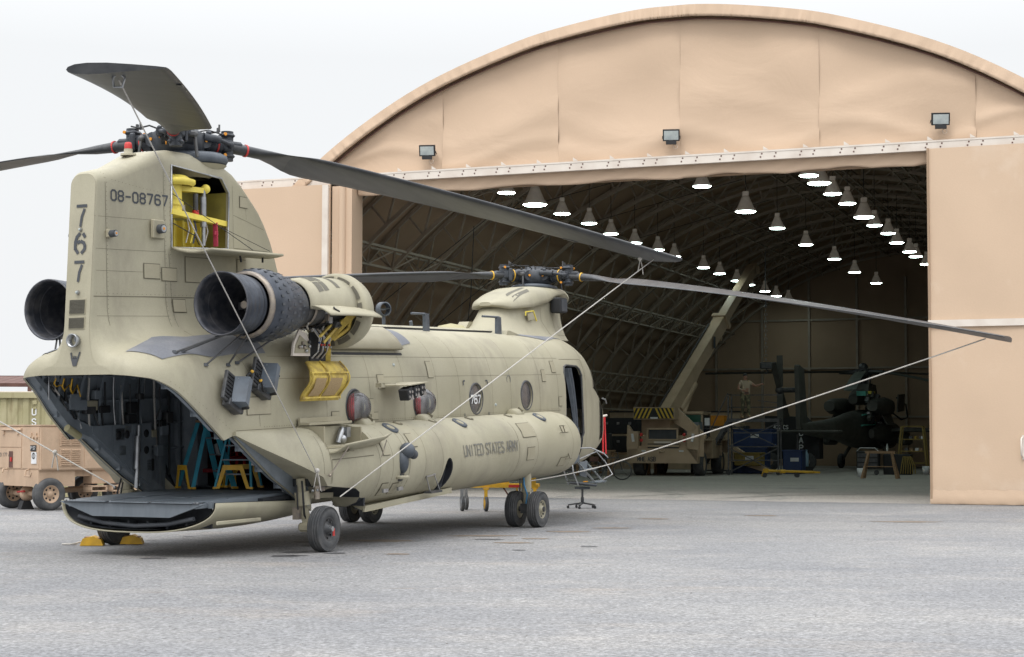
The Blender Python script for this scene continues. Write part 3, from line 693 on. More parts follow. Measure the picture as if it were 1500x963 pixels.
mb.build('panel_joints', seam, heli)['kind'] = 'stuff'
mb = MB()
def rivets(a, b, sp=.055, r=.006, bvh=None):
    L = sqrt((a[0]-b[0])**2+(a[1]-b[1])**2); k = int(L/sp)
    for i in range(k+1):
        u = a[0]+(b[0]-a[0])*i/k; v = a[1]+(b[1]-a[1])*i/k; h = (bvh or FB).ray_cast(V((u, -4, v)), V((0, 1, 0)))
        if h[0] is None: continue
        nn = h[1] if h[1].y < 0 else -h[1]; p = h[0]+nn*.003; a_ = nn.orthogonal().normalized(); b_ = nn.cross(a_)
        mb.add([p+a_*r, p+b_*r, p-a_*r, p-b_*r], [(0, 1, 2, 3)])
for x in (-1.60, -.60, -.52): rivets((x, 3.1), (x, 5.0))
rivets((-1.8, 3.40), (1.9, 3.44), .07); rivets((.3, 1.69), (10.2, 1.69), .06, .008)
for x in (1.93, 4.17, 6.13, 8.07, 9.38): rivets((x, 1.75), (x, 2.95), .08, .004)
rivets((-.5, 1.7), (-1.5, 2.3), .07); rivets((-.6, 4.72), (-1.5, 4.82), .06)
mb.build('rivet_rows', seam, heli)['kind'] = 'stuff'
# ---- access panels
AP = [(-.98, -.72, 3.62, 3.80), (-.68, -.42, 3.60, 3.76), (-.50, -.27, 3.20, 3.36), (-.25, .25, 3.60, 3.92), (.9, 1.15, 3.72, 3.95), (1.0, 1.22, 4.68, 4.82),
      (-.10, .45, 1.86, 2.08), (2.35, 2.55, 1.54, 1.66), (2.02, 2.22, 1.72, 1.84), (3.05, 3.22, 1.78, 2.0), (3.15, 3.35, 1.70, 1.80), (5.05, 5.22, 2.30, 2.55), (9.5, 9.66, 2.2, 2.4), (10.0, 10.18, 2.36, 2.56), (10.2, 10.35, 1.74, 1.9), (3.4, 3.6, 2.15, 2.35), (7.6, 7.8, 1.9, 2.1)]
for x0, x1, z0, z1 in AP[:16]:
    fr = drape(rect(x0-.010, x1+.010, z0-.010, z1+.010), .006, m=seam, parent=heli, name='access_panel')
    if fr: drape(rect(x0, x1, z0, z1), .011, m=paint2, parent=fr, name='cover_plate')
# grey walkway patches on shoulder and roof
def walkpatch(poly, sub=.1): return drape(poly, .009, cast=(0, 0, -1), m=walk, parent=heli, name='walkway_patch', sub=.05)
for sg in (-1, 1):
    walkpatch([(-1.75, sg*.60), (-1.50, sg*.95), (-1.20, sg*.98), (-.4, sg*1.06), (.6, sg*1.08), (.62, sg*.70), (-.5, sg*.62), (-1.1, sg*.50)])
    walkpatch([(4.1, sg*1.06), (4.9, sg*.98), (5.0, sg*.45), (4.1, sg*.45)])
walkpatch([(9.4, -.55), (10.6, -.85), (12.0, -.62), (12.0, -.5), (9.6, -.5)])
# ---- lettering
GR = dict(bvh=FB, cast=(0, 1, 0))
put_text('serial_number', '08-08767', .125, .024, (-1.52, -2, 4.565), (1, 0, .0), (0, 0, 1), None, stencil, heli, gap=1.9, asp=1.02, **GR)
# vertical 767 on the rear fairing
def rear_glyph(gl, zc, h, th, w, nm='number'):
    mb = MB()
    for i, q in enumerate(strokes([gl], h, th, asp=w)):
        wd = 4*h/6*w; pts = []
        for p in q: 
            y = (wd/2-p.x); z = zc+p.y; pts.append(V((-1.968+.085*(z-2.5)-.003-(i % 4)*.0006, y, z)))
        mb.add(pts, [(0, 1, 2, 3)])
    return mb.build(nm, stencil, heli, fix=False)
rear_glyph('s7', 4.23, .25, .036, .85, 'number_seven'); rear_glyph('s6', 3.895, .24, .042, .9, 'number_six'); rear_glyph('s7', 3.55, .235, .036, .85, 'number_seven')
def rearp(y, z, d=.004): return V((-1.968+.085*(z-2.5)-d, y, z))
mb = MB()     # raised hand stencil with two fingers up
for poly in ([(.055, 2.584), (.028, 2.509), (-.028, 2.509), (-.05, 2.584), (-.03, 2.608), (.035, 2.608)], [(.055, 2.584), (.075, 2.670), (.052, 2.677), (.035, 2.596)], [(-.05, 2.584), (-.085, 2.677), (-.062, 2.683), (-.028, 2.596)], [(.03, 2.596), (.028, 2.633), (.006, 2.633), (.004, 2.596)], [(.0, 2.596), (-.002, 2.633), (-.024, 2.630), (-.024, 2.596)]):
    mb.add([rearp(y, z) for y, z in poly], [tuple(range(len(poly)))])
mb.build('hand_emblem', stencil, heli)
# grilles, tail pipe, lights on the rear fairing
for z0, z1 in ((3.14, 3.33), (2.96, 3.11)):
    f = MB().prism([(-.125, z0), (.125, z0), (.125, z1), (-.125, z1)], ((-1.93+.0, 0, 0), (0, 1, 0), (.085, 0, 1), (-1, 0, 0)), .03).build('grille_frame', paint2, heli)
    f.location = (-.1675-.04, 0, 0) if False else (0, 0, 0); f.data.transform(Matrix.Translation(V((-.212-.012, 0, 0))))
    mb = MB()
    for i in range(13): 
        y = -.108+i*.018; mb.bar(rearp(y, z0+.012, .010), rearp(y, z1-.012, .010), .006)
    for i in range(int((z1-z0)/.016)-1):
        z = z0+.018+i*.016; mb.bar(rearp(-.112, z, .012), rearp(.112, z, .012), .005)
    mb.add([rearp(y, z, .005) for y, z in ((-.115, z0+.01), (.115, z0+.01), (.115, z1-.01), (-.115, z1-.01))], [(0, 1, 2, 3)])
    mb.build('mesh', mesh_m, f)
mb = MB().lathe([(-.01, .001), (.0, .066), (-.02, .075), (-.09, .085), (-.09, .070), (.0, .06), (.10, .055)], (-1.93, 0, 2.82), (1, 0, 0), n=24); mb.build('drain_pipe', metal, heli)
for p_, r_ in (((rearp(0, 4.185, 0)), .024), ((rearp(0, 3.41, 0)), .028)):
    f = MB().cyl(p_, p_-V((.025, 0, 0)), r_, r_*.8, 16).build('tail_light', metal, heli); MB().ball(p_-V((.03, 0, 0)), r_*.6).build('lens', flood_g, f)
def side_sensor(x, z, r, sgn=-1, boxw=.10):
    p, n_v = on(x, z, sgn); n_v = n_v if n_v.y*sgn > 0 else -n_v
    b = MB().box(p+n_v*.02+V((.0, 0, 0)), (boxw*2, .05, boxw*2), r=.01).build('sensor_mount', paint2, heli)
    MB().cyl(p+n_v*.03, p+n_v*.13, r, r*.95, 20).build('sensor_barrel', stencil, b); MB().cyl(p+n_v*.13, p+n_v*.138, r*.72, n=20).build('sensor_face', metal, b); MB().cyl(p+n_v*.138, p+n_v*.142, r*.3, n=12).build('sensor_cap', orange, b)
side_sensor(-.75, 4.25, .06, -1, .12); side_sensor(-1.58, 4.14, .045, -1, .05); side_sensor(-1.58, 4.14, .045, 1, .05)
# anti collision beacon
b = MB().lathe([(0, .10), (.03, .10), (.04, .055), (.09, .055)], (-.87, 0, 5.20), n=20).build('beacon_base', paint2, heli)
MB().lathe([(0, .05), (.06, .048), (.085, .035), (.09, .001)], (-.87, 0, 5.29), n=20).build('beacon_lens', red, b)
# ---------------------------------------------------------------- side pods (fuel tanks)
PODX = [-.42, -.25, 0, .3, .6, .93, 1.05, 1.2, 1.45, 1.7, 1.85, 1.95, 2.03, 2.09, 2.13, 2.3, 2.6, 3, 3.6, 4.2, 4.8, 5.5, 6.3, 7.1, 8, 8.8, 9.3, 9.5, 9.7, 9.85, 9.98, 10.08, 10.14, 10.16]
PB = [(-.45, .0), (-.25, .07), (0, .16), (.3, .27), (.6, .37), (.93, .46), (1.4, .54), (1.9, .585), (2.4, .60), (20, .60)]
PC = [(-.42, 1.60), (.93, 1.0), (.98, .88), (1.15, .86), (1.7, .80), (1.85, .74), (1.97, .64), (2.05, .56), (2.1, .50), (2.13, .4), (20, .4)]
def podsec(x):
    b = lerpt(PB, x)[0]+.002; zc = lerpt(PC, x)[0]; f = 1
    if x > 9.3: f = max(0, 1-((x-9.3)/.862)**3.2)**.5
    ry, rz, z0, y0 = b*f+.02, .575*f+.003, 1.08, 1.28
    pts = [(1.235, z0+rz*.97)] ; N = 22; th1 = pi
    for i in range(N+1):
        a = pi*i/N; z = z0+rz*cos(a); y = y0+ry*abs(sin(a))**.85
        if z < zc:
            z = zc; a = math.acos(max(-1, min(1, (zc-z0)/rz))); y = y0+ry*abs(sin(a))**.85
        pts.append((y, z))
    pts.append((1.235, pts[-1][1]+.002))
    return pts
PBV = {}
for sg in (-1, 1):
    mb = MB(); rg = [[V((x, sg*y, z)) for y, z in podsec(x)] for x in PODX]
    mb.loft(rg, closed=True, caps=True)
    PBV[sg] = BVHTree.FromPolygons(mb.v, mb.f)
    me_o = mb.build('fuel_pod', paint)
    bm = bmesh.new(); bm.from_mesh(me_o.data); bmesh.ops.remove_doubles(bm, verts=bm.verts, dist=.0005); bmesh.ops.recalc_face_normals(bm, faces=bm.faces); bm.to_mesh(me_o.data); bm.free()
    if sg == -1:
        cc = MB().lathe([(-.3, .001), (-.3, .24), (.35, .24), (.35, .001)], (4.40, -1.9, .83), (0, 1, 0), n=32).build('c', paint); cc.scale = (1, 1, 1)
        cc.data.transform(Matrix.Translation(V((4.40, -1.9, .83))) @ Matrix.Diagonal(V((.62, 1, 1.05, 1))) @ Matrix.Translation(-V((4.40, -1.9, .83))))
        rc = MB().box((1.62, -1.68, 1.58), (1.10, .56, .44)).build('c', paint)
        bool_cut(me_o, [cc, rc])
        try: me_o.data.set_sharp_from_angle(angle=radians(38))
        except Exception: pass
    me_o.parent = heli; pod = me_o if sg == -1 else pod
    me_o.data.materials.append(intd)
    for p in me_o.data.polygons:
        if p.normal.z < -.75 and .94 < p.center.x < 2.16: p.material_index = len(me_o.data.materials)-1  # underside over the rear wheel painted dark as shade
        if sg == -1 and 4.2 < p.center.x < 4.6 and (PBV[sg].find_nearest(p.center)[3] or 0) > .01: p.material_index = len(me_o.data.materials)-1  # faces inside the pod hole painted dark for its shade
PBB = PBV[-1]
# dark blocks painted as shade in the wheel well, fairing inner plate, hole interiors
for sg in (-1, 1): MB().prism([(-.42, 1.60), (.0, 1.46), (.93, 1.06), (1.30, .95), (1.42, .60), (1.3, .57), (.9, .80), (.5, 1.0), (0, 1.32)], ((0, sg*1.256, 0), (1, 0, 0), (0, 0, 1), (0, sg, 0)), .012).build('fairing_inner_plate', intm, heli)
None
MB().box((1.45, -1.35, .92), (1.0, .30, .10)).box((2.12, -1.45, .80), (.04, .5, .55)).build('wheel_well_shade', intd, heli)
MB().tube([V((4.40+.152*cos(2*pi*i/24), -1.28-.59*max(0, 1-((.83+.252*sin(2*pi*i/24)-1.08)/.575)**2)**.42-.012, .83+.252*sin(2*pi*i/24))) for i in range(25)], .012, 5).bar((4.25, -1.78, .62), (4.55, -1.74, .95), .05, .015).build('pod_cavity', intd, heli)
def pdrape(poly, **k): return drape(poly, bvh=PBB, **k)
mb = MB()
for x in (.95, 1.1, 2.25, 2.62, 2.98, 3.12, 3.62, 4.18, 6.98, 7.75, 9.3): seamline([(x, 1.60), (x, .58 if x > 2 else .9)], .012 if x in (3.12, 6.98) else .007, bvh=PBB, mb=mb)
seamline([(1.12, 1.22), (2.1, 1.235)], .014, bvh=PBB, mb=mb); seamline([(1.12, 1.22), (1.12, .9)], .008, bvh=PBB, mb=mb)
mb.build('pod_joints', seam, pod)['kind'] = 'stuff'
for (x0, x1, z0, z1) in ((2.36, 2.55, 1.22, 1.42), (3.22, 3.42, 1.30, 1.48), (2.70, 2.88, .66, .80), (7.2, 7.7, 1.28, 1.5), (7.3, 7.6, .9, 1.1), (2.38, 2.55, .66, .82), (8.9, 9.15, 1.3, 1.4), (8.8, 9.1, .72, .86)):
    f = pdrape(rect(x0-.012, x1+.012, z0-.01, z1+.01), lift=.006, m=seam, parent=pod, name='access_panel')
    if f: pdrape(rect(x0, x1, z0, z1), lift=.011, m=paint2, parent=f, name='cover_plate')
def ontop_pod(x, y): 
    h = PBB.ray_cast(V((x, y, 5)), V((0, 0, -1))); return h[0], (h[1] if h[1].z > 0 else -h[1])
for x, y in ((3.05, -1.62), (5.32, -1.62), (8.45, -1.62), (3.5, -1.50), (5.9, -1.5), (7.4, -1.5), (4.6, -1.5)):    # filler caps on the pod top
    p, nn = ontop_pod(x, y); R_ = .12 if y < -1.6 else .07; ax = V((1, 0, 0)).cross(nn).normalized()
    f = MB().lathe([(-.01, R_*1.1), (.014, R_*1.1), (.016, R_*.7), (.010, R_*.66), (.010, .001)], p, nn, n=20).build('filler_cap', ring_m if R_ > .1 else seam, pod); MB().cyl(p+nn*.008, p+nn*.018, R_*.55, n=16).build('cap_centre', paint2, f)
for x in (2.75, 4.62, 8.02):      # bulges where the pods meet the cabin
    mb = MB(); mb.lathe([(-.16, .001), (-.16, .085), (-.13, .115), (.13, .115), (.16, .085), (.16, .001)], (x, -1.36, 1.63), (1, 0, 0), n=20); f = mb.build('attachment_fairing', paint, pod)
    MB().box((x+.05, -1.43, 1.72), (.03, .10, .05), R3('X', .6)).build('bracket_slot', seam, f)
put_text('army_lettering', 'UNITED STATES ARMY', .168, .022, (4.90, -3, 1.075), (1, 0, 0), (0, 0, 1), None, stencil2, heli, gap=1.25, asp=.80, bvh=PBB, cast=(0, 1, 0), lift=.012)
# strake along the pod bottom
MB().prism([(2.12, .44), (2.16, .52), (4.85, .60), (4.85, .52)], ((0, -1.70, 0), (1, 0, 0), (0, 0, 1), (0, 1, 0)), .03).add([V(p) for p in ((2.12, -1.72, .44), (4.85, -1.72, .52), (4.85, -1.45, .56), (2.2, -1.45, .52))], [(0, 1, 2, 3)]).build('bottom_strake', paint, pod)
# fold down step, sensor turret, blue cap
st_ = MB().box((3.95, -1.84, .60), (.36, .13, .03)).build('folding_step', dmetal, pod); MB().bar((3.82, -1.86, .60), (3.70, -1.86, .84), .015).bar((4.1, -1.88, .60), (3.95, -1.87, .84), .012).bar((3.68, -1.87, .84), (3.97, -1.87, .86), .02).build('step_link', metal, st_)
tp = MB().box((2.90, -1.84, .95), (.18, .10, .26), r=.04).build('sensor_turret_mount', dmetal, pod)
MB().ball((2.95, -1.95, 1.26), .115, 16, 10).build('sensor_ball', ring_m, tp); MB().ball((3.06, -1.99, 1.20), .07, 14, 9).build('sensor_window', stencil, tp); MB().ball((2.90, -1.90, 1.10), .11, 14, 9, (.9, .8, 1.5)).build('turret_body', ring_m, tp); MB().lathe([(0, .11), (.03, .13), (.05, .10)], (2.88, -1.88, .86), (0, 0, 1), n=16).build('sensor_base', paint2, tp)
p, nn = on(7.62, 1.0); MB().ball((7.62, -1.87, .98), .035, 10, 6, (1.4, .6, .8)).build('blue_cap', bluebin, pod)
for x in (2.42, 2.86): MB().box((x, -1.87, .72), (.14, .03, .05)).build('grab_step', metal, pod)
for x0, z in ((8.75, 1.30), (8.95, .83)): MB().bar((x0, -1.87, z+.12), (x0+.16, -1.88, z+.12), .012).bar((x0+.16, -1.87, z+.12), (x0+.16, -1.91, z), .015).bar((x0, -1.89, z), (x0+.18, -1.93, z), .012).build('step_handle', seam, pod)
for x in (3.42, 3.62): MB().box((x, -1.845, 1.2), (.01, .012, .09)).build('index_mark', stencil, pod)
# open equipment bay with drop down door
mb = MB(); mb.box((1.62, -1.30, 1.60), (1.08, .03, .36)).box((1.62, -1.48, 1.38), (1.08, .42, .03)).box((1.09, -1.48, 1.52), (.03, .42, .30)).box((2.15, -1.45, 1.50), (.03, .40, .26))
eb = mb.build('equipment_bay', paint2, pod)
MB().box((1.62, -1.40, 1.70), (1.14, .16, .03)).build('bay_lid', paint2, eb)
MB().box((1.38, -1.48, 1.52), (.03, .04, .24)).box((1.60, -1.34, 1.5), (.3, .02, .16)).build('bay_bracket', seam, eb)
MB().tube([(1.80, -1.48, 1.42), (1.84, -1.5, 1.55), (1.95, -1.46, 1.60)], .045, 8).ball((1.86, -1.52, 1.47), .06, 10, 6).box((1.98, -1.5, 1.56), (.10, .10, .14)).build('bay_equipment', metal, eb)
dr = MB(); rg = []
for i in range(9):
    t = i/8; rg.append([V((1.10, -1.66-.36*t, 1.32+.10*t-.06*sin(pi*t))), V((2.20, -1.66-.36*t, 1.37+.12*t-.06*sin(pi*t))), V((2.42-.1*abs(t-.5), -1.66-.36*t, 1.40+.13*t-.04*sin(pi*t)))])
dr.loft(rg, closed=False, smooth=True); d_ = dr.build('bay_door', paint, eb); m = d_.modifiers.new('t', 'SOLIDIFY'); m.thickness = .022
MB().bar((1.2, -2.0, 1.40), (1.0, -1.82, 1.02), .014).bar((2.25, -2.0, 1.44), (2.22, -1.93, 1.20), .014).ball((1.0, -1.82, 1.02), .022, 8, 6).build('door_stay', brass, eb)
MB().box((1.35, -1.85, 1.33), (.16, .2, .015)).build('door_latch', seam, eb)
# ---------------------------------------------------------------- windows
WX = ((2.68, 1.89), (4.74, 1.91), (6.71, 1.935), (8.77, 1.955))
for i, (x, z) in enumerate(WX):
    for sg in (-1, 1):
        fr = MB().lathe([(-.03, .236), (.012, .236), (.016, .262), (.004, .272), (-.03, .272)], (x, sg*1.238, z), (0, sg, 0), n=36).build('cabin_window', dmetal if sg < 0 else paint2, heli)
        if sg < 0 and i < 2: MB().lathe([(0, .232), (.06, .228), (.13, .205), (.20, .15), (.235, .08), (.245, .001)], (x, sg*1.235, z), (0, sg, 0), n=36).build('bubble_pane', bubble, fr)
        else:
            MB().lathe([(0, .236), (.02, .15), (.026, .001)], (x, sg*1.225, z), (0, sg, 0), n=32).build('pane', bubble if sg > 0 else glassw, fr) if False else MB().lathe([(0, .236), (.02, .15), (.026, .001)], (x, sg*1.225, z), (0, sg, 0), n=32).build('pane', bubble, fr)
            if sg < 0: MB().cyl((x, -1.20, z), (x, -1.19, z), .236, n=32).build('window_blind', blind if 'blind' in globals() else mesh_m, fr)
put_text('window_number', '767', .125, .028, (6.475, -1.262, 1.865), (1, 0, 0), (0, 0, 1), (0, -.004, 0), white_p, heli, gap=1.4, asp=1.15)
mb = MB()
for sx in (-1, 1):
    for sz in (-1, 1):
        cx, cz = 6.71+sx*.46, 1.935+sz*.30; 
        drape(rect(min(cx, cx-sx*.07), max(cx, cx-sx*.07), cz-.012, cz+.012), lift=.010, m=stencil, parent=heli, name='corner_mark'); drape(rect(cx-.014, cx+.014, min(cz, cz-sz*.07), max(cz, cz-sz*.07)), lift=.011, m=stencil, parent=heli, name='corner_mark')
for (x, z, r_) in ((8.05, 2.24, .085),):
    p, nn = on(x, z); MB().lathe([(.003, r_), (.006, r_*.97), (.006, r_*.8), (.003, r_*.78)], p, (0, -1, 0), n=24).build('round_marking', stencil2, heli)
for x, z in ((7.45, 1.82), (2.05, 1.72), (4.0, 2.5)): p, nn = on(x, z); MB().ball(p, .028, 10, 6).build('static_port', flood_g, heli)
# red seats and netting seen through windows and the tail
for x in (2.2, 2.75, 3.3, 3.9, 4.6, 5.2):
    for sg in (-1, 1):
        mb = MB(); yy = sg*1.02
        for k in range(4): mb.box((x-.2+k*.13, yy, 1.45), (.045, .02, 1.1))
        for k in range(5): mb.box((x, yy-sg*.01, 1.05+k*.2), (.5, .02, .045))
        mb.box((x, yy-sg*.22, 1.0), (.5, .42, .05))
        mb.build('webbing_seat', redseat, heli)
for x, WZ_ in ((2.68, 1.89), (4.74, 1.91)):
    mb = MB()
    mb.lathe([(-.002, .001), (-.002, .205), (0, .205)], (x, -1.238, WZ_), (0, 1, 0), n=30, a0=pi*.5, a1=pi*1.5, ref=(1, 0, 0))
    rn = mb.build('red_netting', redwin, heli)
    for dx, w_, h_ in ((-.17, .02, .18), (-.115, .035, .30), (-.055, .02, .36)): MB().box((x+dx, -1.2405, WZ_-.01), (w_, .002, h_)).build('netting_gap', redseat, rn)
    MB().cyl((x, -1.236, WZ_), (x, -1.20, WZ_), .236, n=36).build('window_shade_cloth', blind, heli)
MB().box((5, 0, .72), (9.2, 2.3, .05)).build('cabin_floor', intd, heli)
# countermeasure boxes on the tail
def dispenser(x, z, ang):
    p, nn = on(x, z); M = Matrix.Translation(p+V((0, -.10, 0))) @ Matrix.Rotation(ang, 4, 'Y') @ Matrix.Rotation(.10, 4, 'X')
    t = MB().box((0, .06, 0), (.42, .05, .36), r=.01).box((-.02, .04, -.20), (.28, .10, .06)).build('flare_dispenser', ring_m, heli); t.data.transform(M)
    def sub(mb, nm, m_): o = mb.build(nm, m_, t); o.data.transform(M)
    sub(MB().box((.08, -.03, 0), (.14, .16, .36), r=.01), 'magazine', ring_m); sub(MB().box((-.10, -.02, 0), (.16, .12, .34), r=.01), 'magazine', stencil); sub(MB().box((.19, -.02, 0), (.06, .12, .30), r=.01), 'magazine', stencil)
    mb = MB()
    for k in range(6):
        for j in range(3): mb.box((-.15+j*.05, -.085, -.13+k*.05), (.03, .01, .03))
    mb['k'] = 1 if False else None if False else None
    return t
def dispenser(x, z, ang):
    p, nn = on(x, z); M = Matrix.Translation(p+V((0, -.12, 0))) @ Matrix.Rotation(ang, 4, 'Y') @ Matrix.Rotation(-.12, 4, 'X')
    t = MB().box((0, .04, 0), (.50, .05, .40), r=.01).box((.02, .05, -.19), (.30, .12, .10), r=.01).build('flare_dispenser', dmetal, heli); t.data.transform(M)
    def sub(mb, nm, m_): o = mb.build(nm, m_, t); o.data.transform(M); return o
    sub(MB().prism([(-.09, .0), (.11, 0), (.08, -.16), (-.03, -.18)], ((0, 0, -.18), (1, 0, 0), (0, 1, 0), (0, 0, 1)), .36), 'magazine', steelblue)
    for z0 in (-.13, .13): sub(MB().box((.16, -.03, z0), (.14, .10, .035), r=.008), 'latch_block', black); 
    mb = MB()
    for sx, sz in ((.10, -.15), (.10, .15), (-.06, -.15), (-.06, .15)): mb.cyl((sx, -.02, sz), (sx, -.10 if sx > 0 else -.05, sz), .018, n=8)
    sub(mb, 'fastener', metal)
    mb = MB()
    for k in range(7): mb.box((-.16, .005, -.15+k*.05), (.13, .012, .022))
    sub(mb, 'vent_rib', black); return t
dispenser(-.46, 2.16, .48); dispenser(.22, 2.33, .48)
MB().tube([(-.36, -1.42, 2.36), (-.28, -1.45, 2.42), (-.16, -1.45, 2.40), (-.05, -1.44, 2.28), (.02, -1.42, 2.16), (.12, -1.4, 2.16)], .014, 6).build('cable', black, heli)
for p in ((-.28, -1.45, 2.415), (-.07, -1.44, 2.30)): MB().ball(p, .022, 8, 6, (1.4, 1, 1)).build('cable_tag', ypaint, heli)
# chaff bucket trio under a tilted hood
p, nn = on(3.75, 2.15)
hd = MB().prism([(3.46, 2.20), (4.10, 2.24), (4.10, 2.225), (3.46, 2.185)], ((0, -1.72, 0), (1, 0, 0), (0, 0, 1), (0, 1, 0)), .46).build('bucket_hood', paint2, heli)
None
for k in range(3):
    b = MB().box((3.55+k*.2, -1.62, 2.07+k*.03), (.17, .16, .17), R3('Y', -.3), r=.01).build('flare_bucket', black, hd)
    for dx, dz in ((-.04, .035), (.04, .035), (-.04, -.04), (.04, -.04)): MB().cyl((3.55+k*.2+dx, -1.70, 2.06+k*.03+dz), (3.55+k*.2+dx, -1.712, 2.06+k*.03+dz), .022, n=8).build('round', metal, b)
    MB().prism([(-.05, -.07), (.07, -.05), (.02, .02)], ((3.56+k*.2, -1.712, 2.04+k*.03), (1, 0, 0), (0, 0, 1), (0, -1, 0)), .004).build('warning_triangle', metal, b)
MB().bar((3.1, -1.4, 2.25), (3.45, -1.5, 2.22), .02).box((3.2, -1.38, 2.2), (.10, .10, .06)).build('hood_arm', paint2, hd)
# ---------------------------------------------------------------- door opening, nose
dg_ = MB()
mbd = [(10.62, .62), (10.56, 1.2), (10.57, 2.36), (10.62, 2.46), (10.75, 2.49), (11.25, 2.47), (11.36, 2.42), (11.42, 2.30), (11.42, 1.2), (11.36, .62)]
pts = []
for a in mbd: 
    q, _ = on(a[0], a[1]); pts.append(q+V((0, -.004, 0)))
dg_.tube(pts, .020, 6); dg_.build('door_seal', dmetal, heli)
mb = MB(); rg = []
for i in range(25):     # quilted grey blanket hanging in the doorway
    t = i/24; z = 2.44-1.18*t; rg.append([V((11.36-w_*.30*(1-.35*t)-.25*(1-t)**2, -1.14+.035*sin(w_*14+t*2), z)) for w_ in [k/14 for k in range(15)]])
mb.loft(rg, closed=False); m_o = mb.build('door_blanket', ring_m, heli)
MB().prism([(11.05, .62), (11.40, .62), (11.40, 1.3), (11.2, 1.28)], ((0, -1.16, 0), (1, 0, 0), (0, 0, 1), (0, 1, 0)), .02).build('door_lower_panel', rampm, heli)
mb = MB()
for k in range(26): mb.box((10.75+random.random()*.5, -.75-random.random()*.2, .9+random.random()*1.2), (.1, .04, .08+random.random()*.1))
mb.build('cabin_boxes', dmetal, heli)['kind'] = 'stuff'
for nm, poly in (('side_window', [(12.72, 1.00), (13.13, 1.02), (13.15, 1.78), (12.95, 1.90), (12.75, 1.72)]), ('windscreen_side', [(12.05, 2.05), (12.22, 2.62), (12.35, 2.50), (12.72, 1.92), (12.62, 1.88)])):
    f = drape(poly, lift=.006, m=glassd, parent=heli, name=nm); 
    if f: f['kind'] = None if False else 'part'; del f['kind']
mb = MB(); seamline([(12.72, 1.0), (13.13, 1.02), (13.15, 1.78), (12.95, 1.90), (12.75, 1.72), (12.72, 1.0)], .03, mb=mb, lift=.009); seamline([(12.05, 2.05), (12.22, 2.62), (12.35, 2.50), (12.72, 1.92)], .03, mb=mb, lift=.009); mb.build('window_frames', paint2, heli)
MB().tube([(12.95, -1.02, 1.83), (13.05, -1.06, 1.80), (13.10, -1.06, 1.72)], .014, 6).build('window_handle', metal, heli)
# windscreen front (seen from other sides)
for sg in (-1, 1):
    mb = MB(); mb.add([V((12.46, sg*.08, 2.75)), V((12.40, sg*.78, 2.66)), V((13.15, sg*.70, 1.98)), V((13.28, sg*.08, 2.03))], [(0, 1, 2, 3)]); 
    for i in range(len(mb.v)): mb.v[i] = tuple(V(mb.v[i])+V((.07, 0, .07)))
    mb.build('windscreen_pane', glassd, heli)
for sg in (-1, 1):
    pt_ = MB().cyl((13.3, sg*.70, 1.42), (14.02, sg*.70, 1.46), .03, .022, 10).build('pitot_tube', beam_m, heli)
for k, dx in enumerate((0, .13)):
    MB().box((13.80+dx, -.70, 1.06-.0*k), (.055, .012, .78), R3('Y', .04-.10*k)).build('red_cover_streamer', redcloth, heli)
MB().cyl((13.66, -.70, 1.435), (14.06, -.70, 1.465), .04, .036, 10).build('pitot_cover', redcloth, heli) if False else None
# ---------------------------------------------------------------- forward pylon
def ringxy(xr, xf, w, z, n=36, k=2.3, zt=None):
    cx = (xr+xf)/2; a = (xf-xr)/2; out = []
    for i in range(n):
        t = 2*pi*i/n; c_, s__ = cos(t), sin(t); out.append(V((cx+a*abs(c_)**(2/k)*(1 if c_ > 0 else -1), w*abs(s__)**(2/k)*(1 if s__ > 0 else -1)*(1-.12*(c_ < 0)*abs(c_)), z)))
    return out
mb = MB(); rg = [ringxy(8.85, 12.95, .72, 2.98), ringxy(9.2, 12.9, .62, 3.10), ringxy(9.45, 12.85, .56, 3.24), ringxy(9.65, 12.80, .52, 3.40), ringxy(9.80, 12.78, .50, 3.54), ringxy(10.0, 12.78, .50, 3.62), ringxy(10.6, 12.80, .49, 3.76)]
mb.loft(rg, True, True); fp = mb.build('forward_pylon', paint, heli)
FPB = BVHTree.FromPolygons(mb.v, mb.f)
# hood with overhanging lip
def hood(t):    # along x 0..1 -> xlow edge height, top height, half width
    x = 9.72+3.28*t
    zl = lerpt([(0, 3.62), (.1, 3.56), (.3, 3.60), (.5, 3.72), (.62, 3.84), (.75, 3.90), (.88, 3.84), (.95, 3.74), (1, 3.66)], t)[0]
    zt = lerpt([(0, 3.68), (.06, 3.74), (.2, 3.88), (.35, 3.99), (.5, 4.03), (.8, 4.03), (.9, 3.97), (.97, 3.85), (1, 3.74)], t)[0]
    w = lerpt([(0, .12), (.03, .28), (.1, .43), (.25, .54), (.5, .59), (.75, .58), (.9, .46), (.97, .30), (1, .10)], t)[0]
    return x, zl, zt, w
rg = []
for i in range(41):
    x, zl, zt, w = hood(i/40); r_ = []
    for k in range(25):
        a = pi*k/24; c_ = cos(a); y = w*(abs(c_)**.62)*(1 if c_ > 0 else -1); r_.append(V((x, y, zl+(zt-zl)*max(sin(a), 0)**.75)))
    for k in range(1, 10): r_.append(V((x, -w*.93+2*w*.93*k/10, zl-.01)))
    rg.append(r_)
mb = MB(); mb.loft(rg, True, True); hd2 = mb.build('pylon_hood', paint, fp); HB = BVHTree.FromPolygons(mb.v, mb.f)
for (x0, x1, y0, y1) in ((10.25, 10.95, -.18, -.26), (10.2, 10.85, -.33, -.41)):
    drape([(x0, y0), (x1, y0-.02), (x1-.06, y1-.02), (x0-.12, y1)], lift=.004, cast=(0, 0, -1), bvh=HB, m=mesh_m, parent=fp, name='hood_vent')
MB().lathe([(0, .45), (.03, .47), (.06, .44), (.08, .35), (.085, .001)], (12.0, 0, 4.0), (.08, 0, 1), n=36).build('pylon_cap', ring_m, fp)
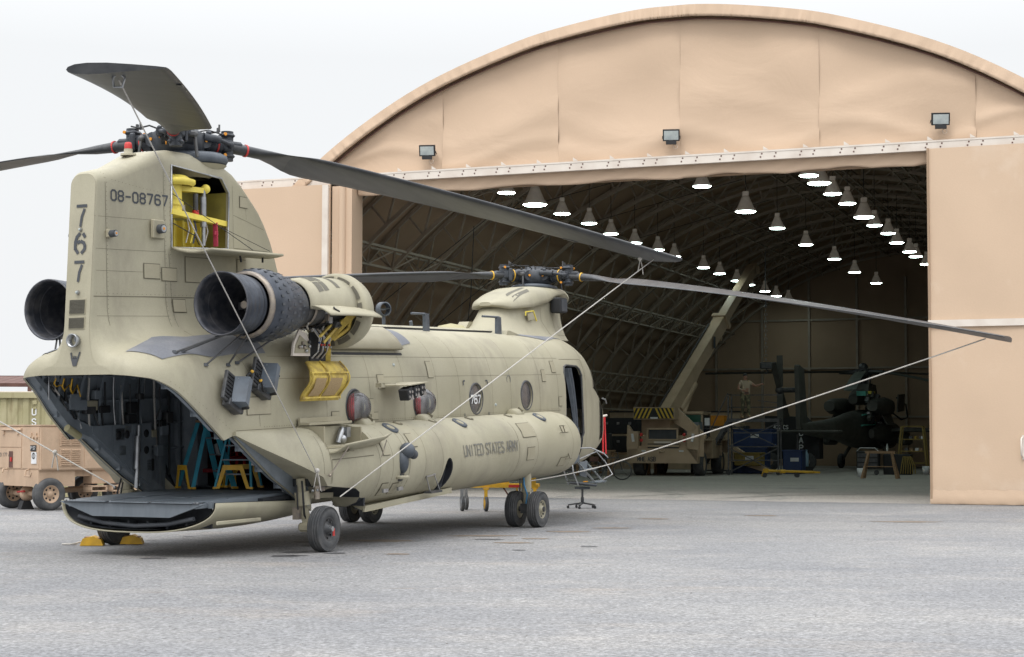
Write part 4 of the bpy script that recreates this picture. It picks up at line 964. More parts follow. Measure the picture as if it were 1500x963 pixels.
MB().ball((12.55, 0, 3.92), .26, 16, 10, (.9, 1, .6)).build('front_blister', ring_m, fp)
bx = MB().box((11.75, -.63, 3.66), (.34, .22, .30), r=.02).build('sensor_box', black, fp); MB().box((11.75, -.745, 3.66), (.26, .012, .24)).build('box_face', stencil, bx)
mb = MB(); seamline([(11.15, 3.6), (11.1, 3.35), (11.35, 3.05)], .01, bvh=FPB, mb=mb); seamline([(11.7, 3.5), (11.7, 3.08), (12.8, 3.08)], .008, bvh=FPB, mb=mb); mb.build('pylon_joints', seam, fp)['kind'] = 'stuff'
MB().bar((10.40, -.52, 3.50), (10.72, -.535, 3.53), .025, .02).bar((10.72, -.535, 3.53), (10.86, -.54, 3.34), .02).bar((10.40, -.52, 3.50), (10.40, -.52, 3.43), .018).build('primer_edge', yellow, fp)
MB().box((10.6, -.53, 3.42), (.24, .02, .13), R3('Y', -.15)).build('open_hatch', paint2, fp)
MB().prism([(9.3, 3.04), (10.0, 3.04), (9.45, 3.13), (9.36, 3.13)], ((0, -.62, 0), (1, 0, 0), (0, 0, 1), (0, 1, 0)), .12).build('wedge_fairing', paint, fp)
# ---------------------------------------------------------------- spine: drive shaft tunnel, antennas
for i in range(9):
    x0, x1 = 2.95+i*.78, 2.95+(i+1)*.78-.012
    mb = MB(); rg = [[V((x, .30*cos(pi*k/14), 3.02+.155*max(sin(pi*k/14), 0)**.8)) for k in range(15)] for x in (x0, x1)]
    mb.loft(rg, False); mb.add(rg[1], [tuple(range(15))]); mb.build('drive_shaft_cover', paint, heli)
MB().box((6.4, 0, 3.03), (7.0, .56, .2)).build('tunnel_core', black, heli)
a = MB().prism([(6.26, 3.02), (6.42, 3.02), (6.40, 3.36), (6.26, 3.36)], ((0, -.55, 0), (1, 0, 0), (0, 0, 1), (0, 1, 0)), .05).box((6.34, -.525, 3.03), (.3, .16, .03)).build('blade_antenna', ring_m, heli); MB().cyl((5.82, -.525, 3.35), (6.3, -.525, 3.35), .02, n=8).build('antenna_arm', ring_m, a)
a = MB().prism([(9.06, 3.02), (9.26, 3.02), (9.24, 3.37), (9.08, 3.37)], ((0, -.55, 0), (1, 0, 0), (0, 0, 1), (0, 1, 0)), .05).box((9.16, -.525, 3.03), (.3, .16, .03)).build('blade_antenna', ring_m, heli); MB().cyl((8.5, -.525, 3.37), (9.2, -.525, 3.37), .02, n=8).build('antenna_arm', ring_m, a)
a = MB().cyl((6.2, .2, 3.1), (6.2, .2, 3.33), .03, n=8).build('loop_antenna_mast', ring_m, heli); MB().lathe([(-.06, .10), (-.06, .12), (.06, .12), (.06, .10)], (6.2, .2, 3.45), (.5, 1, 0), n=24).build('loop', ring_m, a); MB().lathe([(-.012, .05), (.012, .12)], (6.2, .2, 3.45), (0, 0, 1), n=20).build('loop', ring_m, a)
MB().box((5.2, .3, 3.22), (.28, .2, .26), r=.03).build('roof_box', ring_m, heli)
MB().cyl((7.4, .3, 3.1), (7.35, .3, 3.28), .03, n=8).box((7.7, .3, 3.18), (.35, .2, .04)).box((8.3, .3, 3.17), (.3, .2, .04)).build('roof_fitting', ring_m, heli)
MB().lathe([(0, .36), (.02, .34), (.13, .22), (.17, .001)], (8.8, .25, 3.10), n=24).build('round_roof_dome', olive, heli)
MB().prism([(9.3, 3.1), (9.8, 3.1), (9.75, 3.32), (9.55, 3.32)], ((0, .25, 0), (1, 0, 0), (0, 0, 1), (0, 1, 0)), .2).build('roof_scoop', paint2, heli)
f = drape([(2.35, -.75), (4.35, -.75), (4.35, -1.08), (2.35, -1.08)], lift=.05, cast=(0, 0, -1), m=paint2, parent=heli, name='roof_service_panel'); m = f.modifiers.new('t', 'SOLIDIFY'); m.thickness = .05
mb = MB(); seamline([(2.3, -1.10), (4.38, -1.10)], .04, cast=(0, 0, -1), mb=mb, lift=.01); mb.build('painted_gutter_shadow', black, heli)  # black strip painted as the shadow along the roof panel edge
# ---------------------------------------------------------------- engines
def engine(sg):
    A = V((-.80, sg*1.35, 3.27)); ax = V((1, 0, 0)); e = MB()
    e.lathe([(.0, .40), (-.02, .405), (-.02, .388), (.05, .375), (.25, .36), (.5, .33), (.8, .27), (1.0, .22)], A, ax, n=48); eo = e.build('exhaust_duct', exin, heli)
    m = MB(); pr = []
    for i in range(9): pr += [(.0+i*.055, .392-i*.0035+.016*(i % 2)), (.028+i*.055, .40-i*.0035-.012*(i % 2))]
    m.lathe(pr, A, ax, n=48).build('corrugated_shroud', exh, eo)
    mb = MB()
    for i in range(4):      # inner stiffening hoops
        mb.lathe([(.10+i*.13, .378-i*.012), (.115+i*.13, .362-i*.012), (.13+i*.13, .376-i*.012)], A, ax, n=48)
    mb.build('duct_hoop', exin, eo)
    MB().lathe([(.50, .39), (.50, .425), (.57, .435), (.60, .40)], A, ax, n=48).build('hot_ring', brass, eo)
    MB().lathe([(.58, .41), (.64, .46), (.72, .475), (.86, .475), (1.0, .46), (1.2, .425), (1.38, .385), (1.5, .35), (1.62, .29), (1.72, .27)], A, ax, n=56).build('suppressor_body', exh, eo)
    mb = MB()
    for j, (h, r) in enumerate(((.70, .477), (.84, .48), (1.0, .464), (1.16, .436), (1.31, .402))):
        for i in range(28):
            t = 2*pi*(i+.5*(j % 2))/28; d = V((0, cos(t), sin(t))); p = A+ax*h+d*r
            mb.box(p, (.055, .034, .005), Matrix(((1, 0, 0), (0, sin(t), cos(t)), (0, -cos(t), sin(t)))))
    mb.build('cooling_louvres', stencil, eo)
    MB().lathe([(-.0, .001), (.0, .05), (.1, .12), (.3, .17), (.35, .19)], A+ax*.55, ax, n=24).build('centre_cone', dmetal, eo); MB().cyl(A+ax*.54, A+ax*.50, .05, n=14).build('cone_tip', brass, eo)
    for k in range(6):
        t = k*pi/3; d = V((0, cos(t), sin(t))); MB().bar(A+ax*.8+d*.12, A+ax*.8+d*.33, .03, .1).build('duct_strut', dmetal, eo)
    # core engine and cowls
    eb_ = MB().lathe([(1.60, .27), (1.7, .29), (1.78, .24), (2.0, .25), (2.2, .22), (2.6, .22), (2.75, .26)], A, ax, n=32).build('engine_core', dmetal, heli)
    MB().lathe([(1.84, .255), (1.86, .27), (1.90, .255)], A, ax, n=32).lathe([(2.2, .23), (2.23, .25), (2.26, .23)], A, ax, n=32).build('engine_flange', brass, eb_)
    a0, a1 = (0, pi) if sg > 0 else (0, pi)
    rg = []
    for h, r in ((1.58, .34), (1.66, .37), (1.9, .395), (2.2, .41), (2.5, .415), (2.74, .415)):
        rg.append([A+ax*h+V((0, -sg*0+r*cos(t), r*sin(t)*1.0+.02)) for t in [(-.05 if sg > 0 else .12)*pi+(1.05*pi-(.0 if sg > 0 else .12*pi))*k/24+(0 if sg > 0 else 0) for k in range(25)]])
    mb = MB(); mb.loft(rg, False); cw = mb.build('engine_cowl', paint, heli); mm_ = cw.modifiers.new('t', 'SOLIDIFY'); mm_.thickness = .02
    CB = BVHTree.FromPolygons(mb.v, mb.f)
    for (x0, x1, y0, y1) in ((1.00, 1.12, .04, .20), (1.14, 1.26, .04, .20), (1.00, 1.12, .22, .34), (1.14, 1.26, .22, .34), (1.48, 1.58, -.10, .32)):
        drape([(x0, sg*(1.35+y0)), (x1, sg*(1.35+y0)), (x1, sg*(1.35+y1)), (x0, sg*(1.35+y1))], lift=.004, cast=(0, 0, -1), bvh=CB, m=mesh_m, parent=cw, name='cowl_screen', sub=.05)
    # inlet particle screen: bulging ring with mesh panels on its back
    S = A+ax*2.72-V((0, 0, .02))
    sc_ = MB().lathe([(-.02, .40), (.0, .50), (.06, .53), (.16, .53), (.30, .49), (.40, .38), (.45, .20), (.46, .001)], S, ax, n=48).build('inlet_screen', paint, heli)
    for k in range(11):
        t0 = 2*pi*k/11+.06; t1 = 2*pi*(k+1)/11-.06; mb = MB(); rr = []
        for h, r in ((-.030, .415), (-.020, .485)): rr.append([S+ax*h+V((0, r*cos(t0+(t1-t0)*q/8), r*sin(t0+(t1-t0)*q/8))) for q in range(9)])
        mb.loft(rr, False); mb.build('mesh_panel', mesh_m, sc_)
    # struts to the roof
    for (p, q) in (((-.55, 0, -.36), (-1.12, -.42, -.40)), ((-.50, 0, -.36), (-.98, -.40, -.47)), ((-.25, .0, -.38), (-.70, -.25, -.70)), ((-.20, .05, -.40), (-.25, -.22, -.70)), ((.55, .0, -.40), (-.05, -.22, -.75)), ((-.25, .0, -.39), (.55, .02, -.41))):
        P_, Q_ = V((-.10, sg*1.35, 3.27))+V((p[0], sg*p[1], p[2])), V((-.10, sg*1.35, 3.27))+V((q[0], sg*(q[1]), q[2]))
        tp_ = ontop(Q_.x, Q_.y)
        if tp_ is not None and abs(tp_.z-Q_.z) < .6: Q_ = tp_
        o = MB().cyl(P_, Q_, .013, n=8).build('support_strut', dmetal, eo); MB().cyl(Q_-V((0, 0, .01)), Q_+V((0, 0, .03)), .045, .02, 10).build('foot_fitting', stencil, o)
    return A, eb_, cw
A_, core, cowlR = engine(-1); engine(1)
# opened right cowl: raised door, hanging yellow panel, pipes
mb = MB(); rg = []
for i in range(9):
    x = .72+i*(1.38/8); rg.append([V((x+.0, -1.74-.30*t, 3.30-.03*t-.10*t*t-.02*abs(x-1.4))) for t in [k/5 for k in range(6)]])
mb.loft(rg, False); o = mb.build('raised_cowl_door', paint, cowlR); m = o.modifiers.new('t', 'SOLIDIFY'); m.thickness = .02
MB().tube([(1.0, -2.0, 3.20), (.95, -1.95, 3.24), (1.02, -1.9, 3.26)], .012, 6).build('door_latch', black, o)
random.seed(11)
pal = [metal, dmetal, dmetal, brass, black, rope_m]
for k in range(30):     # pipes and harness round the engine
    x0 = .98+random.random()*.8; a0 = random.uniform(-2.4, -1.0); pts = []
    for j in range(6):
        a = a0+j*.22; x = x0+.18*sin(j*1.1+k)*(.5); r = .25+.05*random.random(); pts.append((x+j*.02, -1.35+r*cos(a)*1.0, 3.26+r*sin(a)))
    MB().tube(pts, .008+.008*random.random(), 5).build('engine_pipe', pal[k % 6], core)
for k in range(9):
    x = 1.30+k*.035; MB().tube([(x-.05, -1.42, 3.0), (x+.02*sin(k), -1.50, 2.86), (x+.03*cos(k*2), -1.46, 2.68), (x, -1.34, 2.56)], .010, 5).build('engine_hose', (rope_m, metal, black, brass)[k % 4], core)
    MB().ball((x+.02*sin(k), -1.50, 2.80-.03*(k % 3)), .016, 8, 5).build('hose_clip', (bluebin, red, metal)[k % 3], core)
for k in range(14):
    MB().box((1.0+random.random()*.75, -1.52-.06*random.random(), 3.0+random.random()*.28), (.05+.05*random.random(), .05, .04+.05*random.random()), R3('X', random.random())).build('engine_unit', (dmetal, metal, dmetal, brass)[k % 4], core)
MB().bar((1.12, -1.62, 2.88), (1.70, -1.50, 3.10), .03).bar((1.40, -1.5, 2.80), (1.80, -1.58, 3.12), .035).bar((1.72, -1.4, 2.86), (1.85, -1.72, 3.2), .05, .09).tube([(1.90, -1.68, 3.25), (1.92, -1.60, 3.0), (1.80, -1.42, 2.85)], .03, 6).bar((1.62, -1.44, 2.85), (1.74, -1.36, 2.54), .09, .02).build('engine_mount', oldyellow, core)
MB().prism([(.82, 2.62), (1.28, 2.62), (1.28, 2.80), (1.18, 2.92), (1.0, 2.98), (.86, 2.80)], ((0, -1.34, 0), (1, 0, 0), (0, 0, 1), (0, -1, 0)), .03).build('lower_cowl_frame', beam_m, core)
MB().prism([(.86, 2.66), (1.24, 2.66), (1.24, 2.78), (1.0, 2.90), (.9, 2.78)], ((0, -1.372, 0), (1, 0, 0), (0, 0, 1), (0, -1, 0)), .01).build('cowl_lining', paint2, core)
for k in range(8): MB().ball((.92+random.random()*.3, -1.40, 2.68+random.random()*.14), .025, 8, 5).build('engine_fitting', (metal, brass, dmetal)[k % 3], core)
MB().box((1.47, -1.36, 2.72), (.40, .03, .44)).build('accessory_recess', black, core)
# hanging yellow panel (curved, two mesh windows)
rg = []
for i in range(11):
    t = i/10; rg.append([V((x+(.0 if x > 1.4 else .14*max(0, .35-t)/.35*(1.5-x)/.6), -1.40-.16*sin(pi*min(1, t*1.15))-.04, 2.55-.54*t)) for x in (.92, 1.1, 1.28, 1.5, 1.72, 1.90)])
mb = MB(); mb.loft(rg, False); hp = mb.build('hanging_cowl_panel', oldyellow, core); m = hp.modifiers.new('t', 'SOLIDIFY'); m.thickness = .03; HPB = BVHTree.FromPolygons(mb.v, mb.f)
for x0, x1 in ((1.02, 1.30), (1.38, 1.72)): drape(rect(x0, x1, 2.09, 2.32), lift=.022, bvh=HPB, m=mesh_y, parent=hp, name='mesh_window')
mb = MB()
for x in (.93, 1.36, 1.89): mb.tube([V((x, -1.40-.16*sin(pi*min(1, t*1.15))-.065, 2.55-.52*t)) for t in [(k+(3 if x < 1 else 0))/10 for k in range(11 if x > 1 else 8)]], .013, 5)
for t in (.30, .95): mb.bar((.9, -1.40-.16*sin(pi*min(1, t*1.15))-.07, 2.55-.52*t), (1.89, -1.40-.16*sin(pi*min(1, t*1.15))-.07, 2.55-.52*t), .022)
mb.build('panel_rib', oldyellow, hp)
# ---------------------------------------------------------------- pylon equipment bay (open hatch)
bl = MB()
bl.add([(-.50, .10, 4.03), (.70, .10, 4.07), (.70, .10, 5.25), (-.50, .10, 5.28)], [(0, 1, 2, 3)]); bl.add([(-.50, -.40, 4.02), (.70, -.40, 4.06), (.70, .1, 4.06), (-.50, .1, 4.02)], [(0, 1, 2, 3)])
bl.add([(.72, -.42, 4.06), (.72, -.42, 4.85), (.72, .1, 4.85), (.72, .1, 4.06)], [(0, 1, 2, 3)]); bl.add([(-.505, -.36, 4.03), (-.505, -.36, 5.1), (-.505, .1, 5.1), (-.505, .1, 4.03)], [(0, 1, 2, 3)])
byo = bl.build('bay_liner', mat('bay_primer', (.30, .26, .06), (.22, .19, .05), rough=.6, scale=5), heli)
fr_ = []
for a in bayp+[bayp[0]]:
    q, _ = on(a[0], a[1]); fr_.append(q+V((0, -.006, 0)))
MB().tube(fr_, .014, 6).build('hatch_frame', metal, byo)
MB().cyl((-.30, -.22, 4.45), (-.30, -.22, 4.98), .16, n=24).cyl((-.30, -.22, 4.60), (-.30, -.22, 4.66), .18, n=24).build('rotor_mast', yellow, byo)
MB().lathe([(0, .30), (.03, .34), (.08, .34), (.10, .28), (.14, .22)], (-.22, -.16, 4.86), n=28).prism([(-.3, -.30), (.24, -.40), (.26, -.34), (-.2, -.10)], ((0, 0, 4.80), (1, 0, 0), (0, 1, 0), (0, 0, 1)), .07).ball((.28, -.38, 4.86), .065, 12, 8).build('swashplate_arm', yellow, byo)
MB().cyl((.22, -.38, 4.10), (.24, -.38, 4.84), .028, n=12).cyl((.22, -.38, 4.35), (.22, -.38, 4.75), .045, n=12).build('actuator', metal, byo)
MB().cyl((.08, -.36, 4.55), (.08, -.36, 4.78), .035, n=12).build('actuator_valve', dmetal, byo); MB().cyl((.08, -.36, 4.50), (.08, -.36, 4.56), .045, n=12).build('red_fitting', red, byo)
MB().bar((-.50, -.36, 4.50), (.72, -.40, 4.42), .10, .07).build('bay_beam', yellow, byo)
lp = MB().box((.1, .02, 4.24), (1.2, .03, .42)).build('bay_lower_panel', yellow, byo)
mb = MB()
for k in range(6): mb.box((-.42+k*.20, -.04, 4.24), (.03, .10, .42))
mb.build('panel_stiffener', yellow, byo)
MB().box((-.18, -.30, 4.58), (.18, .06, .10), r=.02).build('bearing_lug', brass, byo)
MB().bar((.44, -.42, 4.42), (.42, -.44, 4.10), .07, .012).box((.43, -.44, 4.28), (.07, .02, .05)).build('lock_strap', strap, byo)
for x, m_ in ((.0, yellow), (.06, bluebin), (-.1, rope_m), (.32, rope_m)): MB().tube([(x, -.34, 4.48), (x+.03, -.36, 4.3), (x-.02, -.34, 4.12)], .010, 5).build('bay_hose', m_, byo)
MB().tube([(-.5, -.38, 4.36), (.0, -.40, 4.22), (.1, -.40, 4.10)], .007, 5).build('bay_cable', black, byo)
mb = MB(); rg = []
for i in range(11):     # hatch door folded down to horizontal work shelf
    x = -.55+1.72*i/10; rg.append([V((x+.12*t, -.43-.52*t, 4.04-.03*t-.05*sin(pi*t)+.02*i/10)) for t in [k/5 for k in range(6)]])
mb.loft(rg, False); o = mb.build('work_platform', paint, heli); m = o.modifiers.new('t', 'SOLIDIFY'); m.thickness = .03
MB().bar((.45, -.8, 3.98), (.48, -.8, 3.88), .02).bar((1.0, -.8, 4.0), (1.0, -.8, 3.90), .02).cyl((-.45, -.35, 4.75), (.62, -.90, 4.04), .005, n=4).cyl((.5, -.35, 4.42), (1.0, -.92, 4.05), .005, n=4).build('platform_stay', black, o)
# ---------------------------------------------------------------- rotors
def blade_part(C, az, drop, R_=9.14, sgn=1, parent=None, curve=1.3, name='rotor_blade', pitch0=.16, hubparent=None):
    """C world hub centre; built in world then brought to the helicopter frame"""
    d = V((cos(az), sin(az), 0)); n = V((-sin(az), cos(az), 0))*sgn; up = V((0, 0, 1)); W = C
    def ctr(r): return W+d*r+up*(-drop*max(0, (r-.4)/(R_-.4))**curve)
    def w2(p): return W2L(p)
    prof = [(-.25, 0), (-.235, .022), (-.18, .042), (-.08, .052), (.08, .050), (.28, .034), (.48, .014), (.56, .003), (.56, -.003), (.48, -.008), (.28, -.020), (.08, -.034), (-.08, -.040), (-.18, -.034), (-.235, -.02)]
    rings = []
    rs = [.72, 1.0, 1.3, 1.6, 1.85, 2.05, 2.25, 2.45, 2.7, 3.0, 3.6, 4.4, 5.2, 6.0, 6.8, 7.6, 8.3, 8.8, 9.02, R_]
    for r in rs:
        k = min(1, max(0, (r-1.05)/1.15)); k = k*k*(3-2*k); tw = pitch0-.21*(r-2)/(R_-2)*k; c_ = ctr(r); slope = (ctr(r+.05)-ctr(r-.05)).normalized(); u2 = n.cross(slope)*(1 if sgn > 0 else -1)
        if u2.z < 0: u2 = -u2
        ring = []
        for i, (a, b) in enumerate(prof):
            th = 2*pi*i/len(prof)+pi; cr = (.085*cos(th), -.075*sin(th)); 
            tp_ = 1 if r < 9.0 else (.99 if r < 9.1 else .975)
            lead = -a*tp_*(1)      # leading edge towards +n
            A = (-cr[0]*1*(1-k)+(lead+.0)*k, cr[1]*(1-k)*-1+b*k)
            y, z = A; y2, z2 = y*cos(tw)-z*sin(tw), y*sin(tw)+z*cos(tw)
            ring.append(w2(c_+n*y2+u2*z2))
        rings.append(ring)
    mb = MB(); mb.loft(rings, True, True); b = mb.build(name, blade_m, parent)
    # tab, tip weights, bands
    def loc(r, y, z): return w2(ctr(r)+n*y+up*(z-.0))
    mb = MB(); mb.prism([(0, 0), (.30, 0), (.30, -.05), (0, -.05)], (loc(7.2, -.555, -.01), loc(8.2, -.555, -.01)-loc(7.2, -.555, -.01), -(loc(7.2, .4, 0)-loc(7.2, -.6, 0)), V((0, 0, -1))), .006); mb.build('trim_tab', blade_m, b)
    MB().cyl(loc(1.0, 0, 0), loc(1.025, 0, 0), .088, n=20).build('colour_band', b_band, b)
    return b, ctr, n
def hub(C, azs, name, bandm, sgn):
    h = MB()
    LC = W2L(C); X = HM.to_3x3().inverted()
    def w2(p): return W2L(p)
    M3 = X
    body = MB(); body.lathe([(-.30, .16), (-.22, .22), (-.12, .34), (.08, .36), (.14, .26), (.16, .001)], LC, X @ V((0, 0, 1)), n=24)
    hb = body.build(name, hub_m, heli)
    cap_ = MB().lathe([(.14, .20), (.19, .18), (.20, .001)], LC, X @ V((0, 0, 1)), n=18).build('hub_cap', hub_m, hb)
    mb = MB(); 
    for k in range(8): t = k*pi/4; p = C+V((.26*cos(t), .26*sin(t), .15)); mb.cyl(w2(p), w2(p+V((0, 0, .035))), .022, n=6)
    mb.build('hub_bolt', dmetal, hb)['kind'] = 'stuff'
    for i, az in enumerate(azs):
        d = V((cos(az), sin(az), 0)); n = V((-sin(az), cos(az), 0)); up = V((0, 0, 1))
        def q(r, y, z): return w2(C+d*r*.62+n*y*.88+up*z*.84)
        def bx(mb, r, y, z, dr, dy, dz, rr=.02): 
            Mx = (X @ Matrix((d, n, up)).transposed()); mb.box(q(r, y, z), (dr*.62, dy*.88, dz*.84), Mx, r=rr); return mb
        arm = MB(); bx(arm, .42, 0, 0, .34, .30, .24, .04); arm.cyl(q(.46, -.24, 0), q(.46, .24, 0), .10, n=16); arm.cyl(q(.5, 0, 0), q(1.0, 0, 0), .12, .11, 20); arm.lathe([(0, .12), (.02, .135), (.05, .135), (.06, .12)], q(.58, 0, 0), (q(1, 0, 0)-q(0, 0, 0)), n=20)
        bx(arm, .62, .17, .05, .40, .06, .12); bx(arm, .62, -.17, .02, .34, .05, .14)
        a_ = arm.build('hub_arm', hub_m, hb)
        MB().lathe([(0, .124), (.025, .124)], q(.86, 0, 0), q(1, 0, 0)-q(0, 0, 0), n=20).build('colour_band', bandm, a_)
        lug = MB()         # lead-lag hinge block with fork above and below
        bx(lug, 1.12, 0, .0, .26, .26, .20, .03); bx(lug, 1.16, 0, .17, .30, .24, .08, .03); bx(lug, 1.16, 0, -.17, .30, .24, .08, .03); lug.cyl(q(1.18, 0, -.24), q(1.18, 0, .24), .085, n=16); bx(lug, 1.36, 0, 0, .34, .17, .17, .03); bx(lug, 1.05, .14, 0, .14, .06, .30)
        l_ = lug.build('hinge_block', hub_m, hb)
        dmp = MB(); dmp.cyl(q(.38, -.27, .06), q(.80, -.25, .04), .055, n=14).cyl(q(.80, -.25, .04), q(1.15, -.16, .0), .028, n=10).ball(q(1.15, -.15, 0), .05, 10, 6).cyl(q(.36, -.27, .06), q(.30, -.27, .06), .04, n=10)
        bx(dmp, .52, -.27, .13, .12, .07, .07); dmp.build('blade_damper', hub_m, hb)
        mb = MB(); mb.tube([q(.30, .2, .16), q(.5, .26, .22), q(.8, .22, .20), q(1.1, .12, .26)], .012, 5).tube([q(.2, -.2, .12), q(.55, -.22, .18), q(.95, -.12, .16)], .010, 5); mb.build('hub_hose', black, hb)
        mb = MB(); mb.cyl(q(.70, .26, .02), q(.74, .30, -.34), .022, n=8).ball(q(.70, .26, .02), .045, 10, 6); bx(mb, .74, .20, .02, .10, .16, .09); mb.build('pitch_link', dmetal, hb)
        for (r, y, z) in ((1.02, -.14, .17), (1.02, -.14, -.17), (1.26, .13, .17), (.46, -.26, .0), (.46, .26, .0), (.34, .12, .14)): 
            dd = V(q(r, y*1.2, z))-V(q(r, y, z)); MB().cyl(q(r, y, z), V(q(r, y, z))+dd.normalized()*.016, .022, n=12).build('bolt_cap', orange, hb)
        mb = MB(); bx(mb, 1.0, .06, .26, .05, .05, .08, .005); bx(mb, .9, .05, .22, .12, .03, .02, .005); mb.cyl(q(.98, .0, .22), q(.98, 0, .34), .014, n=6); mb.build('hub_bracket', dmetal, hb)
    return hb
CA = V((-4.4755, 22.4347, 5.4947)); AZA = .67155; AZC = AZA-2*pi/3-.022; CF = V((.4525, 33.223, 4.6913)); AZF = -.47674; TW = 2*pi/3
b_band = red
hA = hub(CA, [AZA, AZA-TW, AZA+TW], 'aft_rotor_hub', red, -1)
bladesA = [blade_part(CA, AZA, .9965, sgn=-1, parent=hA), blade_part(CA, AZC, 1.02, sgn=-1, parent=hA), blade_part(CA, AZA+TW, .95, sgn=-1, parent=hA)]
b_band = ypaint
hF = hub(CF, [AZF, AZF-TW, AZF+TW], 'forward_rotor_hub', ypaint, 1)
bladesF = [blade_part(CF, AZF, 1.4653, sgn=1, parent=hF), blade_part(CF, AZF-TW, .70, sgn=1, parent=hF), blade_part(CF, AZF+TW, 2.3, sgn=1, parent=hF)]
# rain shield rings under the hubs
LCA = W2L(CA)
MB().lathe([(-.34, .001), (-.34, .46), (-.33, .53), (-.28, .56), (-.22, .55), (-.18, .48), (-.17, .3), (-.15, .001)], LCA+V((.16, 0, .01)), (-.02, 0, 1), n=44).build('rain_shield', ring_m, heli)
MB().cyl(LCA-V((0, 0, .5)), LCA, .2, n=20).build('rotor_shaft', hub_m, heli)
MB().lathe([(-.50, .30), (-.40, .46), (-.33, .54)], LCA+V((.16, 0, 0)), (-.02, 0, 1), n=40).build('shield_collar', paint, heli)
LCF = W2L(CF); MB().cyl(LCF-V((0, 0, .3)), LCF, .2, n=20).build('rotor_shaft', hub_m, heli)
# ---------------------------------------------------------------- landing gear
def wheel(c, r=.31, w=.20, sgn=-1, hubm=paint, parent=None, name='wheel'):
    c = V(c); ax = V((0, sgn, 0)); h = w/2
    prof = [(-h*.8, r*.50), (-h, r*.62), (-h*1.0, r*.80), (-h*.82, r*.93)]
    for k in range(5):      # ribbed tread with four grooves
        y0 = -h*.70+k*h*.35-h*.13; y1 = y0+h*.27; rr = r*(1-.02*abs(k-2)); prof += [(y0-.001, rr-.010), (y0, rr), (y1, rr), (y1+.001, rr-.010)]
    prof += [(h*.82, r*.93), (h, r*.80), (h, r*.62), (h*.8, r*.50), (h*.6, r*.47)]
    w_ = MB().lathe(prof, c, ax, n=44).build(name, rubber, parent)
    rm = MB().lathe([(-h*.7, r*.5), (-h*.6, .001)], c, ax, n=28).lathe([(h*.78, r*.52), (h*.84, r*.48), (h*.60, r*.44), (h*.45, r*.34), (h*.55, r*.20), (h*.95, r*.17), (h*1.02, r*.12), (h*1.02, .001)], c, ax, n=28).build('rim', hubm, w_)
    mb = MB()
    for k in range(8): t = k*pi/4; p = c+V((r*.38*cos(t), 0, r*.38*sin(t)))+ax*h*.48; mb.cyl(p, p+ax*.02, .014, n=6)
    mb.build('wheel_bolt', dmetal, rm)['kind'] = 'stuff'; return w_
XG = .99; RT = .31
def gz0(x): return -.04*(x-.99)      # ground height in the tilted frame
w1 = wheel((XG, -1.72, gz0(XG)+RT-.003), parent=heli, hubm=dmetal); MB().box((XG+.06, -1.835, RT-.05), (.05, .008, .10)).build('red_tag', red, w1)
MB().cyl((XG, -1.5, RT), (XG, -1.86, RT), .035, n=10).build('axle', metal, w1)
wheel((XG, 1.72, gz0(XG)+RT-.003), parent=heli, hubm=dmetal, sgn=1)
for sg in (-1, 1):
    g_ = MB().cyl((.92, sg*1.45, .45), (.90, sg*1.42, .98), .06, n=14).cyl((.92, sg*1.45, .62), (.91, sg*1.43, .80), .10, n=16).box((.93, sg*1.50, RT+.02), (.16, .22, .12), r=.03).bar((.95, sg*1.5, .36), (.92, sg*1.44, .6), .09, .12).build('aft_gear_leg', paint2, heli)
    MB().bar((1.0, sg*1.4, .74), (1.75, sg*1.38, .70), .08, .07).bar((1.0, sg*1.55, .80), (1.55, sg*1.5, .83), .05, .03).build('drag_brace', paint2, g_)
    MB().tube([(.84, sg*1.48, .95), (.80, sg*1.52, .75), (.86, sg*1.50, .5), (.95, sg*1.48, .4)], .014, 6).tube([(.80, sg*1.42, .9), (.76, sg*1.46, .6), (.86, sg*1.44, .45)], .012, 6).build('brake_hose', black, g_)
    MB().box((.80, sg*1.42, .52), (.06, .10, .16)).cyl((1.02, sg*1.60, .88), (1.02, sg*1.60, .70), .04, n=10).box((1.14, sg*1.60, .84), (.10, .05, .08)).build('gear_fitting', brass, g_)
    mb = MB()
    for x in (.88, 1.0): mb.ball((x, sg*1.62, .82), .022, 8, 6)
    mb.build('bolt_head', metal, g_)
xf = 7.86
for sg in (-1, 1):
    g_ = MB().cyl((xf, sg*1.62, gz0(xf)+RT), (xf, sg*1.62, .70), .06, n=14).cyl((xf, sg*1.62, .32), (xf, sg*1.62, .70), .085, n=14).build('forward_gear_leg', paint2, heli)
    MB().cyl((xf, sg*1.30, gz0(xf)+RT), (xf, sg*1.95, gz0(xf)+RT), .045, n=12).box((xf, sg*1.62, gz0(xf)+RT), (.14, .14, .14), r=.02).build('axle', dmetal, g_)
    MB().tube([(xf-.08, sg*1.60, .70), (xf-.10, sg*1.62, .45), (xf-.06, sg*1.66, .28), (xf-.10, sg*1.64, .08), (xf-.12, sg*1.66, -.02), (xf-.04, sg*1.70, .0)], .014, 6).build('brake_hose', bluebin if False else mat('blue_hose', (.05, .22, .42), rough=.4), g_)
    MB().bar((xf-.16, sg*1.58, .62), (xf-.2, sg*1.58, .20), .02).bar((xf+.14, sg*1.55, .62), (xf+.12, sg*1.55, .2), .025).box((xf-.1, sg*1.62, .05), (.08, .12, .16)).build('gear_linkage', dmetal, g_)
    wheel((xf, sg*1.83, gz0(xf)+RT-.003), parent=heli, sgn=sg, hubm=paint); wheel((xf, sg*1.42, gz0(xf)+RT-.003), parent=heli, sgn=-sg, hubm=paint)
MB().box((4.9, 0, .42), (.24, .2, .14), r=.02).cyl((4.95, -.1, .42), (4.95, .1, .42), .06, n=10).build('belly_hook', dmetal, heli)
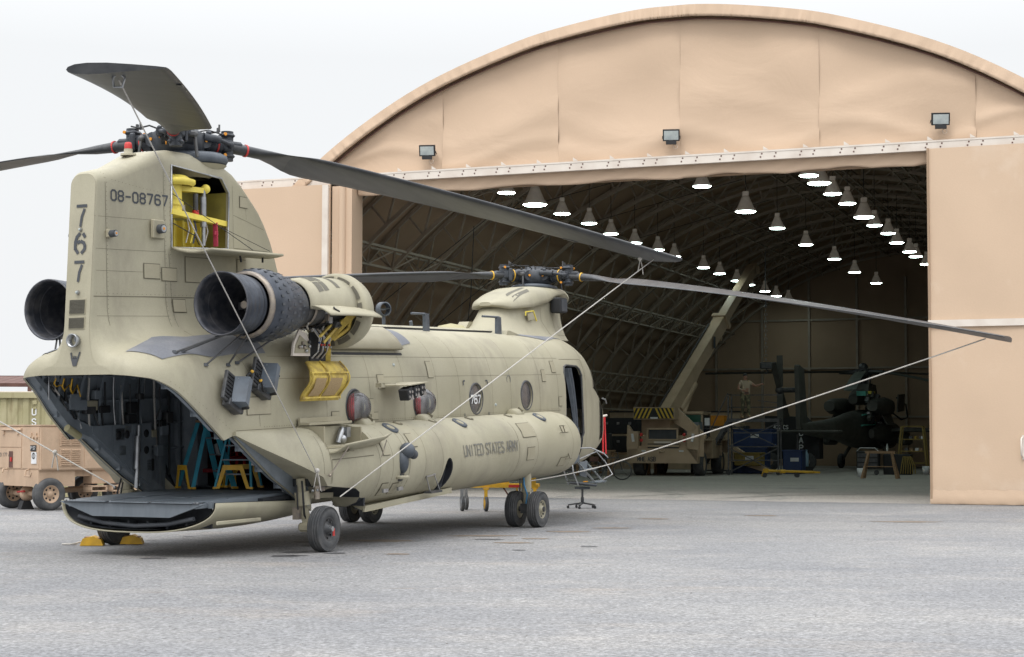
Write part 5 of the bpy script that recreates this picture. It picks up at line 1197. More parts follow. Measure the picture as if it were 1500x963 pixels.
# ---------------------------------------------------------------- ramp
mb = MB(); rg = []
for i in range(27):
    x = -.92+2.4*i/26; f = min(1, (x+.92)/.35+.0); rg_ = []
    top = .77-.05*(x+.92); dep = .37*(1-.28*max(0, (x+.1)/1.6)**2)
    for k in range(25):
        a = pi*k/24; yy = -1.20*cos(a); c_ = abs(cos(a)); back = -.0
        rg_.append(V((x+.16*(c_**3)*(1-min(1, (x+.92)/2.0)), (abs(cos(a))**.75)*(-1.20 if cos(a) > 0 else 1.20), top-dep*max(sin(a), 0)**.80)))
    rg.append(rg_)
ramp_rg = rg; mb.loft(rg, False); ramp = mb.build('ramp', paint, heli); m = ramp.modifiers.new('t', 'SOLIDIFY'); m.thickness = .016; m.offset = 1
MB().box((.38, 0, .745), (2.05, 2.06, .05)).prism([(-.62, 1.0), (-.62, -1.0), (-.88, -1.0), (-.88, 1.0)], ((0, 0, .70), (1, 0, 0), (0, 1, 0), (0, 0, 1)), .055).build('ramp_floor', intm, ramp)
MB().loft([[V((p.x+.012, p.y*.975, .775+(p.z-.775)*.93)) for p in r_] for r_ in rg], False).build('ramp_inner_skin', intd, ramp)
for k in range(3):
    for j in range(2):
        MB().box((-.55+j*.85, -.66+k*.66, .776), (.80, .60, .012)).build('tread_panel', (rampm, intm)[(k+j) % 2], ramp)
MB().prism([(-1.13, .765), (-.60, .585), (.60, .585), (1.13, .765)], ((-.90, 0, 0), (0, 1, 0), (0, 0, 1), (1, 0, 0)), .06).build('ramp_end_panel', rampm, ramp)
MB().box((-.86, 0, .765), (.10, 2.1, .02)).build('hinge_strip', stencil, ramp)
mb = MB()
for k in range(44): mb.cyl((-.885, -1.03+k*.048, .775), (-.885, -1.005+k*.048, .775), .011, n=6)
mb.build('hinge_knuckles', metal, ramp)['kind'] = 'stuff'
for k in range(6): MB().box((-.60, -.75+k*.3, .47), (.3, .03, .10)).build('ramp_rib', stencil, ramp)
MB().box((-.55, 0, .58), (.03, 2.0, .30)).build('ramp_inner_web', intd, ramp)
MB().tube([(-.80, -.9, .57), (-.80, -.5, .49), (-.80, 0, .46), (-.80, .5, .49), (-.80, .9, .57)], .03, 8).build('ramp_seal', stencil, ramp)
MB().box((.30, -1.04, .735), (1.9, .06, .09)).build('ramp_side_rail', rampm, ramp); MB().box((.30, 1.04, .735), (1.9, .06, .09)).build('ramp_side_rail', rampm, ramp)
MB().box((-.25, -1.205, .50), (1.0, .03, .05), R3('Y', .03), r=.01).build('side_rub_strip', paint, ramp)
put_text('ramp_marking', 'A-457', .03, .007, (-.895, .12, .65), (0, -1, 0), (0, 0, 1), (-.002, 0, 0), white_p, ramp)
MB().cyl((1.12, -1.02, .62), (1.10, -1.02, .95), .020, n=10).build('ramp_strut', metal, heli)
# tail cavity: frames, stringers, boxes and pipes seen through the open tail
def inner(x, off=.06): 
    s_ = section(x, off); return s_
lin = MB(); rg = []
LX = [-1.86, -1.78, -1.7, -1.6, -1.5, -1.3, -1.05, -.8, -.6, -.4, -.2, 0, .3, .6, .9, 1.2, 1.5, 1.9, 2.3]
for x in LX:
    s_ = section(x, .06); k_ = [p for p in s_[:35]]
    w = k_[-1]; rg.append([V((x, -y, z)) for y, z in k_]+[V((x, 0, w[1]-.01))]+[V((x, y, z)) for y, z in reversed(k_)])
lin.loft(rg, False); lo_ = lin.build('tail_lining', intm, heli)
for x in (-1.45, -1.0, -.55, -.10, .35, .80, 1.25, 1.7, 2.15):
    s_ = section(x, .06)[:33]; s2 = section(x, .16)[:33]
    for sg in (-1, 1):
        mb = MB()
        a = [V((x, sg*p[0], p[1])) for p in s_]; b = [V((x, sg*p[0], p[1])) for p in s2]
        mb.loft([a, b], False, smooth=False); mb.loft([[p+V((-.05, 0, 0)) for p in b], b], False, smooth=False)
        mb.build('hull_frame', intm, lo_)
for z in (1.35, 1.72, 2.05, 2.38, 2.62):
    for sg in (-1, 1):
        pts = []
        for x in LX:
            w, zt, zb = lerpt(BODY, x)
            if z < zb+.05 or z > zt-.28: continue
            sc = section(x, .075); yb = min(sc, key=lambda p: abs(p[1]-z)+(0 if p[0] > .5 else 9))[0]; pts.append((x, sg*yb, z))
        if len(pts) > 2: 
            mb = MB()
            for a, b in zip(pts, pts[1:]): mb.bar(a, b, .12, .025)
            mb.build('hull_stringer', intm, lo_)
random.seed(3)
for k in range(16):     # pipes and looms on the port wall
    x = -1.3+.18*k+random.uniform(-.05, .05); zb = lerpt(BODY, x)[2]; z1 = 2.3+random.uniform(-.1, .25); z0 = max(zb+.15, .95+random.random()*.5)
    y = lerpt(BODY, x)[0]-.17
    pts = [(x, y-.12*(z1-2.2 if z1 > 2.2 else 0), z1), (x+.02, y, z1-.3), (x-.04+random.uniform(-.05, .1), y+.02, (z0+z1)/2), (x+random.uniform(-.05, .12), y, z0)]
    MB().tube(pts, .009+.008*random.random(), 6).build('wall_pipe', (metal, rope_m, dmetal, black)[k % 4], lo_)
for k in range(22):
    x = -1.2+random.random()*2.8; zb = max(lerpt(BODY, x)[2]+.25, 1.1); z = random.uniform(zb, 2.45); y = lerpt(BODY, x)[0]-.15
    MB().box((x, y, z), (.10+.14*random.random(), .08, .08+.12*random.random()), r=.01).build('wall_unit', (intm, black, dmetal, intm, paint2)[k % 5], lo_)
for k in range(3):
    x = -1.35+k*.16; MB().tube([(x, .80, 2.36), (x+.06, .88, 2.30-.04*k), (x+.16, .93, 2.26-.05*k), (x+.28, .95, 2.28), (x+.36, .96, 2.20-.04*k)], .010, 5).build('yellow_loom', ypaint, lo_)
# perforated gusset plates low on the port side
for x0 in (-.30, .13, .56):
    z0 = lerpt(BODY, x0)[2]; z1 = lerpt(BODY, x0+.42)[2]
    pl_ = MB().prism([(x0, z0+.10), (x0+.42, z1+.10), (x0+.42, 1.72), (x0, 1.72)], ((0, 1.06, 0), (1, 0, 0), (0, 0, 1), (0, 1, 0)), .02).build('gusset_plate', intm, lo_)
    for dx in (.12, .30):
        for z in (1.35, 1.58):
            if z > z0+.2: MB().lathe([(0, .055), (-.006, .055), (-.006, .001)], (x0+dx, 1.058, z), (0, 1, 0), n=16).build('lightening_hole', black, pl_)
# rim frame boards following the sloping edge
for sg in (-1, 1):
    mb = MB(); rr = []
    for x in [-1.9, -1.8, -1.7, -1.5, -1.3, -1.1, -.9, -.7, -.5, -.3, 0, .3, .6, .9, 1.2, 1.40]:
        w, zt, zb = lerpt(BODY, x); zb += (-.05 if -.62 < x < -.1 else 0)*0
        rr.append([V((x, sg*(w-.005), zb+.012)), V((x, sg*(w-.16), zb+.05)), V((x, sg*(w-.18), zb+.05+.15*min(1, max(0, (x+1.9)/.9)))), V((x+.01, sg*(w-.16+.10*min(1, max(0, (x+1.7)/.8))), zb+.06+.20*min(1, max(0, (x+1.9)/.9))))])
    mb.loft(rr, False, smooth=False); mb.build('rim_frame', intm, lo_)
MB().cyl((.55, 1.0, .84), (.65, 1.02, 1.7), .03, n=10).cyl((.56, 1.0, 1.1), (.62, 1.02, 1.55), .045, n=12).build('ramp_actuator', metal, lo_)
MB().cyl((-.9, 1.0, 1.72), (-.68, .98, 1.60), .05, n=10).build('rolled_cover', olive, lo_)
# cabin interior behind: bulkhead frame, seats
mb = MB()
for k in range(7): mb.box((3.0, -1.0+k*.02, 1.2), (.02, .02, .02))
MB().box((1.95, 1.02, 1.55), (.25, .28, 1.5)).build('cabin_cabinet', intm, lo_)
for sg in (1, -1):
    for k in range(4):
        x = 2.9+k*.9; mb = MB()
        for j in range(4): mb.box((x-.3+j*.2, sg*.86, 1.55), (.05, .02, 1.1))
        for j in range(4): mb.box((x, sg*.86, 1.15+j*.26), (.8, .02, .05))
        mb.build('red_seat_net', redcloth, lo_)
# ---------------------------------------------------------------- crew door steps
cs = MB()
def bar(*a, **k): cs.bar(*a, **k)
Z0 = .80
cs.bar((11.05, -1.25, .66), (11.10, -1.62, .24), .03).bar((11.45, -1.25, .66), (11.50, -1.62, .24), .03)
crew = cs.build('crew_ladder', metal, heli)
for t in (.35, .9): MB().box((11.28, -1.25-.37*t, .66-.42*t), (.42, .18, .02)).build('ladder_tread', rampm, crew)
MB().prism([(11.05, .66), (11.45, .66), (11.40, .35), (11.1, .40)], ((0, -1.30, 0), (1, 0, 0), (0, 0, 1), (0, 1, 0)), .02).build('door_half', rampm, crew)
MB().tube([(11.0, -1.27, .92), (11.25, -1.45, .92), (11.5, -1.62, .80), (11.55, -1.68, .72)], .014, 6).tube([(11.05, -1.3, .72), (11.4, -1.55, .86)], .010, 6).tube([(11.35, -1.5, .88), (11.5, -1.62, .66)], .010, 6).tube([(11.5, -1.62, .68), (11.6, -1.75, .40), (11.2, -1.70, .32)], .012, 6).build('hand_rail', metal, crew)
# ================================================================== TIE DOWN ROPES
def rope(pts, r, label, sag=0, knot=None):
    r *= .72
    pts = [V(p) for p in pts]; P_ = []
    for a, b in zip(pts, pts[1:]):
        for i in range(16): t = i/16; P_.append(a.lerp(b, t)-V((0, 0, sag*4*t*(1-t))))
    P_.append(pts[-1]); mb = MB().tube(P_, r, 6)
    if knot:
        k = V(knot); mb.ball(k, .035, 8, 6).tube([k, k+V((.03, 0, -.10)), k+V((.05, 0, -.26))], r*.9, 5).tube([k, k+V((-.02, -.02, -.12)), k+V((-.04, 0, -.22))], r*.9, 5)
    return tag(mb.build('tie_down_rope', rope_m), label, 'rope', 'rotor blade tie down ropes')
def bp(b, r, y, dz=-.06): return b[1](r)+b[2]*y+V((0, 0, dz))
p0_ = bp(bladesA[1], 8.75, -.13); r1e = L2W(1.04, -1.66, .80)
rope([p0_, L2W(.70, -1.78, 1.10), r1e], .009, 'pale rope from the raised blade over the tail down to the rear wheel', 0, L2W(.70, -1.80, 1.10))
MB_ = MB().tube([p0_+V((0, 0, .06)), p0_+V((.05, 0, .02)), p0_+V((.03, 0, -.06)), p0_+V((-.04, 0, -.06)), p0_+V((-.05, 0, .02)), p0_+V((0, 0, .06))], .012, 6)
sh = MB_.build('rope_shackle', metal); tag(sh, 'small steel shackle under the blade tip above the tail', 'shackle')
rope([bp(bladesA[0], 8.8, -.1), L2W(1.20, -1.85, .72)], .013, 'white rope from the long aft blade tip across the fuselage side', 0, bp(bladesA[0], 8.5, -.1)-V((0, 0, .05)))
rope([bp(bladesF[0], 8.75, -.05), L2W(11.05, -1.9, .62), L2W(8.02, -1.62, .50)], .016, 'white rope slanting across the hangar opening from the forward blade tip', .02)
rope([bp(bladesA[2], 8.8, 0), L2W(1.0, 1.72, .82)], .016, 'grey rope slanting down to the ramp in front of the tan generator trailer', .02, L2W(1.0, 1.72, .82).lerp(bp(bladesA[2], 8.8, 0), .13))
# ================================================================== THINGS ON THE APRON
def chock(x, y, rz, label):
    c = empty('wheel_chock', (x, y, 0), rz, label, 'chock', 'yellow wheel chocks')
    MB().prism([(-.16, 0), (.16, 0), (.13, .08), (.02, .13), (-.12, .10)], ((0, -.14, .006), (1, 0, 0), (0, 0, 1), (0, 1, 0)), .28).build('chock_block', ypaint, c)
    MB().box((-.05, 0, .115), (.10, .26, .02)).box((.08, 0, .10), (.06, .26, .02)).build('tread', wood, c); return c
g0 = L2W(.99, 1.72, 0)
c1 = chock(g0.x-.26, g0.y-.22, .12, 'yellow wheel chock left of the far rear wheel under the ramp')
MB().tube([(-.16, 0, .05), (-.3, -.05, .02), (-.42, .03, .02), (-.36, .08, .02), (-.22, .03, .02)], .012, 6).build('chock_rope', rope_m, c1)
chock(g0.x+.22, g0.y+.12, .12, 'yellow wheel chock right of the far rear wheel under the ramp')
# yellow wheeled maintenance frame
d = empty('wheeled_work_frame', (-.3, 34.9, 0), -.06, 'low yellow wheeled frame standing beyond the forward wheels', 'trolley')
MB().box((.0, 0, .52), (1.7, .08, .07)).box((.0, .7, .52), (1.7, .08, .07)).box((-.82, .35, .52), (.07, .7, .07)).box((.80, .35, .52), (.07, .7, .07)).build('frame', ypaint, d)
MB().box((.35, -.045, .52), (.22, .01, .055)).build('red_reflector', red, d)
MB().box((.72, .0, .62), (.16, .06, .20)).box((.0, .02, .60), (.5, .05, .06)).build('frame_bracket', ypaint, d)
for x, y in ((-.72, .0), (-.22, -.1), (-.7, .7), (.75, .7)):
    w_ = MB().lathe([(-.03, .05), (-.035, .14), (-.025, .16), (.025, .16), (.035, .14), (.03, .05)], (x, y, .16), (1, .25, 0), n=24).build('caster_wheel', rubber, d); MB().lathe([(-.036, .04), (-.036, .11), (.036, .11), (.036, .04)], (x, y, .16), (1, .25, 0), n=20).build('wheel_disc', metal if x < -.5 else ypaint, w_)
    MB().box((x, y-.06, .28), (.07, .015, .34)).box((x, y+.0, .46), (.12, .12, .03)).build('caster_fork', metal if x < -.5 else ypaint, d)
MB().bar((.12, 0, .50), (.40, -.02, .08), .03).bar((.72, 0, .50), (.42, -.02, .08), .03).build('v_brace', rust, d)
MB().bar((.41, 0, .50), (.41, -.02, .10), .035).box((.41, -.02, .07), (.2, .12, .015)).build('centre_post', ypaint, d)
# office chair under the nose
d = empty('office_chair', (1.52, 36.4, 0), .5, 'black and grey swivel office chair base standing beside the nose steps', 'chair')
for k in range(5):
    t = k*2*pi/5+.2; MB().bar((0, 0, .12), (.31*cos(t), .31*sin(t), .075), .045, .03).build('foot', dmetal, d)
    MB().cyl((.31*cos(t)-.015, .31*sin(t), .03), (.31*cos(t)+.015, .31*sin(t), .03), .03, n=10).build('caster', black, d)
MB().cyl((0, 0, .1), (0, 0, .42), .025, n=10).cyl((0, 0, .1), (0, 0, .24), .035, n=10).build('gas_lift', dmetal, d)
MB().box((0, 0, .44), (.24, .24, .05)).box((.02, 0, .52), (.46, .44, .05), R3('Y', .12), r=.02).build('seat', stencil, d)
MB().tube([(-.22, -.2, .50), (-.34, -.19, .78), (-.36, -.17, 1.02), (-.36, .17, 1.02), (-.34, .19, .78), (-.22, .2, .50)], .015, 6).build('backrest_frame', metal, d)
mb = MB()
for k in range(6): mb.bar((-.27-.015*k, -.18, .58+k*.07), (-.27-.015*k, .18, .58+k*.07), .02)
mb.build('backrest', black, d); MB().box((.14, .1, .57), (.14, .05, .02), R3('Z', .6)).build('orange_tool', orange, d)
# blue fibreglass step ladders inside the tail
def ladder(x, y, rz, h, label):
    r = empty('step_ladder', L2W(x, y, .775), HYAW+rz, label, 'ladder', 'blue step ladders inside the tail')
    fr = MB(); w0, w1 = .26, .15
    for s_ in (-1, 1): MB().bar((-.34, s_*w0, 0), (-.05, s_*w1, h), .03, .075, up=(1, 0, 0)).build('front_rail', blue_p, r); MB().bar((.30, s_*w0, 0), (.05, s_*w1, h), .028, .05, up=(1, 0, 0)).build('rear_rail', blue_p, r); MB().box((-.34, s_*w0, .01), (.09, .05, .03)).box((.30, s_*w0, .01), (.07, .05, .03)).build('foot', ypaint, r)
    MB().box((0, 0, h), (.16, .36, .035)).build('top_cap', wood, r)
    for k in range(1, 4):
        t = k/4; MB().box((-.34+.29*t, 0, h*t), (.09, 2*(w0+(w1-w0)*t), .02)).build('step', rampm, r)
    for s_ in (-1, 1): MB().prism([(-.24, 0), (-.19, 0), (-.10, .26), (.10, .26), (.19, 0), (.24, 0), (.14, .33), (-.14, .33)], ((-.37 if s_ < 0 else .33, 0, .0), (0, 1, 0), (s_*.05, 0, 1), (s_*1, 0, 0)), .015).build('end_brace', ypaint, r)
    MB().box((-.295, -w0-.005, .55 if h > .8 else .4), (.045, .035, .16), R3('Y', .28)).build('ladder_sticker', white_p, r)
    return r
ladder(1.60, .60, 2.6, .95, 'blue step ladder with yellow feet, left one standing inside the open tail')
ladder(1.75, .12, .35, .80, 'blue step ladder with yellow feet, right one beside the ramp edge')
bxx = MB().box(L2W(2.6, .35, 1.35), (.42, .32, .24), Matrix.Rotation(HYAW+.3, 3, 'Z')).build('cardboard_box', wood); tag(bxx, 'brown box with crumpled pale sheet on the seats inside the tail', 'box')
# ================================================================== GENERATOR TRAILER
gt = empty('generator_trailer', (-9.65, 34.6, 0), radians(45), 'sand coloured wheeled generator trailer parked left of the open tail', 'trailer')
# local: x along the long side (away right), y along the end (away left); corner at origin
LX_, LY_ = 2.35, 1.72
MB().box((LX_/2, LY_/2, 1.28), (LX_, LY_, .92), r=.02).build('body', sand, gt)
MB().box((.42, LY_/2, .66), (.84, LY_-.12, .34)).box((1.5, LY_/2, .76), (1.6, LY_-.3, .14)).build('skirt', sand, gt)
MB().box((1.55, .25, .68), (.60, .36, .30), r=.01).box((2.1, .25, .70), (.34, .36, .30), r=.01).build('side_box', sand, gt)
MB().box((LX_/2, LY_/2, 1.75), (LX_+.03, LY_+.03, .025)).build('roof_lip', sand, gt)
def gp(face, a, b, z0, z1, nm='panel', m_=None, t=.012, par=None):
    if face == 'end': return MB().box((-.0-t/2, (a+b)/2, (z0+z1)/2), (t, abs(b-a), z1-z0)).build(nm, m_ or sand, par or gt)
    return MB().box(((a+b)/2, -t/2, (z0+z1)/2), (abs(b-a), t, z1-z0)).build(nm, m_ or sand, par or gt)
gp('end', .04, .72, .86, 1.70); gp('end', .76, 1.68, 1.30, 1.70); gp('end', .76, 1.68, .86, 1.27)
for a, b in ((.40, .95), (.40, .95)): pass
gp('side', .03, .38, .86, 1.70); gp('side', 1.02, 2.3, .86, 1.70)
for z0 in (.90, 1.32):
    f = gp('side', .44, .94, z0, z0+.38, 'louvre_panel')
    for rr_ in range(2):
        for k in range(8): MB().box((.57+rr_*.24, -.022, z0+.035+k*.043), (.20, .022, .02), R3('X', .5)).build('louvre', sand, f)
MB().box((2.15, -.01, 1.05), (.3, .02, .35)).build('side_hatch', sand, gt)
MB().cyl((-.03, 1.55, 1.66), (-.03, .75, 1.66), .02, n=8).build('grab_bar', sand, gt)
for y in (1.5, .9, .35, .15): MB().box((-.025, y, 1.60 if y > .5 else 1.55), (.03, .07, .08)).build('latch', sand, gt)
for y in (.12, .25, .38): MB().cyl((-.01, y, 1.50), (-.05, y, 1.50), .035, n=12).build('gauge', sand, gt)
MB().box((-.02, .25, 1.28), (.02, .22, .12)).build('data_plate', black, gt); f = MB().box((-.02, .22, 1.08), (.016, .20, .24)).build('hazard_sign', white_p, gt); MB().lathe([(0, .05), (.004, .05), (.004, .065), (0, .065)], (-.029, .22, 1.12), (-1, 0, 0), n=16).box((-.031, .22, 1.12), (.004, .015, .12)).build('sign_symbol', black, f)
rc = MB().box((-.015, 1.18, 1.04), (.01, .16, .34)).build('control_recess', rust, gt); MB().box((-.03, 1.15, 1.04), (.02, .05, .09)).build('red_switch', red, rc)
put_text('generator_marking', '73 177 ASB', .07, .012, (-.014, 1.70, 1.10), (0, -1, 0), (0, 0, 1), (-.002, 0, 0), stencil, gt)
put_text('plate_text', 'P 57', .06, .010, (-.032, .34, 1.25), (0, -1, 0), (0, 0, 1), (-.002, 0, 0), white_p, gt)
MB().tube([(-.02, 1.3, .84), (-.12, 1.3, .84), (-.14, 1.3, .76)], .02, 6).tube([(-.02, .42, .84), (-.10, .40, .82), (-.12, .40, .70), (-.12, .18, .70), (-.10, .18, .78)], .02, 6).build('tow_hook', sand, gt)
MB().cyl((.25, 1.45, .33), (.25, .0, .33), .06, n=12).ball((.25, .95, .33), .17, 14, 10, (1, .7, 1)).cyl((.25, .95, .33), (1.9, .9, .42), .06, n=10).build('axle', sand, gt)
MB().cyl((.1, 1.08, .36), (.1, .80, .38), .022, n=8).build('red_shock_absorber', red, gt)
MB().box((.1, 1.3, .62), (.04, .14, .10)).build('rear_lamp', red, gt)
def twheel(x, y, r, w, par, hm, rot=(0, 1, 0)):
    w_ = MB().lathe([(-w*.42, r*.55), (-w*.5, r*.70), (-w*.5, r*.88), (-w*.38, r*.985), (-w*.13, r), (-.10*w, r*.975), (.10*w, r*.975), (w*.13, r), (w*.38, r*.985), (w*.5, r*.88), (w*.5, r*.70), (w*.42, r*.55)], (x, y, r), rot, n=36).build('wheel', rubber, par)
    rm = MB().lathe([(-w*.4, r*.57), (-w*.44, r*.53), (-w*.25, r*.48), (-w*.2, r*.2), (-w*.34, r*.17), (-w*.34, .001)], (x, y, r), rot, n=28).lathe([(w*.4, r*.57), (w*.25, r*.48), (w*.2, .001)], (x, y, r), rot, n=28).build('rim', hm, w_)
    for k in range(8):
        t = k*pi/4; MB().cyl((x+r*.36*cos(t), y-w*.24, r+r*.36*sin(t)), (x+r*.36*cos(t), y-w*.205, r+r*.36*sin(t)), r*.07, n=8).build('rim_hole', black, rm)
    return w_
for x, y in ((.25, -.02), (.25, 1.5), (1.95, .1), (1.95, 1.5)): twheel(x, y+.1, .335, .24, gt, sand)
for x in (1.35, 1.85): MB().box((x, .1, .48), (.4, .3, .03)).box((x, .1, .38), (.4, .3, .03)).box((x-.18, .1, .43), (.04, .3, .10)).box((x+.18, .1, .43), (.04, .3, .10)).build('fork_pocket', sand, gt)
MB().prism([(0, 0), (.30, 0), (.22, .18), (.06, .18)], ((.05, 1.0, 0.0), (1, 0, 0), (0, 0, 1), (0, -1, 0)), .16).build('rubber_block', black, gt)
# ================================================================== CONTAINER, SHED
ct = empty('shipping_container', (-10.2, 42.0, 0), .02, 'weathered olive green shipping container behind the sand generator trailer', 'container')
mb = MB(); pts = []; x = -6.06
while x < 0: pts += [(x, 0), (x+.07, .0), (x+.11, .04), (x+.18, .04), (x+.22, 0)]; x += .278
pts = [p for p in pts if p[0] <= 0]
mb.loft([[V((p[0], p[1], z)) for p in pts] for z in (.16, 2.48)], False, smooth=False); mb.build('corrugated_wall', olive, ct)
MB().box((-3.03, 1.25, 1.3), (6.0, 2.38, 2.50)).build('body', olive, ct)
for z in (.09, 2.54): MB().box((-3.03, -.0, z), (6.12, .12, .14)).build('rail', olive, ct)
for x in (-6.06, 0): MB().box((x, 0.02, 1.31), (.14, .16, 2.62)).build('corner_post', olive, ct)
MB().box((-3.03, 1.22, 2.62), (6.1, 2.44, .03)).build('roof', beam_m, ct)
for i, chh in enumerate('USA'): put_text('container_letter', chh, .15, .028, (-1.72, -.012, 2.05-.25*i), (1, 0, 0), (0, 0, 1), (0, -.004, 0), white_p, ct, asp=.9)
put_text('container_letter', 'U', .15, .028, (-1.72, -.012, 1.28), (1, 0, 0), (0, 0, 1), (0, -.004, 0), white_p, ct, asp=.9)
MB().box((-1.66, -.02, 2.36), (.10, .04, .10)).box((-1.66, -.02, 2.22), (.08, .03, .04)).build('container_vent', olive, ct)
sh = empty('open_shed', (-15.2, 51, 0), .05, 'brown sheet roofed open shed above and behind the green container', 'shed')
for k in range(14):
    MB().box((-3.3+.30*k, .4, 3.22-.0*k), (.28, 3.2, .04), R3('X', .10)).build('roof_sheet', rust, sh)
MB().box((-1.2, -1.25, 3.02), (4.4, .08, .10)).box((-1.2, 1.95, 3.36), (4.4, .08, .10)).box((-1.2, -.6, 3.10), (4.4, .06, .06)).box((-1.2, .2, 3.16), (4.4, .06, .06)).build('roof_beam', rust, sh)
for x, y in ((.9, -1.25), (-3.3, -1.25), (.9, 1.95), (-3.3, 1.95)): MB().box((x, y, 1.55), (.10, .10, 3.1)).build('post', rust, sh)
# distant low buildings beyond the apron on the far left hide the horizon
bb = empty('low_building', (-40, 120, 0), .1, 'long pale low building far away behind the container', 'building')
MB().box((0, 3, 1.6), (46, 7, 3.2)).build('wall', beam_m, bb); MB().box((0, 3, 3.3), (47, 8, .25)).build('roof', rust, bb)
for k in range(9): MB().box((-20+k*5, -.52, 1.7), (1.3, .05, 1.1)).build('window', glassd, bb)

# ================================================================== MARKS AND LOOSE STONES ON THE GROUND
random.seed(21)
def blot(mb, cx, cy, rx, ry, z=.004, rz=0):
    n = 22; c_ = [V((cx+cos(rz)*rx*k*cos(2*pi*i/n)-sin(rz)*ry*k*sin(2*pi*i/n), cy+sin(rz)*rx*k*cos(2*pi*i/n)+cos(rz)*ry*k*sin(2*pi*i/n), z)) for i in range(n) for k in [1+random.uniform(-.22, .22)]]
    mb.add(c_, [tuple(range(n))])
mb = MB()
for (x, y, rx, ry) in ((-1.5, 22.2, .17, .12), (.02, 24.6, .28, .16), (.35, 25.6, .2, .14), (.9, 27.5, .34, .2), (-.45, 26.3, .5, .2), (1.7, 28.6, .3, .16), (7.2, 30.9, .6, .25), (2.7, 31.8, .3, .2), (-1.9, 25.0, .45, .25), (4.9, 33.2, .35, .2)): blot(mb, x, y, rx, ry)
mb.build('rust_stain', mat('rust_stain', (.20, .158, .12), (.18, .15, .12), rough=.9, scale=9, grain=.15, bscale=40))['kind'] = 'stuff'
mb = MB()
for k in range(12):
    x, y = random.uniform(-5.5, 1.5), random.uniform(21, 27); blot(mb, x, y, random.uniform(.05, .22), random.uniform(.05, .2))
mb.build('oil_stain', mat('oil_stain', (.075, .075, .08), (.10, .10, .105), rough=.6, scale=9))['kind'] = 'stuff'
mb = MB()
for k in range(5):      # curved tyre marks on the hangar floor
    t0 = -9.5+k*1.35; pr = []
    for i in range(25):
        a = i/24; c_ = H2W(t0+3.2*a*a*(1 if k % 2 else -.6), .6+5.5*a, .008); pr.append((c_, V((cos(HTH), sin(HTH), 0))))
    for o_ in (0, .25):
        mb.loft([[p+q*(o_), p+q*(o_+.16)] for p, q in pr], False)
mb.build('tyre_marks', mat('tyre_mark', (.27, .262, .235), (.33, .32, .29), rough=.9, scale=4))['kind'] = 'stuff'
mb = MB()
for k in range(420):
    y = 8+22*random.random()**1.6; x = random.uniform(-.33, .33)*y; r = random.uniform(.005, .014)
    vs = [V((x+r*cos(a)*random.uniform(.7, 1.2), y+r*sin(a)*random.uniform(.7, 1.2), .001)) for a in (0, 1.3, 2.5, 3.7, 5.0)]+[V((x, y, r*.8))]
    mb.add(vs, [(i, (i+1) % 5, 5) for i in range(5)])
mb.build('loose_stones', mat('stone', (.16, .155, .15), (.34, .33, .31), rough=.9, scale=30))['kind'] = 'stuff'
# ================================================================== INSIDE THE HANGAR
# ---- mobile crane
cr = empty('mobile_crane', (5.95, 66.4, 0), -.315, 'desert tan mobile crane with raised boom parked inside the hangar', 'crane')
MB().prism([(-1.4, .50), (1.4, .50), (1.4, 1.02), (1.05, 1.08), (-1.05, 1.08), (-1.4, 1.02)], ((0, -.12, 0), (1, 0, 0), (0, 0, 1), (0, 1, 0)), .25).build('rear_bumper', crane_m, cr)
for s_ in (-1, 1):
    MB().prism([(s_*1.40, .5), (s_*.98, 1.05), (s_*.98, 1.75), (s_*1.25, 1.75), (s_*1.42, 2.0), (s_*1.45, 1.2)], ((0, -.12, 0), (1, 0, 0), (0, 0, 1), (0, 1, 0)), .35).build('side_bracket', crane_m, cr)
    MB().box((s_*1.20, -.13, 1.50), (.10, .02, .32), R3('Y', s_*.16)).build('reflector', white_p, cr)
    for z in (1.40, 1.62): MB().ball((s_*.86, -.10, z), .07, 10, 6, (1, .5, 1)).build('rear_lamp', red, cr)
for x in (-.75, .75): MB().box((x, -.13, .98), (.18, .02, .06)).build('reflector', white_p, cr)
MB().box((0, 3.2, .95), (2.3, 6.4, .45)).box((0, .75, 1.35), (1.9, .9, .5)).build('chassis', crane_m, cr)
gr = MB().box((-.02, -.04, 1.85), (1.24, .10, .06)).box((-.02, -.04, 1.42), (1.24, .10, .06)).box((-.62, -.04, 1.64), (.06, .10, .46)).box((.58, -.04, 1.64), (.06, .10, .46)).build('engine_guard', crane_m, cr)
MB().box((-.02, .02, 1.64), (1.1, .04, .40)).build('radiator_mesh', stencil, gr)
for z in (1.32, 1.18): MB().box((0, -.05, z), (1.35, .08, .09)).build('grille_bar', crane_m, cr)
MB().box((0, .0, 1.12), (1.25, .04, .30)).build('grille', stencil, cr); MB().tube([(-.08, -.14, 1.0), (-.08, -.26, .95), (.08, -.26, .95), (.08, -.14, 1.0)], .03, 6).build('tow_hook', crane_m, cr)
put_text('crane_marking', 'MHE ASB', .16, .03, (-1.0, -.125, .58), (1, 0, 0), (0, 0, 1), (0, -.004, 0), stencil, cr, asp=.75)
put_text('crane_plate', 'LORAIN', .10, .02, (-.30, -.095, 1.28), (1, 0, 0), (0, 0, 1), (0, -.004, 0), stencil, cr) if False else MB().box((0, -.092, 1.32), (.7, .01, .07)).build('name_plate', beam_m, cr)
for x, y in ((-1.12, .75), (1.20, .75), (-1.12, 4.6), (1.20, 4.6)): 
    w_ = twheel(x, 0, .46, .44, cr, crane_m, (1, 0, 0)) if False else None
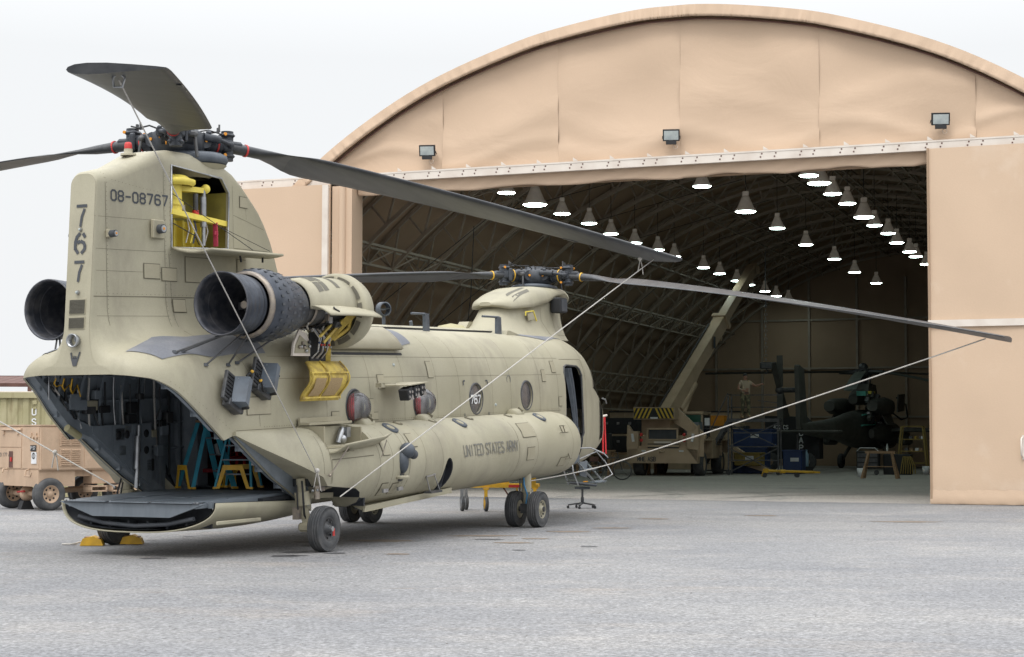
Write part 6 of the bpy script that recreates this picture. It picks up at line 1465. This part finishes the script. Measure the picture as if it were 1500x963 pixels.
def cwheel(x, y, r, w, par, hm, s_):
    t_ = MB().lathe([(-w*.42, r*.55), (-w*.5, r*.70), (-w*.5, r*.90), (-w*.40, r), (w*.40, r), (w*.5, r*.90), (w*.5, r*.70), (w*.42, r*.55)], (x, y, r), (s_, 0, 0), n=32).build('wheel', rubber, par)
    rm = MB().lathe([(w*.4, r*.57), (w*.44, r*.53), (w*.2, r*.45), (w*.15, r*.22), (w*.35, r*.18), (w*.35, .001)], (x, y, r), (s_, 0, 0), n=24).lathe([(-w*.4, r*.57), (-w*.3, .001)], (x, y, r), (s_, 0, 0), n=20).build('rim', hm, t_)
    for k in range(8): t = k*pi/4; MB().cyl((x+s_*w*.18, y+r*.34*cos(t), r+r*.34*sin(t)), (x+s_*w*.22, y+r*.34*cos(t), r+r*.34*sin(t)), .03, n=6).build('wheel_nut', dmetal, rm)
for x, y, s_ in ((-1.12, .85, -1), (1.28, .85, 1), (-1.12, 4.5, -1), (1.28, 4.5, 1)): cwheel(x, y, .47, .42, cr, crane_m, s_)
for y in (.85, 4.5):
    MB().box((1.32, y, 1.42), (.62, 1.7, .06)).box((1.32, y-.86, 1.1), (.62, .05, .66)).box((1.32, y+.86, 1.15), (.62, .05, .55)).build('wheel_arch', crane_m, cr)
MB().box((1.3, 2.6, 1.05), (.55, 1.5, .75), r=.02).build('fuel_tank', crane_m, cr)
cab = MB().box((1.02, 2.6, 1.95), (.08, .08, 1.1)).box((1.02, 4.1, 1.95), (.08, .08, 1.1)).box((.1, 2.6, 1.95), (.08, .08, 1.1)).box((.1, 4.1, 1.95), (.08, .08, 1.1)).box((.56, 3.35, 2.52), (1.05, 1.65, .10)).box((.56, 3.35, 1.42), (1.05, 1.65, .25)).build('cab', crane_m, cr)
MB().box((.56, 2.58, 1.98), (.84, .02, .9)).build('rear_window', mat('green_cab_glass', (.03, .10, .07), rough=.2), cab); MB().box((1.04, 3.35, 1.98), (.02, 1.4, .9)).build('side_window', glassd, cab); MB().box((1.25, 2.5, 2.15), (.20, .05, .30)).build('mirror', white_p, cab)
MB().box((.80, 1.9, 1.75), (.6, .8, .75)).build('hydraulic_cabinet', rampm, cr)
# superstructure: counterweight, boom
sup = MB().box((-.35, 1.5, 1.95), (1.2, 1.6, .8), R3('Z', -.15)).build('superstructure', crane_m, cr)
cw_ = MB().prism([(-1.22, 2.22), (.42, 2.22), (.42, 2.70), (-1.22, 2.70)], ((0, .1, 0), (1, 0, 0), (0, 0, 1), (0, 1, 0)), .75).build('counterweight', crane_m, cr)
MB().box((-.40, .085, 2.46), (1.60, .02, .42)).build('hazard_board', black, cw_)
for k in range(5):
    for s_ in (-1, 1):
        x = -.40+s_*(.05+.165*k); MB().prism([(x, 2.66-.0), (x+s_*.075, 2.66), (x+s_*.27, 2.26), (x+s_*.195, 2.26)] if abs(x+s_*.27+.4) < .82 else [(x, 2.66), (x+s_*.075, 2.66), (-.4+s_*.80, 2.66-.40*(abs(-.4+s_*.8-x-s_*.075))/.195), (-.4+s_*.80, 2.66-.40*min(1, abs(-.4+s_*.8-x)/.195))], ((0, .072, 0), (1, 0, 0), (0, 0, 1), (0, 1, 0)), .012).build('hazard_stripe', hazard_y, cw_)
MB().box((-.38, .07, 2.28), (.3, .01, .06)).build('white_label', white_p, cw_)
MB().prism([(0, 0), (1.6, -.9), (1.7, -.6), (.3, .5)], ((.1, .9, 2.2), (.8, .2, 0), (0, 0, 1), (0, 1, 0)), .2).build('boom_link', crane_m, cr)
ci = Matrix.Rotation(.315, 3, 'Z')
def cl(p): return ci @ (V(p)-V((5.95, 66.4, 0)))
b0 = cl((5.95, 67.8, 2.05)); b1 = cl((10.75, 75.2, 9.05)); bd = (b1-b0).normalized()
bo = MB().bar(b0, b0+bd*7.2, .48, .56).build('boom', crane_m, cr)
MB().bar(b0+bd*7.2, b1, .38, .42).build('boom_extension', crane_m, bo)
sd_ = bd.cross(V((0, 0, 1))).normalized(); up_ = sd_.cross(bd)
MB().bar(b0+sd_*-.30+up_*.1, b0+bd*7.2-sd_*.30+up_*.1, .03, .25).bar(b0+bd*.5-sd_*.2+up_*.36, b0+bd*6.5-sd_*.2+up_*.36, .06, .06).build('boom_side_rail', dmetal, bo)
MB().bar(b0+bd*7.1, b0+bd*7.3, .66, .72).build('boom_collar', crane_m, bo)
MB().bar(b1-bd*.25, b1+bd*.20, .38, .30).cyl(b1+bd*.1-sd_*.22-up_*.15, b1+bd*.1+sd_*.22-up_*.15, .18, n=14).build('boom_head', crane_m, bo)
MB().cyl(b0+V((.5, .4, -.6)), b0+bd*4.0-up_*.35, .12, n=12).cyl(b0+bd*1.5-up_*.45+sd_*.1, b0+bd*3.2-up_*.40+sd_*.1, .20, n=12).box(b0+bd*6.6-up_*.45, (.2, .2, .3)).build('lift_cylinder', crane_m, bo)
MB().box((b0+bd*5.6+sd_*.29), (.02, .35, .5)).build('boom_marking', stencil, bo)
o_ = MB().prism([(0, 1.15), (.30, 1.15), (1.95, .06), (1.75, .02), (.1, .55)], ((1.6, 4.9, 0), (1, 0, 0), (0, 0, 1), (0, 1, 0)), .5).build('outrigger_ramp', crane_m, cr); MB().box((2.75, 4.88, .52), (.30, .02, .07), R3('Y', .62)).build('reflector', white_p, o_)
# ---- pale shelter behind the crane
st2 = empty('storage_shelter', (7.7, 80.0, 0), HTH+.12, 'long sand coloured shelter box standing behind the crane', 'shelter')
MB().box((0, 1.2, 1.35), (6.2, 2.4, 2.7)).build('body', crane_m, st2); MB().box((0, 1.2, 2.72), (6.3, 2.5, .06)).build('roof_edge', black, st2)
for x in (-2.4, -1.2, 0, 1.2, 2.4): MB().box((x, -.02, 1.35), (.04, .03, 2.6)).build('wall_rib', crane_m, st2)
# black cases left of the crane
for i, (x, y, z, s_, lb) in enumerate(((4.55, 70.3, 2.0, .9, 'upper black tool crate stacked left behind the crane'), (4.55, 70.3, 1.25, .9, 'lower black tool crate stacked left behind the crane'))):
    k = empty('tool_crate', (x, y, z-.36), HTH, lb, 'crate', 'black crates left of the crane'); MB().box((0, 0, .34), (1.6, .8, .66), r=.04).build('body', black, k)
    for xx in (-.5, 0, .5): MB().box((xx, -.42, .45), (.12, .04, .10)).build('latch', metal, k)
tb = empty('workbench', (4.1, 69.6, 0), HTH, 'timber workbench carrying dark crates left of the crane', 'workbench')
MB().box((.4, .5, .84), (2.6, 1.2, .08)).build('top', wood, tb)
for x, y in ((-.8, 0), (1.6, 0), (-.8, 1), (1.6, 1)): MB().box((x, y, .4), (.12, .12, .8)).build('leg', wood, tb)
mon = MB().box((3.3, 66.9, 1.35), (1.3, .4, .65), Matrix.Rotation(HTH, 3, 'Z'), r=.03).build('black_case', black); tag(mon, 'large black case on a table just right of the helicopter nose', 'case')
tb = empty('side_table', (3.3, 66.9, 0), HTH, 'timber table under the large black case right of the helicopter nose', 'table')
MB().box((0, 0, .98), (1.5, .7, .06)).box((0, 0, .4), (1.3, .5, .04)).build('top', wood, tb)
for x in (-.65, .65): 
    for y in (-.28, .28): MB().box((x, y, .48), (.09, .09, .96)).build('leg', wood, tb)
# bicycle
bk = empty('bicycle', (3.42, 60.0, 0), -.1, 'dark bicycle standing right of the helicopter nose by the red streamers', 'bicycle')
for x in (-.5, .5):
    w_ = MB().lathe([(-.02, .30), (-.02, .335), (0, .345), (.02, .335), (.02, .30)], (x, 0, .345), (0, 1, 0), n=32).build('wheel', rubber, bk)
    mb = MB()
    for k in range(12): t = k*pi/6; mb.cyl((x, 0, .345), (x+.31*cos(t), 0, .345+.31*sin(t)), .004, n=3, cap=False)
    mb.build('spokes', metal, w_)
MB().cyl((-.5, 0, .345), (-.08, 0, .32), .014, n=8).cyl((-.08, 0, .32), (-.2, 0, .82), .016, n=8).cyl((-.08, 0, .32), (.36, 0, .80), .018, n=8).cyl((-.17, 0, .74), (.35, 0, .82), .016, n=8).cyl((-.5, 0, .345), (-.17, 0, .74), .012, n=8).cyl((.5, 0, .345), (.34, 0, .92), .016, n=8).build('frame', dmetal, bk)
MB().box((-.21, 0, .86), (.24, .12, .05), r=.02).build('saddle', black, bk); MB().cyl((.33, -.28, .98), (.33, .28, .98), .014, n=8).cyl((.34, 0, .9), (.33, 0, .98), .014, n=8).build('handlebar', dmetal, bk)
MB().box((-.5, 0, .74), (.3, .22, .16)).build('carrier_bag', ypaint if False else rust, bk)
# ---- maintenance platform with steps
pf = empty('maintenance_platform', (9.85, 68.5, 0), HTH+.1, 'dark steel maintenance platform with stairs and railings', 'platform')
MB().box((0, 0, 2.25), (2.1, 1.1, .06)).box((0, -.54, 2.20), (2.1, .04, .12)).build('deck', dmetal, pf)
for x in (-1, 1):
    for y in (-.5, .5): MB().box((x, y, 1.6 if x < 0 else 1.1), (.06, .06, 3.2 if x < 0 else 2.2)).build('post', dmetal, pf)
for z in (2.75, 3.25): MB().box((-1.0, 0, z), (.04, 1.0, .04)).box((0, .5, z), (2.1, .04, .04)).build('railing', dmetal, pf)
MB().bar((-1.02, -.5, 3.3), (-2.0, -.5, 1.2), .04).bar((1.0, -.45, 2.9), (.2, -.5, 3.0), .03).build('hand_rail', dmetal, pf)
for s_ in (-1, 1): MB().bar((-1.0, s_*.48, 2.2), (-2.3, s_*.48, .05), .06, .14).build('stair_stringer', dmetal, pf)
for k in range(8): MB().box((-1.08-k*.155, 0, 2.0-k*.26), (.24, .92, .03)).build('stair_tread', dmetal, pf)
for p, q in (((-1, -.5, .1), (1, -.5, 1.1)), ((1, -.5, .1), (-1, -.5, 1.1)), ((-1, -.5, 1.15), (1, -.5, 2.1)), ((1, -.5, 1.15), (-1, -.5, 2.1))): MB().bar(p, q, .04).build('cross_brace', dmetal, pf)
for z in (.6, 1.15, 1.7): MB().box((0, -.5, z), (2.0, .04, .04)).build('cross_rail', dmetal, pf)
for x in (-1, 1): MB().cyl((x, -.53, .1), (x, -.47, .1), .10, n=14).build('caster', rubber, pf)
for i, (x, y, z, m_, sx, sz, lb) in enumerate(((10.1, 71.4, .55, bluebin, 1.5, 1.1, 'blue storage bin behind the platform stairs, lower one'), (10.3, 71.6, 1.5, bluebin, 1.7, .75, 'blue storage bin behind the platform, upper one'), (11.8, 70.6, .5, bluebin, .8, 1.0, 'small blue bin right of the platform legs'), (9.9, 70.4, .62, dull_y, 1.1, .55, 'dull yellow box in front of the blue bins'))):
    k = empty('storage_bin', (x, y, z-sz/2), HTH, lb, 'bin'); MB().box((0, 0, sz/2), (sx, .9, sz), r=.04).build('body', m_, k); MB().box((0, 0, sz-.03), (sx+.06, .96, .05)).build('rim', m_, k); MB().box((.1, -.455, sz*.6), (.35, .012, .15)).build('bin_label', white_p, k)
k = empty('orange_box', (8.7, 71.8, 2.0), HTH, 'orange box on top of the clutter left of the platform', 'box'); MB().box((0, 0, .2), (.8, .5, .4), r=.02).build('body', orange, k); MB().box((0, 0, .42), (.84, .54, .04)).build('lid', orange, k)
shf = empty('storage_rack', (8.9, 72.2, 0), HTH, 'dark storage rack behind the crane cab carrying an orange box', 'rack')
for z in (.1, 1.0, 1.95): MB().box((0, 0, z), (2.4, .8, .06)).build('shelf', dmetal, shf)
for x in (-1.15, 1.15): MB().box((x, 0, 1.0), (.07, .8, 2.0)).build('upright', dmetal, shf)
# dark cart with white lettering
kc = empty('equipment_cart', (12.6, 76.4, 0), HTH+.05, 'black wheeled equipment cart with white vertical lettering', 'cart')
MB().prism([(-1.15, .55), (1.3, .55), (1.3, 1.75), (.6, 2.45), (-1.15, 2.5)], ((0, 0, 0), (1, 0, 0), (0, 0, 1), (0, 1, 0)), 1.3).build('body', black, kc)
for x in (-.9, .75): 
    MB().lathe([(-.12, .15), (-.12, .38), (-.08, .42), (.08, .42), (.12, .38), (.12, .15)], (x, -.1, .42), (0, 1, 0), n=24).build('wheel', rubber, kc)
for i, chh in enumerate('LCAP'): put_text('cart_letter', chh, .24, .05, (.40, -.006, 1.95-.34*i), (1, 0, 0), (0, 0, 1), (0, -.004, 0), white_p, kc)
put_text('cart_marking', '422 CS', .16, .03, (-.75, -.006, 1.9), (1, 0, 0), (0, 0, 1), (0, -.004, 0), white_p, kc, asp=.8)
# ---- person on the platform
def person():
    pr = empty('person', (9.42, 68.1, 2.285), .35, 'man in sand t-shirt and camouflage trousers standing on the platform reaching right', 'person')
    J = {'pel': (0, 0, .98), 'wai': (0, 0, 1.12), 'che': (0, .0, 1.34), 'nkb': (0, .01, 1.50), 'nk': (0, -.01, 1.56), 'hd': (0, -.03, 1.66), 'ht': (0, -.01, 1.80),
         'hl': (-.10, 0, .92), 'kl': (-.13, -.02, .50), 'al': (-.14, .02, .09), 'fl': (-.16, -.14, .04), 'hr': (.10, 0, .92), 'kr': (.14, -.03, .50), 'ar': (.16, .02, .09), 'fr': (.19, -.14, .04),
         'sl': (-.19, 0, 1.46), 'el': (-.30, .02, 1.20), 'wl': (-.14, -.16, 1.10), 'sr': (.19, 0, 1.46), 'er': (.42, -.05, 1.30), 'wr': (.66, -.12, 1.38)}
    Rr = {'pel': (.16, .12), 'wai': (.155, .115), 'che': (.18, .12), 'nkb': (.09, .08), 'nk': (.062, .062), 'hd': (.082, .095), 'ht': (.06, .07), 'hl': (.10, .10), 'kl': (.068, .068), 'al': (.048, .052), 'fl': (.045, .04), 'hr': (.10, .10), 'kr': (.068, .068), 'ar': (.048, .052), 'fr': (.045, .04),
          'sl': (.075, .075), 'el': (.047, .047), 'wl': (.032, .028), 'sr': (.075, .075), 'er': (.047, .047), 'wr': (.032, .028)}
    E_ = [('pel', 'wai'), ('wai', 'che'), ('che', 'nkb'), ('nkb', 'nk'), ('nk', 'hd'), ('hd', 'ht'), ('pel', 'hl'), ('hl', 'kl'), ('kl', 'al'), ('al', 'fl'), ('pel', 'hr'), ('hr', 'kr'), ('kr', 'ar'), ('ar', 'fr'), ('che', 'sl'), ('sl', 'el'), ('el', 'wl'), ('che', 'sr'), ('sr', 'er'), ('er', 'wr')]
    for hnd, dv in (('wl', V((.10, -.05, -.01))), ('wr', V((.09, -.02, .0)))):
        w = V(J[hnd]); J[hnd+'p'] = tuple(w+dv*.75); Rr[hnd+'p'] = (.036, .02); E_.append((hnd, hnd+'p')); u = dv.normalized(); sdv = V((0, 0, 1))
        for k in range(4): J[hnd+f'f{k}'] = tuple(w+dv*(1.55-.12*abs(k-1.4))+sdv*(.026-.017*k)+V((0, -.012, 0))); Rr[hnd+f'f{k}'] = (.009, .009); E_.append((hnd+'p', hnd+f'f{k}'))
        J[hnd+'t'] = tuple(w+dv*.8+sdv*.055); Rr[hnd+'t'] = (.010, .010); E_.append((hnd, hnd+'t'))
    ks = list(J); me = bpy.data.meshes.new('body'); me.from_pydata([J[k] for k in ks], [(ks.index(a), ks.index(b)) for a, b in E_], [])
    o = bpy.data.objects.new('body', me); col.objects.link(o)
    o.modifiers.new('skin', 'SKIN'); sv = me.skin_vertices[0].data
    for i, k in enumerate(ks): sv[i].radius = tuple(q*(1.22 if q > .03 and k not in ('hd', 'ht', 'nk') else 1.05) for q in Rr[k]); sv[i].use_root = (k == 'pel')
    s_ = o.modifiers.new('sub', 'SUBSURF'); s_.levels = 2; s_.render_levels = 2
    dg = bpy.context.evaluated_depsgraph_get(); m2_ = bpy.data.meshes.new_from_object(o.evaluated_get(dg)); o.modifiers.clear(); o.data = m2_
    m2_.materials.clear()
    for k in (skin, tshirt, camo): m2_.materials.append(k)
    for p in m2_.polygons:
        c = p.center; p.use_smooth = True
        if c.z < 1.04 and abs(c.x) < .26 and c.y > -.12 or c.z < .9: p.material_index = 2
        elif 1.0 <= c.z < 1.53 and abs(c.x) < .28 and not (c.y < -.125 and c.z < 1.25): p.material_index = 1
        else: p.material_index = 0
    o.parent = pr
    MB().ball((0, .0, 1.735), .098, 14, 8, (.90, 1.02, .85)).build('hair', black, o)
    MB().ball((0, -.125, 1.655), .018, 8, 5, (.8, 1, 1.3)).build('nose', skin, o)
    for s in (-1, 1):
        MB().ball((s*.033, -.115, 1.685), .010, 6, 4).build('eye', black, o); MB().ball((s*.085, -.02, 1.665), .022, 8, 5, (.5, 1, 1.4)).build('ear', skin, o)
        MB().ball((s*(.165 if s < 0 else .175), -.05, .055), .07, 12, 8, (.8, 1.75, .85)).cyl((s*.15, .02, .06), (s*.15, .02, .22), .062, .058, 12).build('boot', wood, o)
    MB().box((0, -.118, 1.615), (.04, .01, .010)).build('mouth', redseat, o)
    MB().lathe([(-.02, .165), (.02, .165)], (0, 0, 1.02), n=20).build('belt', dmetal, o)
    return pr
person()
# ---- attack helicopter under maintenance
ap = empty('attack_helicopter', (17.3, 83.0, 0), radians(90)-.464, 'dark attack helicopter with opened panels standing at the back of the hangar', 'helicopter'); ap.scale = (1.1, 1.1, 1.1)
def fl_(st, name, m_, par, n=16, k=2.6):
    rg = []
    for (x, y, z, w, h) in st:
        rg.append([V((x, y+w*abs(cos(2*pi*i/n))**(2/k)*(1 if cos(2*pi*i/n) > 0 else -1), z+h*abs(sin(2*pi*i/n))**(2/k)*(1 if sin(2*pi*i/n) > 0 else -1))) for i in range(n)])
    return MB().loft(rg, True, True).build(name, m_, par)
fb = fl_([(-9.6, 0, 1.75, .12, .20), (-8, 0, 1.72, .22, .30), (-6, 0, 1.72, .30, .40), (-4, 0, 1.75, .42, .52), (-2.4, 0, 1.75, .55, .72), (-1, 0, 1.75, .62, .85), (1, 0, 1.75, .62, .90), (2.6, 0, 1.7, .58, .85), (3.8, 0, 1.45, .50, .60), (4.6, 0, 1.25, .35, .35)], 'fuselage', apm, ap)
fl_([(1.2, 0, 2.7, .25, .15), (1.8, 0, 2.75, .45, .40), (3.0, 0, 2.5, .45, .40), (4.0, 0, 2.0, .38, .30)], 'canopy', glassd, fb)
MB().prism([(-9.9, 1.7), (-8.9, 1.9), (-9.35, 4.1), (-10.0, 4.25), (-10.1, 4.2)], ((0, -.09, 0), (1, 0, 0), (0, 0, 1), (0, 1, 0)), .18).build('tail_fin', apm, ap)
MB().box((-9.9, .0, 1.62), (.75, 3.4, .10), r=.04).build('stabilator', apm, ap)
tr = MB().cyl((-9.95, .1, 3.25), (-9.95, .75, 3.25), .10, n=12).ball((-9.95, .75, 3.25), .16, 10, 6).build('tail_rotor', dmetal, ap)
for a in (100, 165, 280, 345):
    a = radians(a-8); d_ = V((cos(a)*.35, 0, sin(a))).normalized(); MB().bar(V((-9.95, .72, 3.25))+d_*.15, V((-9.95, .72, 3.25))+d_*1.38, .05, .24, up=(cos(a), 0, 0) if False else (0, 1, 0)).build('tail_rotor_blade', apm, tr)
MB().cyl((-10.0, 0, 1.6), (-10.05, 0, .3), .06, n=10).build('tail_strut', dmetal, ap); cw2 = MB().lathe([(-.07, .08), (-.07, .18), (0, .21), (.07, .18), (.07, .08)], (-10.05, 0, .21), (0, 1, 0), n=20).build('tail_wheel', rubber, ap)
for s_ in (-1, 1):
    MB().cyl((.6, s_*.6, 1.3), (.2, s_*1.05, .4), .08, n=10).build('gear_leg', apm, ap)
    MB().lathe([(-.11, .12), (-.11, .27), (-.05, .33), (.05, .33), (.11, .27), (.11, .12)], (.2, s_*1.1, .33), (0, 1, 0), n=24).build('main_wheel', rubber, ap)
    wn = MB().box((.9, s_*1.75, 1.72), (1.1, 2.3, .18), r=.05).build('stub_wing', apm, ap); MB().box((.9, s_*1.6, 1.45), (1.2, .22, .35), r=.05).build('pylon_rack', apm, wn)
    en = fl_([(-2.2, s_*.95, 2.75, .24, .22), (-1.4, s_*.95, 2.75, .36, .36), (0, s_*.92, 2.75, .38, .40), (.9, s_*.90, 2.75, .30, .34)], 'engine_nacelle', apm, fb)
MB().prism([(.3, 2.5), (1.6, 2.6), (1.7, 3.35), (.5, 3.3)], ((0, -1.45, 0), (1, 0, 0), (0, 0, 1), (0, 1, 0)), .05).build('open_cowl_door', apm, ap)
MB().tube([(2.3, -.6, 2.6), (2.4, -1.1, 2.2), (3.2, -1.2, 2.3), (3.3, -1.1, 2.9), (2.4, -.9, 3.2)], .04, 6).build('canopy_door_frame', black, ap)
fl_([(-1.8, 0, 3.05, .2, .2), (-.9, 0, 3.15, .42, .35), (.3, 0, 3.2, .42, .35), (1.2, 0, 3.0, .25, .2)], 'transmission_cowl', apm, fb)
MB().tube([(-2.6, -.62, 2.35), (-1.6, -.75, 2.42), (-.8, -.72, 2.35), (-.7, -.70, 1.95), (-2.6, -.6, 1.9)], .035, 6).build('green_seal', teal, ap)
MB().box((-1.2, -.5, 3.35), (.7, .5, .12)).build('deck_primer', yellow, ap); MB().box((-1.9, -.45, 3.3), (.4, .4, .2)).build('deck_fitting', teal, ap)
mh = MB().cyl((0, 0, 3.3), (0, 0, 4.45), .14, n=14).cyl((0, 0, 4.15), (0, 0, 4.45), .36, n=18).cyl((0, 0, 3.65), (0, 0, 3.78), .42, n=18).ball((0, 0, 4.5), .22, 12, 8).build('rotor_hub', dmetal, ap)
random.seed(5)
for k in range(14): t = random.random()*6.28; MB().cyl((.3*cos(t), .3*sin(t), 3.7), (.35*cos(t+.3), .35*sin(t+.3), 4.3), .025, n=6).build('control_rod', (dmetal, metal)[k % 2], mh)
hw = radians(90)-.464
for a, dr, ln in ((radians(183)-hw, .10, 7.1), (radians(3)-hw, .30, 7.1), (radians(-108)-hw, .95, 5.2), (radians(-48)-hw, .75, 4.6)):
    d_ = V((cos(a), sin(a), 0)); q_ = V((-sin(a), cos(a), 0)); rg = []
    for i in range(9):
        r_ = .5+(ln-.5)*i/8; w = .12 if i < 1 else .26; c_ = d_*r_+V((0, 0, 4.3-dr*(i/8)**1.4)); rg.append([c_+q_*w+V((0, 0, .05)), c_+V((0, 0, .05)), c_-q_*w-V((0, 0, .0)), c_-V((0, 0, .04))])
    MB().loft(rg, True, True, smooth=False).build('rotor_blade', apm if dr < .5 else mat('faded_blade_green', (.10, .115, .10), rough=.6), mh)
    MB().cyl(d_*.3+V((0, 0, 4.3)), d_*1.1+V((0, 0, 4.28)), .12, .08, 10).build('blade_grip', dmetal, mh)
for k in range(26):
    MB().box((random.uniform(-2.4, 1.2), -.62-random.random()*.3, random.uniform(2.0, 3.2)), (.12+.25*random.random(), .15, .10+.2*random.random()), R3('Y', random.random()), r=.01).build('open_equipment', (dmetal, black, apm, metal)[k % 4 if k % 8 else 3], fb)
for s_ in (-1, 1):
    fl_([(-1.6, s_*.75, 1.55, .12, .20), (-.6, s_*.85, 1.6, .26, .38), (1.6, s_*.9, 1.6, .30, .45), (3.4, s_*.7, 1.45, .24, .35), (4.2, s_*.45, 1.3, .10, .15)], 'side_fairing', apm, fb)
    MB().box((.6, s_*1.7, 1.25), (1.7, .34, .42), r=.12).build('stores_rack', apm, fb)
    MB().box((-.4, s_*1.15, 2.25), (1.3, .05, .7), R3('X', s_*.5)).build('hanging_panel', apm, fb)
MB().prism([(-.9, 2.9), (1.2, 2.9), (.7, 3.75), (-.5, 3.75)], ((0, -.38, 0), (1, 0, 0), (0, 0, 1), (0, 1, 0)), .76).build('mast_fairing', apm, fb)
# hoist hanging above the hub and chains
hs = empty('chain_hoist', (10.55, 70.0, 4.5), 0, 'steel chain hoist hanging above the man on the platform', 'hoist')
for k in range(14): MB().lathe([(-.01, .05), (.0, .065), (.01, .05)], (0, 0, .25+k*.17), ((1, 0, 0), (0, 1, 0))[k % 2], n=10).build('chain_link', metal, hs)
MB().box((0, 0, .0), (.5, .25, .28), r=.04).tube([(0, 0, -.1), (.08, 0, -.25), (0, 0, -.35), (-.08, 0, -.28)], .03, 6).build('hoist_body', dmetal, hs); MB().box((0, 0, 3.6), (.04, .04, 2.4)).build('hanger_rod', dmetal, hs)
# saw horse
sw = empty('saw_horse', (13.7, 62.85, 0), -.35, 'rough timber saw horse standing in front of the attack helicopter', 'saw horse')
MB().box((0, 0, .98), (1.10, .12, .09)).build('top_beam', wood, sw)
for x in (-.42, .42):
    for s_ in (-1, 1): MB().bar((x, s_*.05, .98), (x+(.22 if x > 0 else -.22)*1.0, s_*.36, .0), .09, .04).build('leg', wood, sw)
    MB().box((x*1.25, 0, .5), (.05, .55, .10)).build('leg_brace', wood, sw)
MB().bar((-.5, -.2, .45), (.5, -.2, .45), .07, .03).build('side_brace', wood, sw)
# bottle and tools on / around
for i, (x, y, z, c_, lb) in enumerate(((13.95, 62.8, 1.03, flood_g, 'small clear bottle standing on the timber saw horse'),)):
    b = MB().lathe([(0, .04), (.18, .04), (.22, .018), (.26, .018), (.26, .001)], (x, y, z), n=12).build('bottle', c_); tag(b, lb, 'bottle')
for (x, y, lb) in ((13.55, 65.6, 'white bucket on the floor behind the timber saw horse'), (17.2, 70.2, 'white bucket on the floor beside the yellow stand')):
    b = empty('bucket', (x, y, 0), 0, lb, 'bucket'); MB().lathe([(0, .001), (0, .13), (.34, .16), (.34, .15), (.05, .12)], (0, 0, 0), n=18).build('pail', white_p, b); MB().tube([(-.16, 0, .33), (0, -.12, .25), (.16, 0, .33)], .008, 5).build('handle', metal, b)
b = MB().lathe([(0, .12), (.9, .12), (1.0, .05), (1.1, .05)], (11.9+.2, 67.0, 0), n=14).build('gas_bottle', rampm) if False else None
b = MB().lathe([(0, .10), (.5, .11), (.62, .05), (.7, .05), (.7, .001)], (12.45, 71.5, .3), n=14).build('water_bottle', mat('blue_clear_plastic', (.25, .38, .48), rough=.3)); tag(b, 'pale blue water bottle under the dark helicopter tail', 'bottle')
bs = MB().box((12.45, 71.5, .15), (.5, .5, .30)).build('low_crate', black); tag(bs, 'low black crate carrying the pale blue bottle', 'crate')
# yellow tow bar
tw = empty('tow_bar', (10.3, 64.3, 0), HTH+.85-.42, 'yellow tow bar lying on the hangar floor beside the crane', 'tow bar')
MB().cyl((-.75, 0, .26), (1.25, 0, .20), .05, n=10).box((-.65, 0, .26), (.14, .28, .16)).bar((-.75, 0, .22), (-.8, 0, .05), .05).build('bar', ypaint, tw)
for x in (-.7, .55): MB().cyl((x, -.08, .09), (x, -.03, .09), .09, n=12).cyl((x, .03, .09), (x, .08, .09), .09, n=12).build('wheel', dmetal, tw)
MB().cyl((-.1, 0, .23), (.1, 0, .23), .075, n=10).box((1.3, 0, .20), (.22, .34, .07)).build('coupling', ypaint, tw)
# yellow stand, right
ys = empty('yellow_work_stand', (17.0, 71.6, 0), HTH, 'yellow metal work stand in front of the dark helicopter at the right', 'stand')
for x in (-.55, .55):
    for y in (-.35, .35): MB().bar((x*1.15, y*1.2, 0), (x*.8, y*.8, 2.0), .06).build('post', dull_y, ys)
for z in (.45, .95, 1.45, 2.0): MB().box((0, 0, z), (1.1-.12*z, .7-.06*z, .04)).build('shelf', dull_y, ys)
for k in range(12): MB().box((random.uniform(-.4, .4), -.2, random.choice((.55, 1.03, 1.53))), (.14, .12, .12)).build('stored_part', (white_p, hazard_y, dmetal, wood)[k % 4], ys)
bx3 = MB().box((15.9, 69.6, .42), (1.1, .7, .84), Matrix.Rotation(HTH, 3, 'Z'), r=.03).build('black_tool_box', black); tag(bx3, 'black tool box on the floor left of the yellow stand', 'box')
hh = MB()
for k in range(7): hh.tube([(16.0+k*.05, 69.1, .75), (15.9+k*.09, 68.95, .4), (15.85+k*.10, 68.95, .05)], .025, 5)
tag(hh.build('yellow_hose_bundle', dull_y), 'bundle of yellow hoses hanging over the front of the black tool box', 'hose')
p2_ = empty('crouching_frame', (15.3, 74.5, 0), 0) if False else None
tr2 = empty('tool_trolley', (14.6, 69.2, 0), HTH, 'dark tool trolley with white lamp behind the timber saw horse', 'trolley')
MB().box((0, 0, .62), (.9, .5, .7), r=.02).build('body', black, tr2); MB().tube([(-.45, -.2, .95), (-.3, -.22, 1.1), (.3, -.22, 1.1), (.45, -.2, .95)], .018, 6).build('handle', white_p, tr2)
for k in range(3): MB().box((0, -.26, .40+k*.2), (.8, .02, .15)).build('drawer', dmetal, tr2)
for x in (-.35, .35): MB().cyl((x, -.2, .1), (x, -.14, .1), .1, n=12).build('wheel', rubber, tr2)
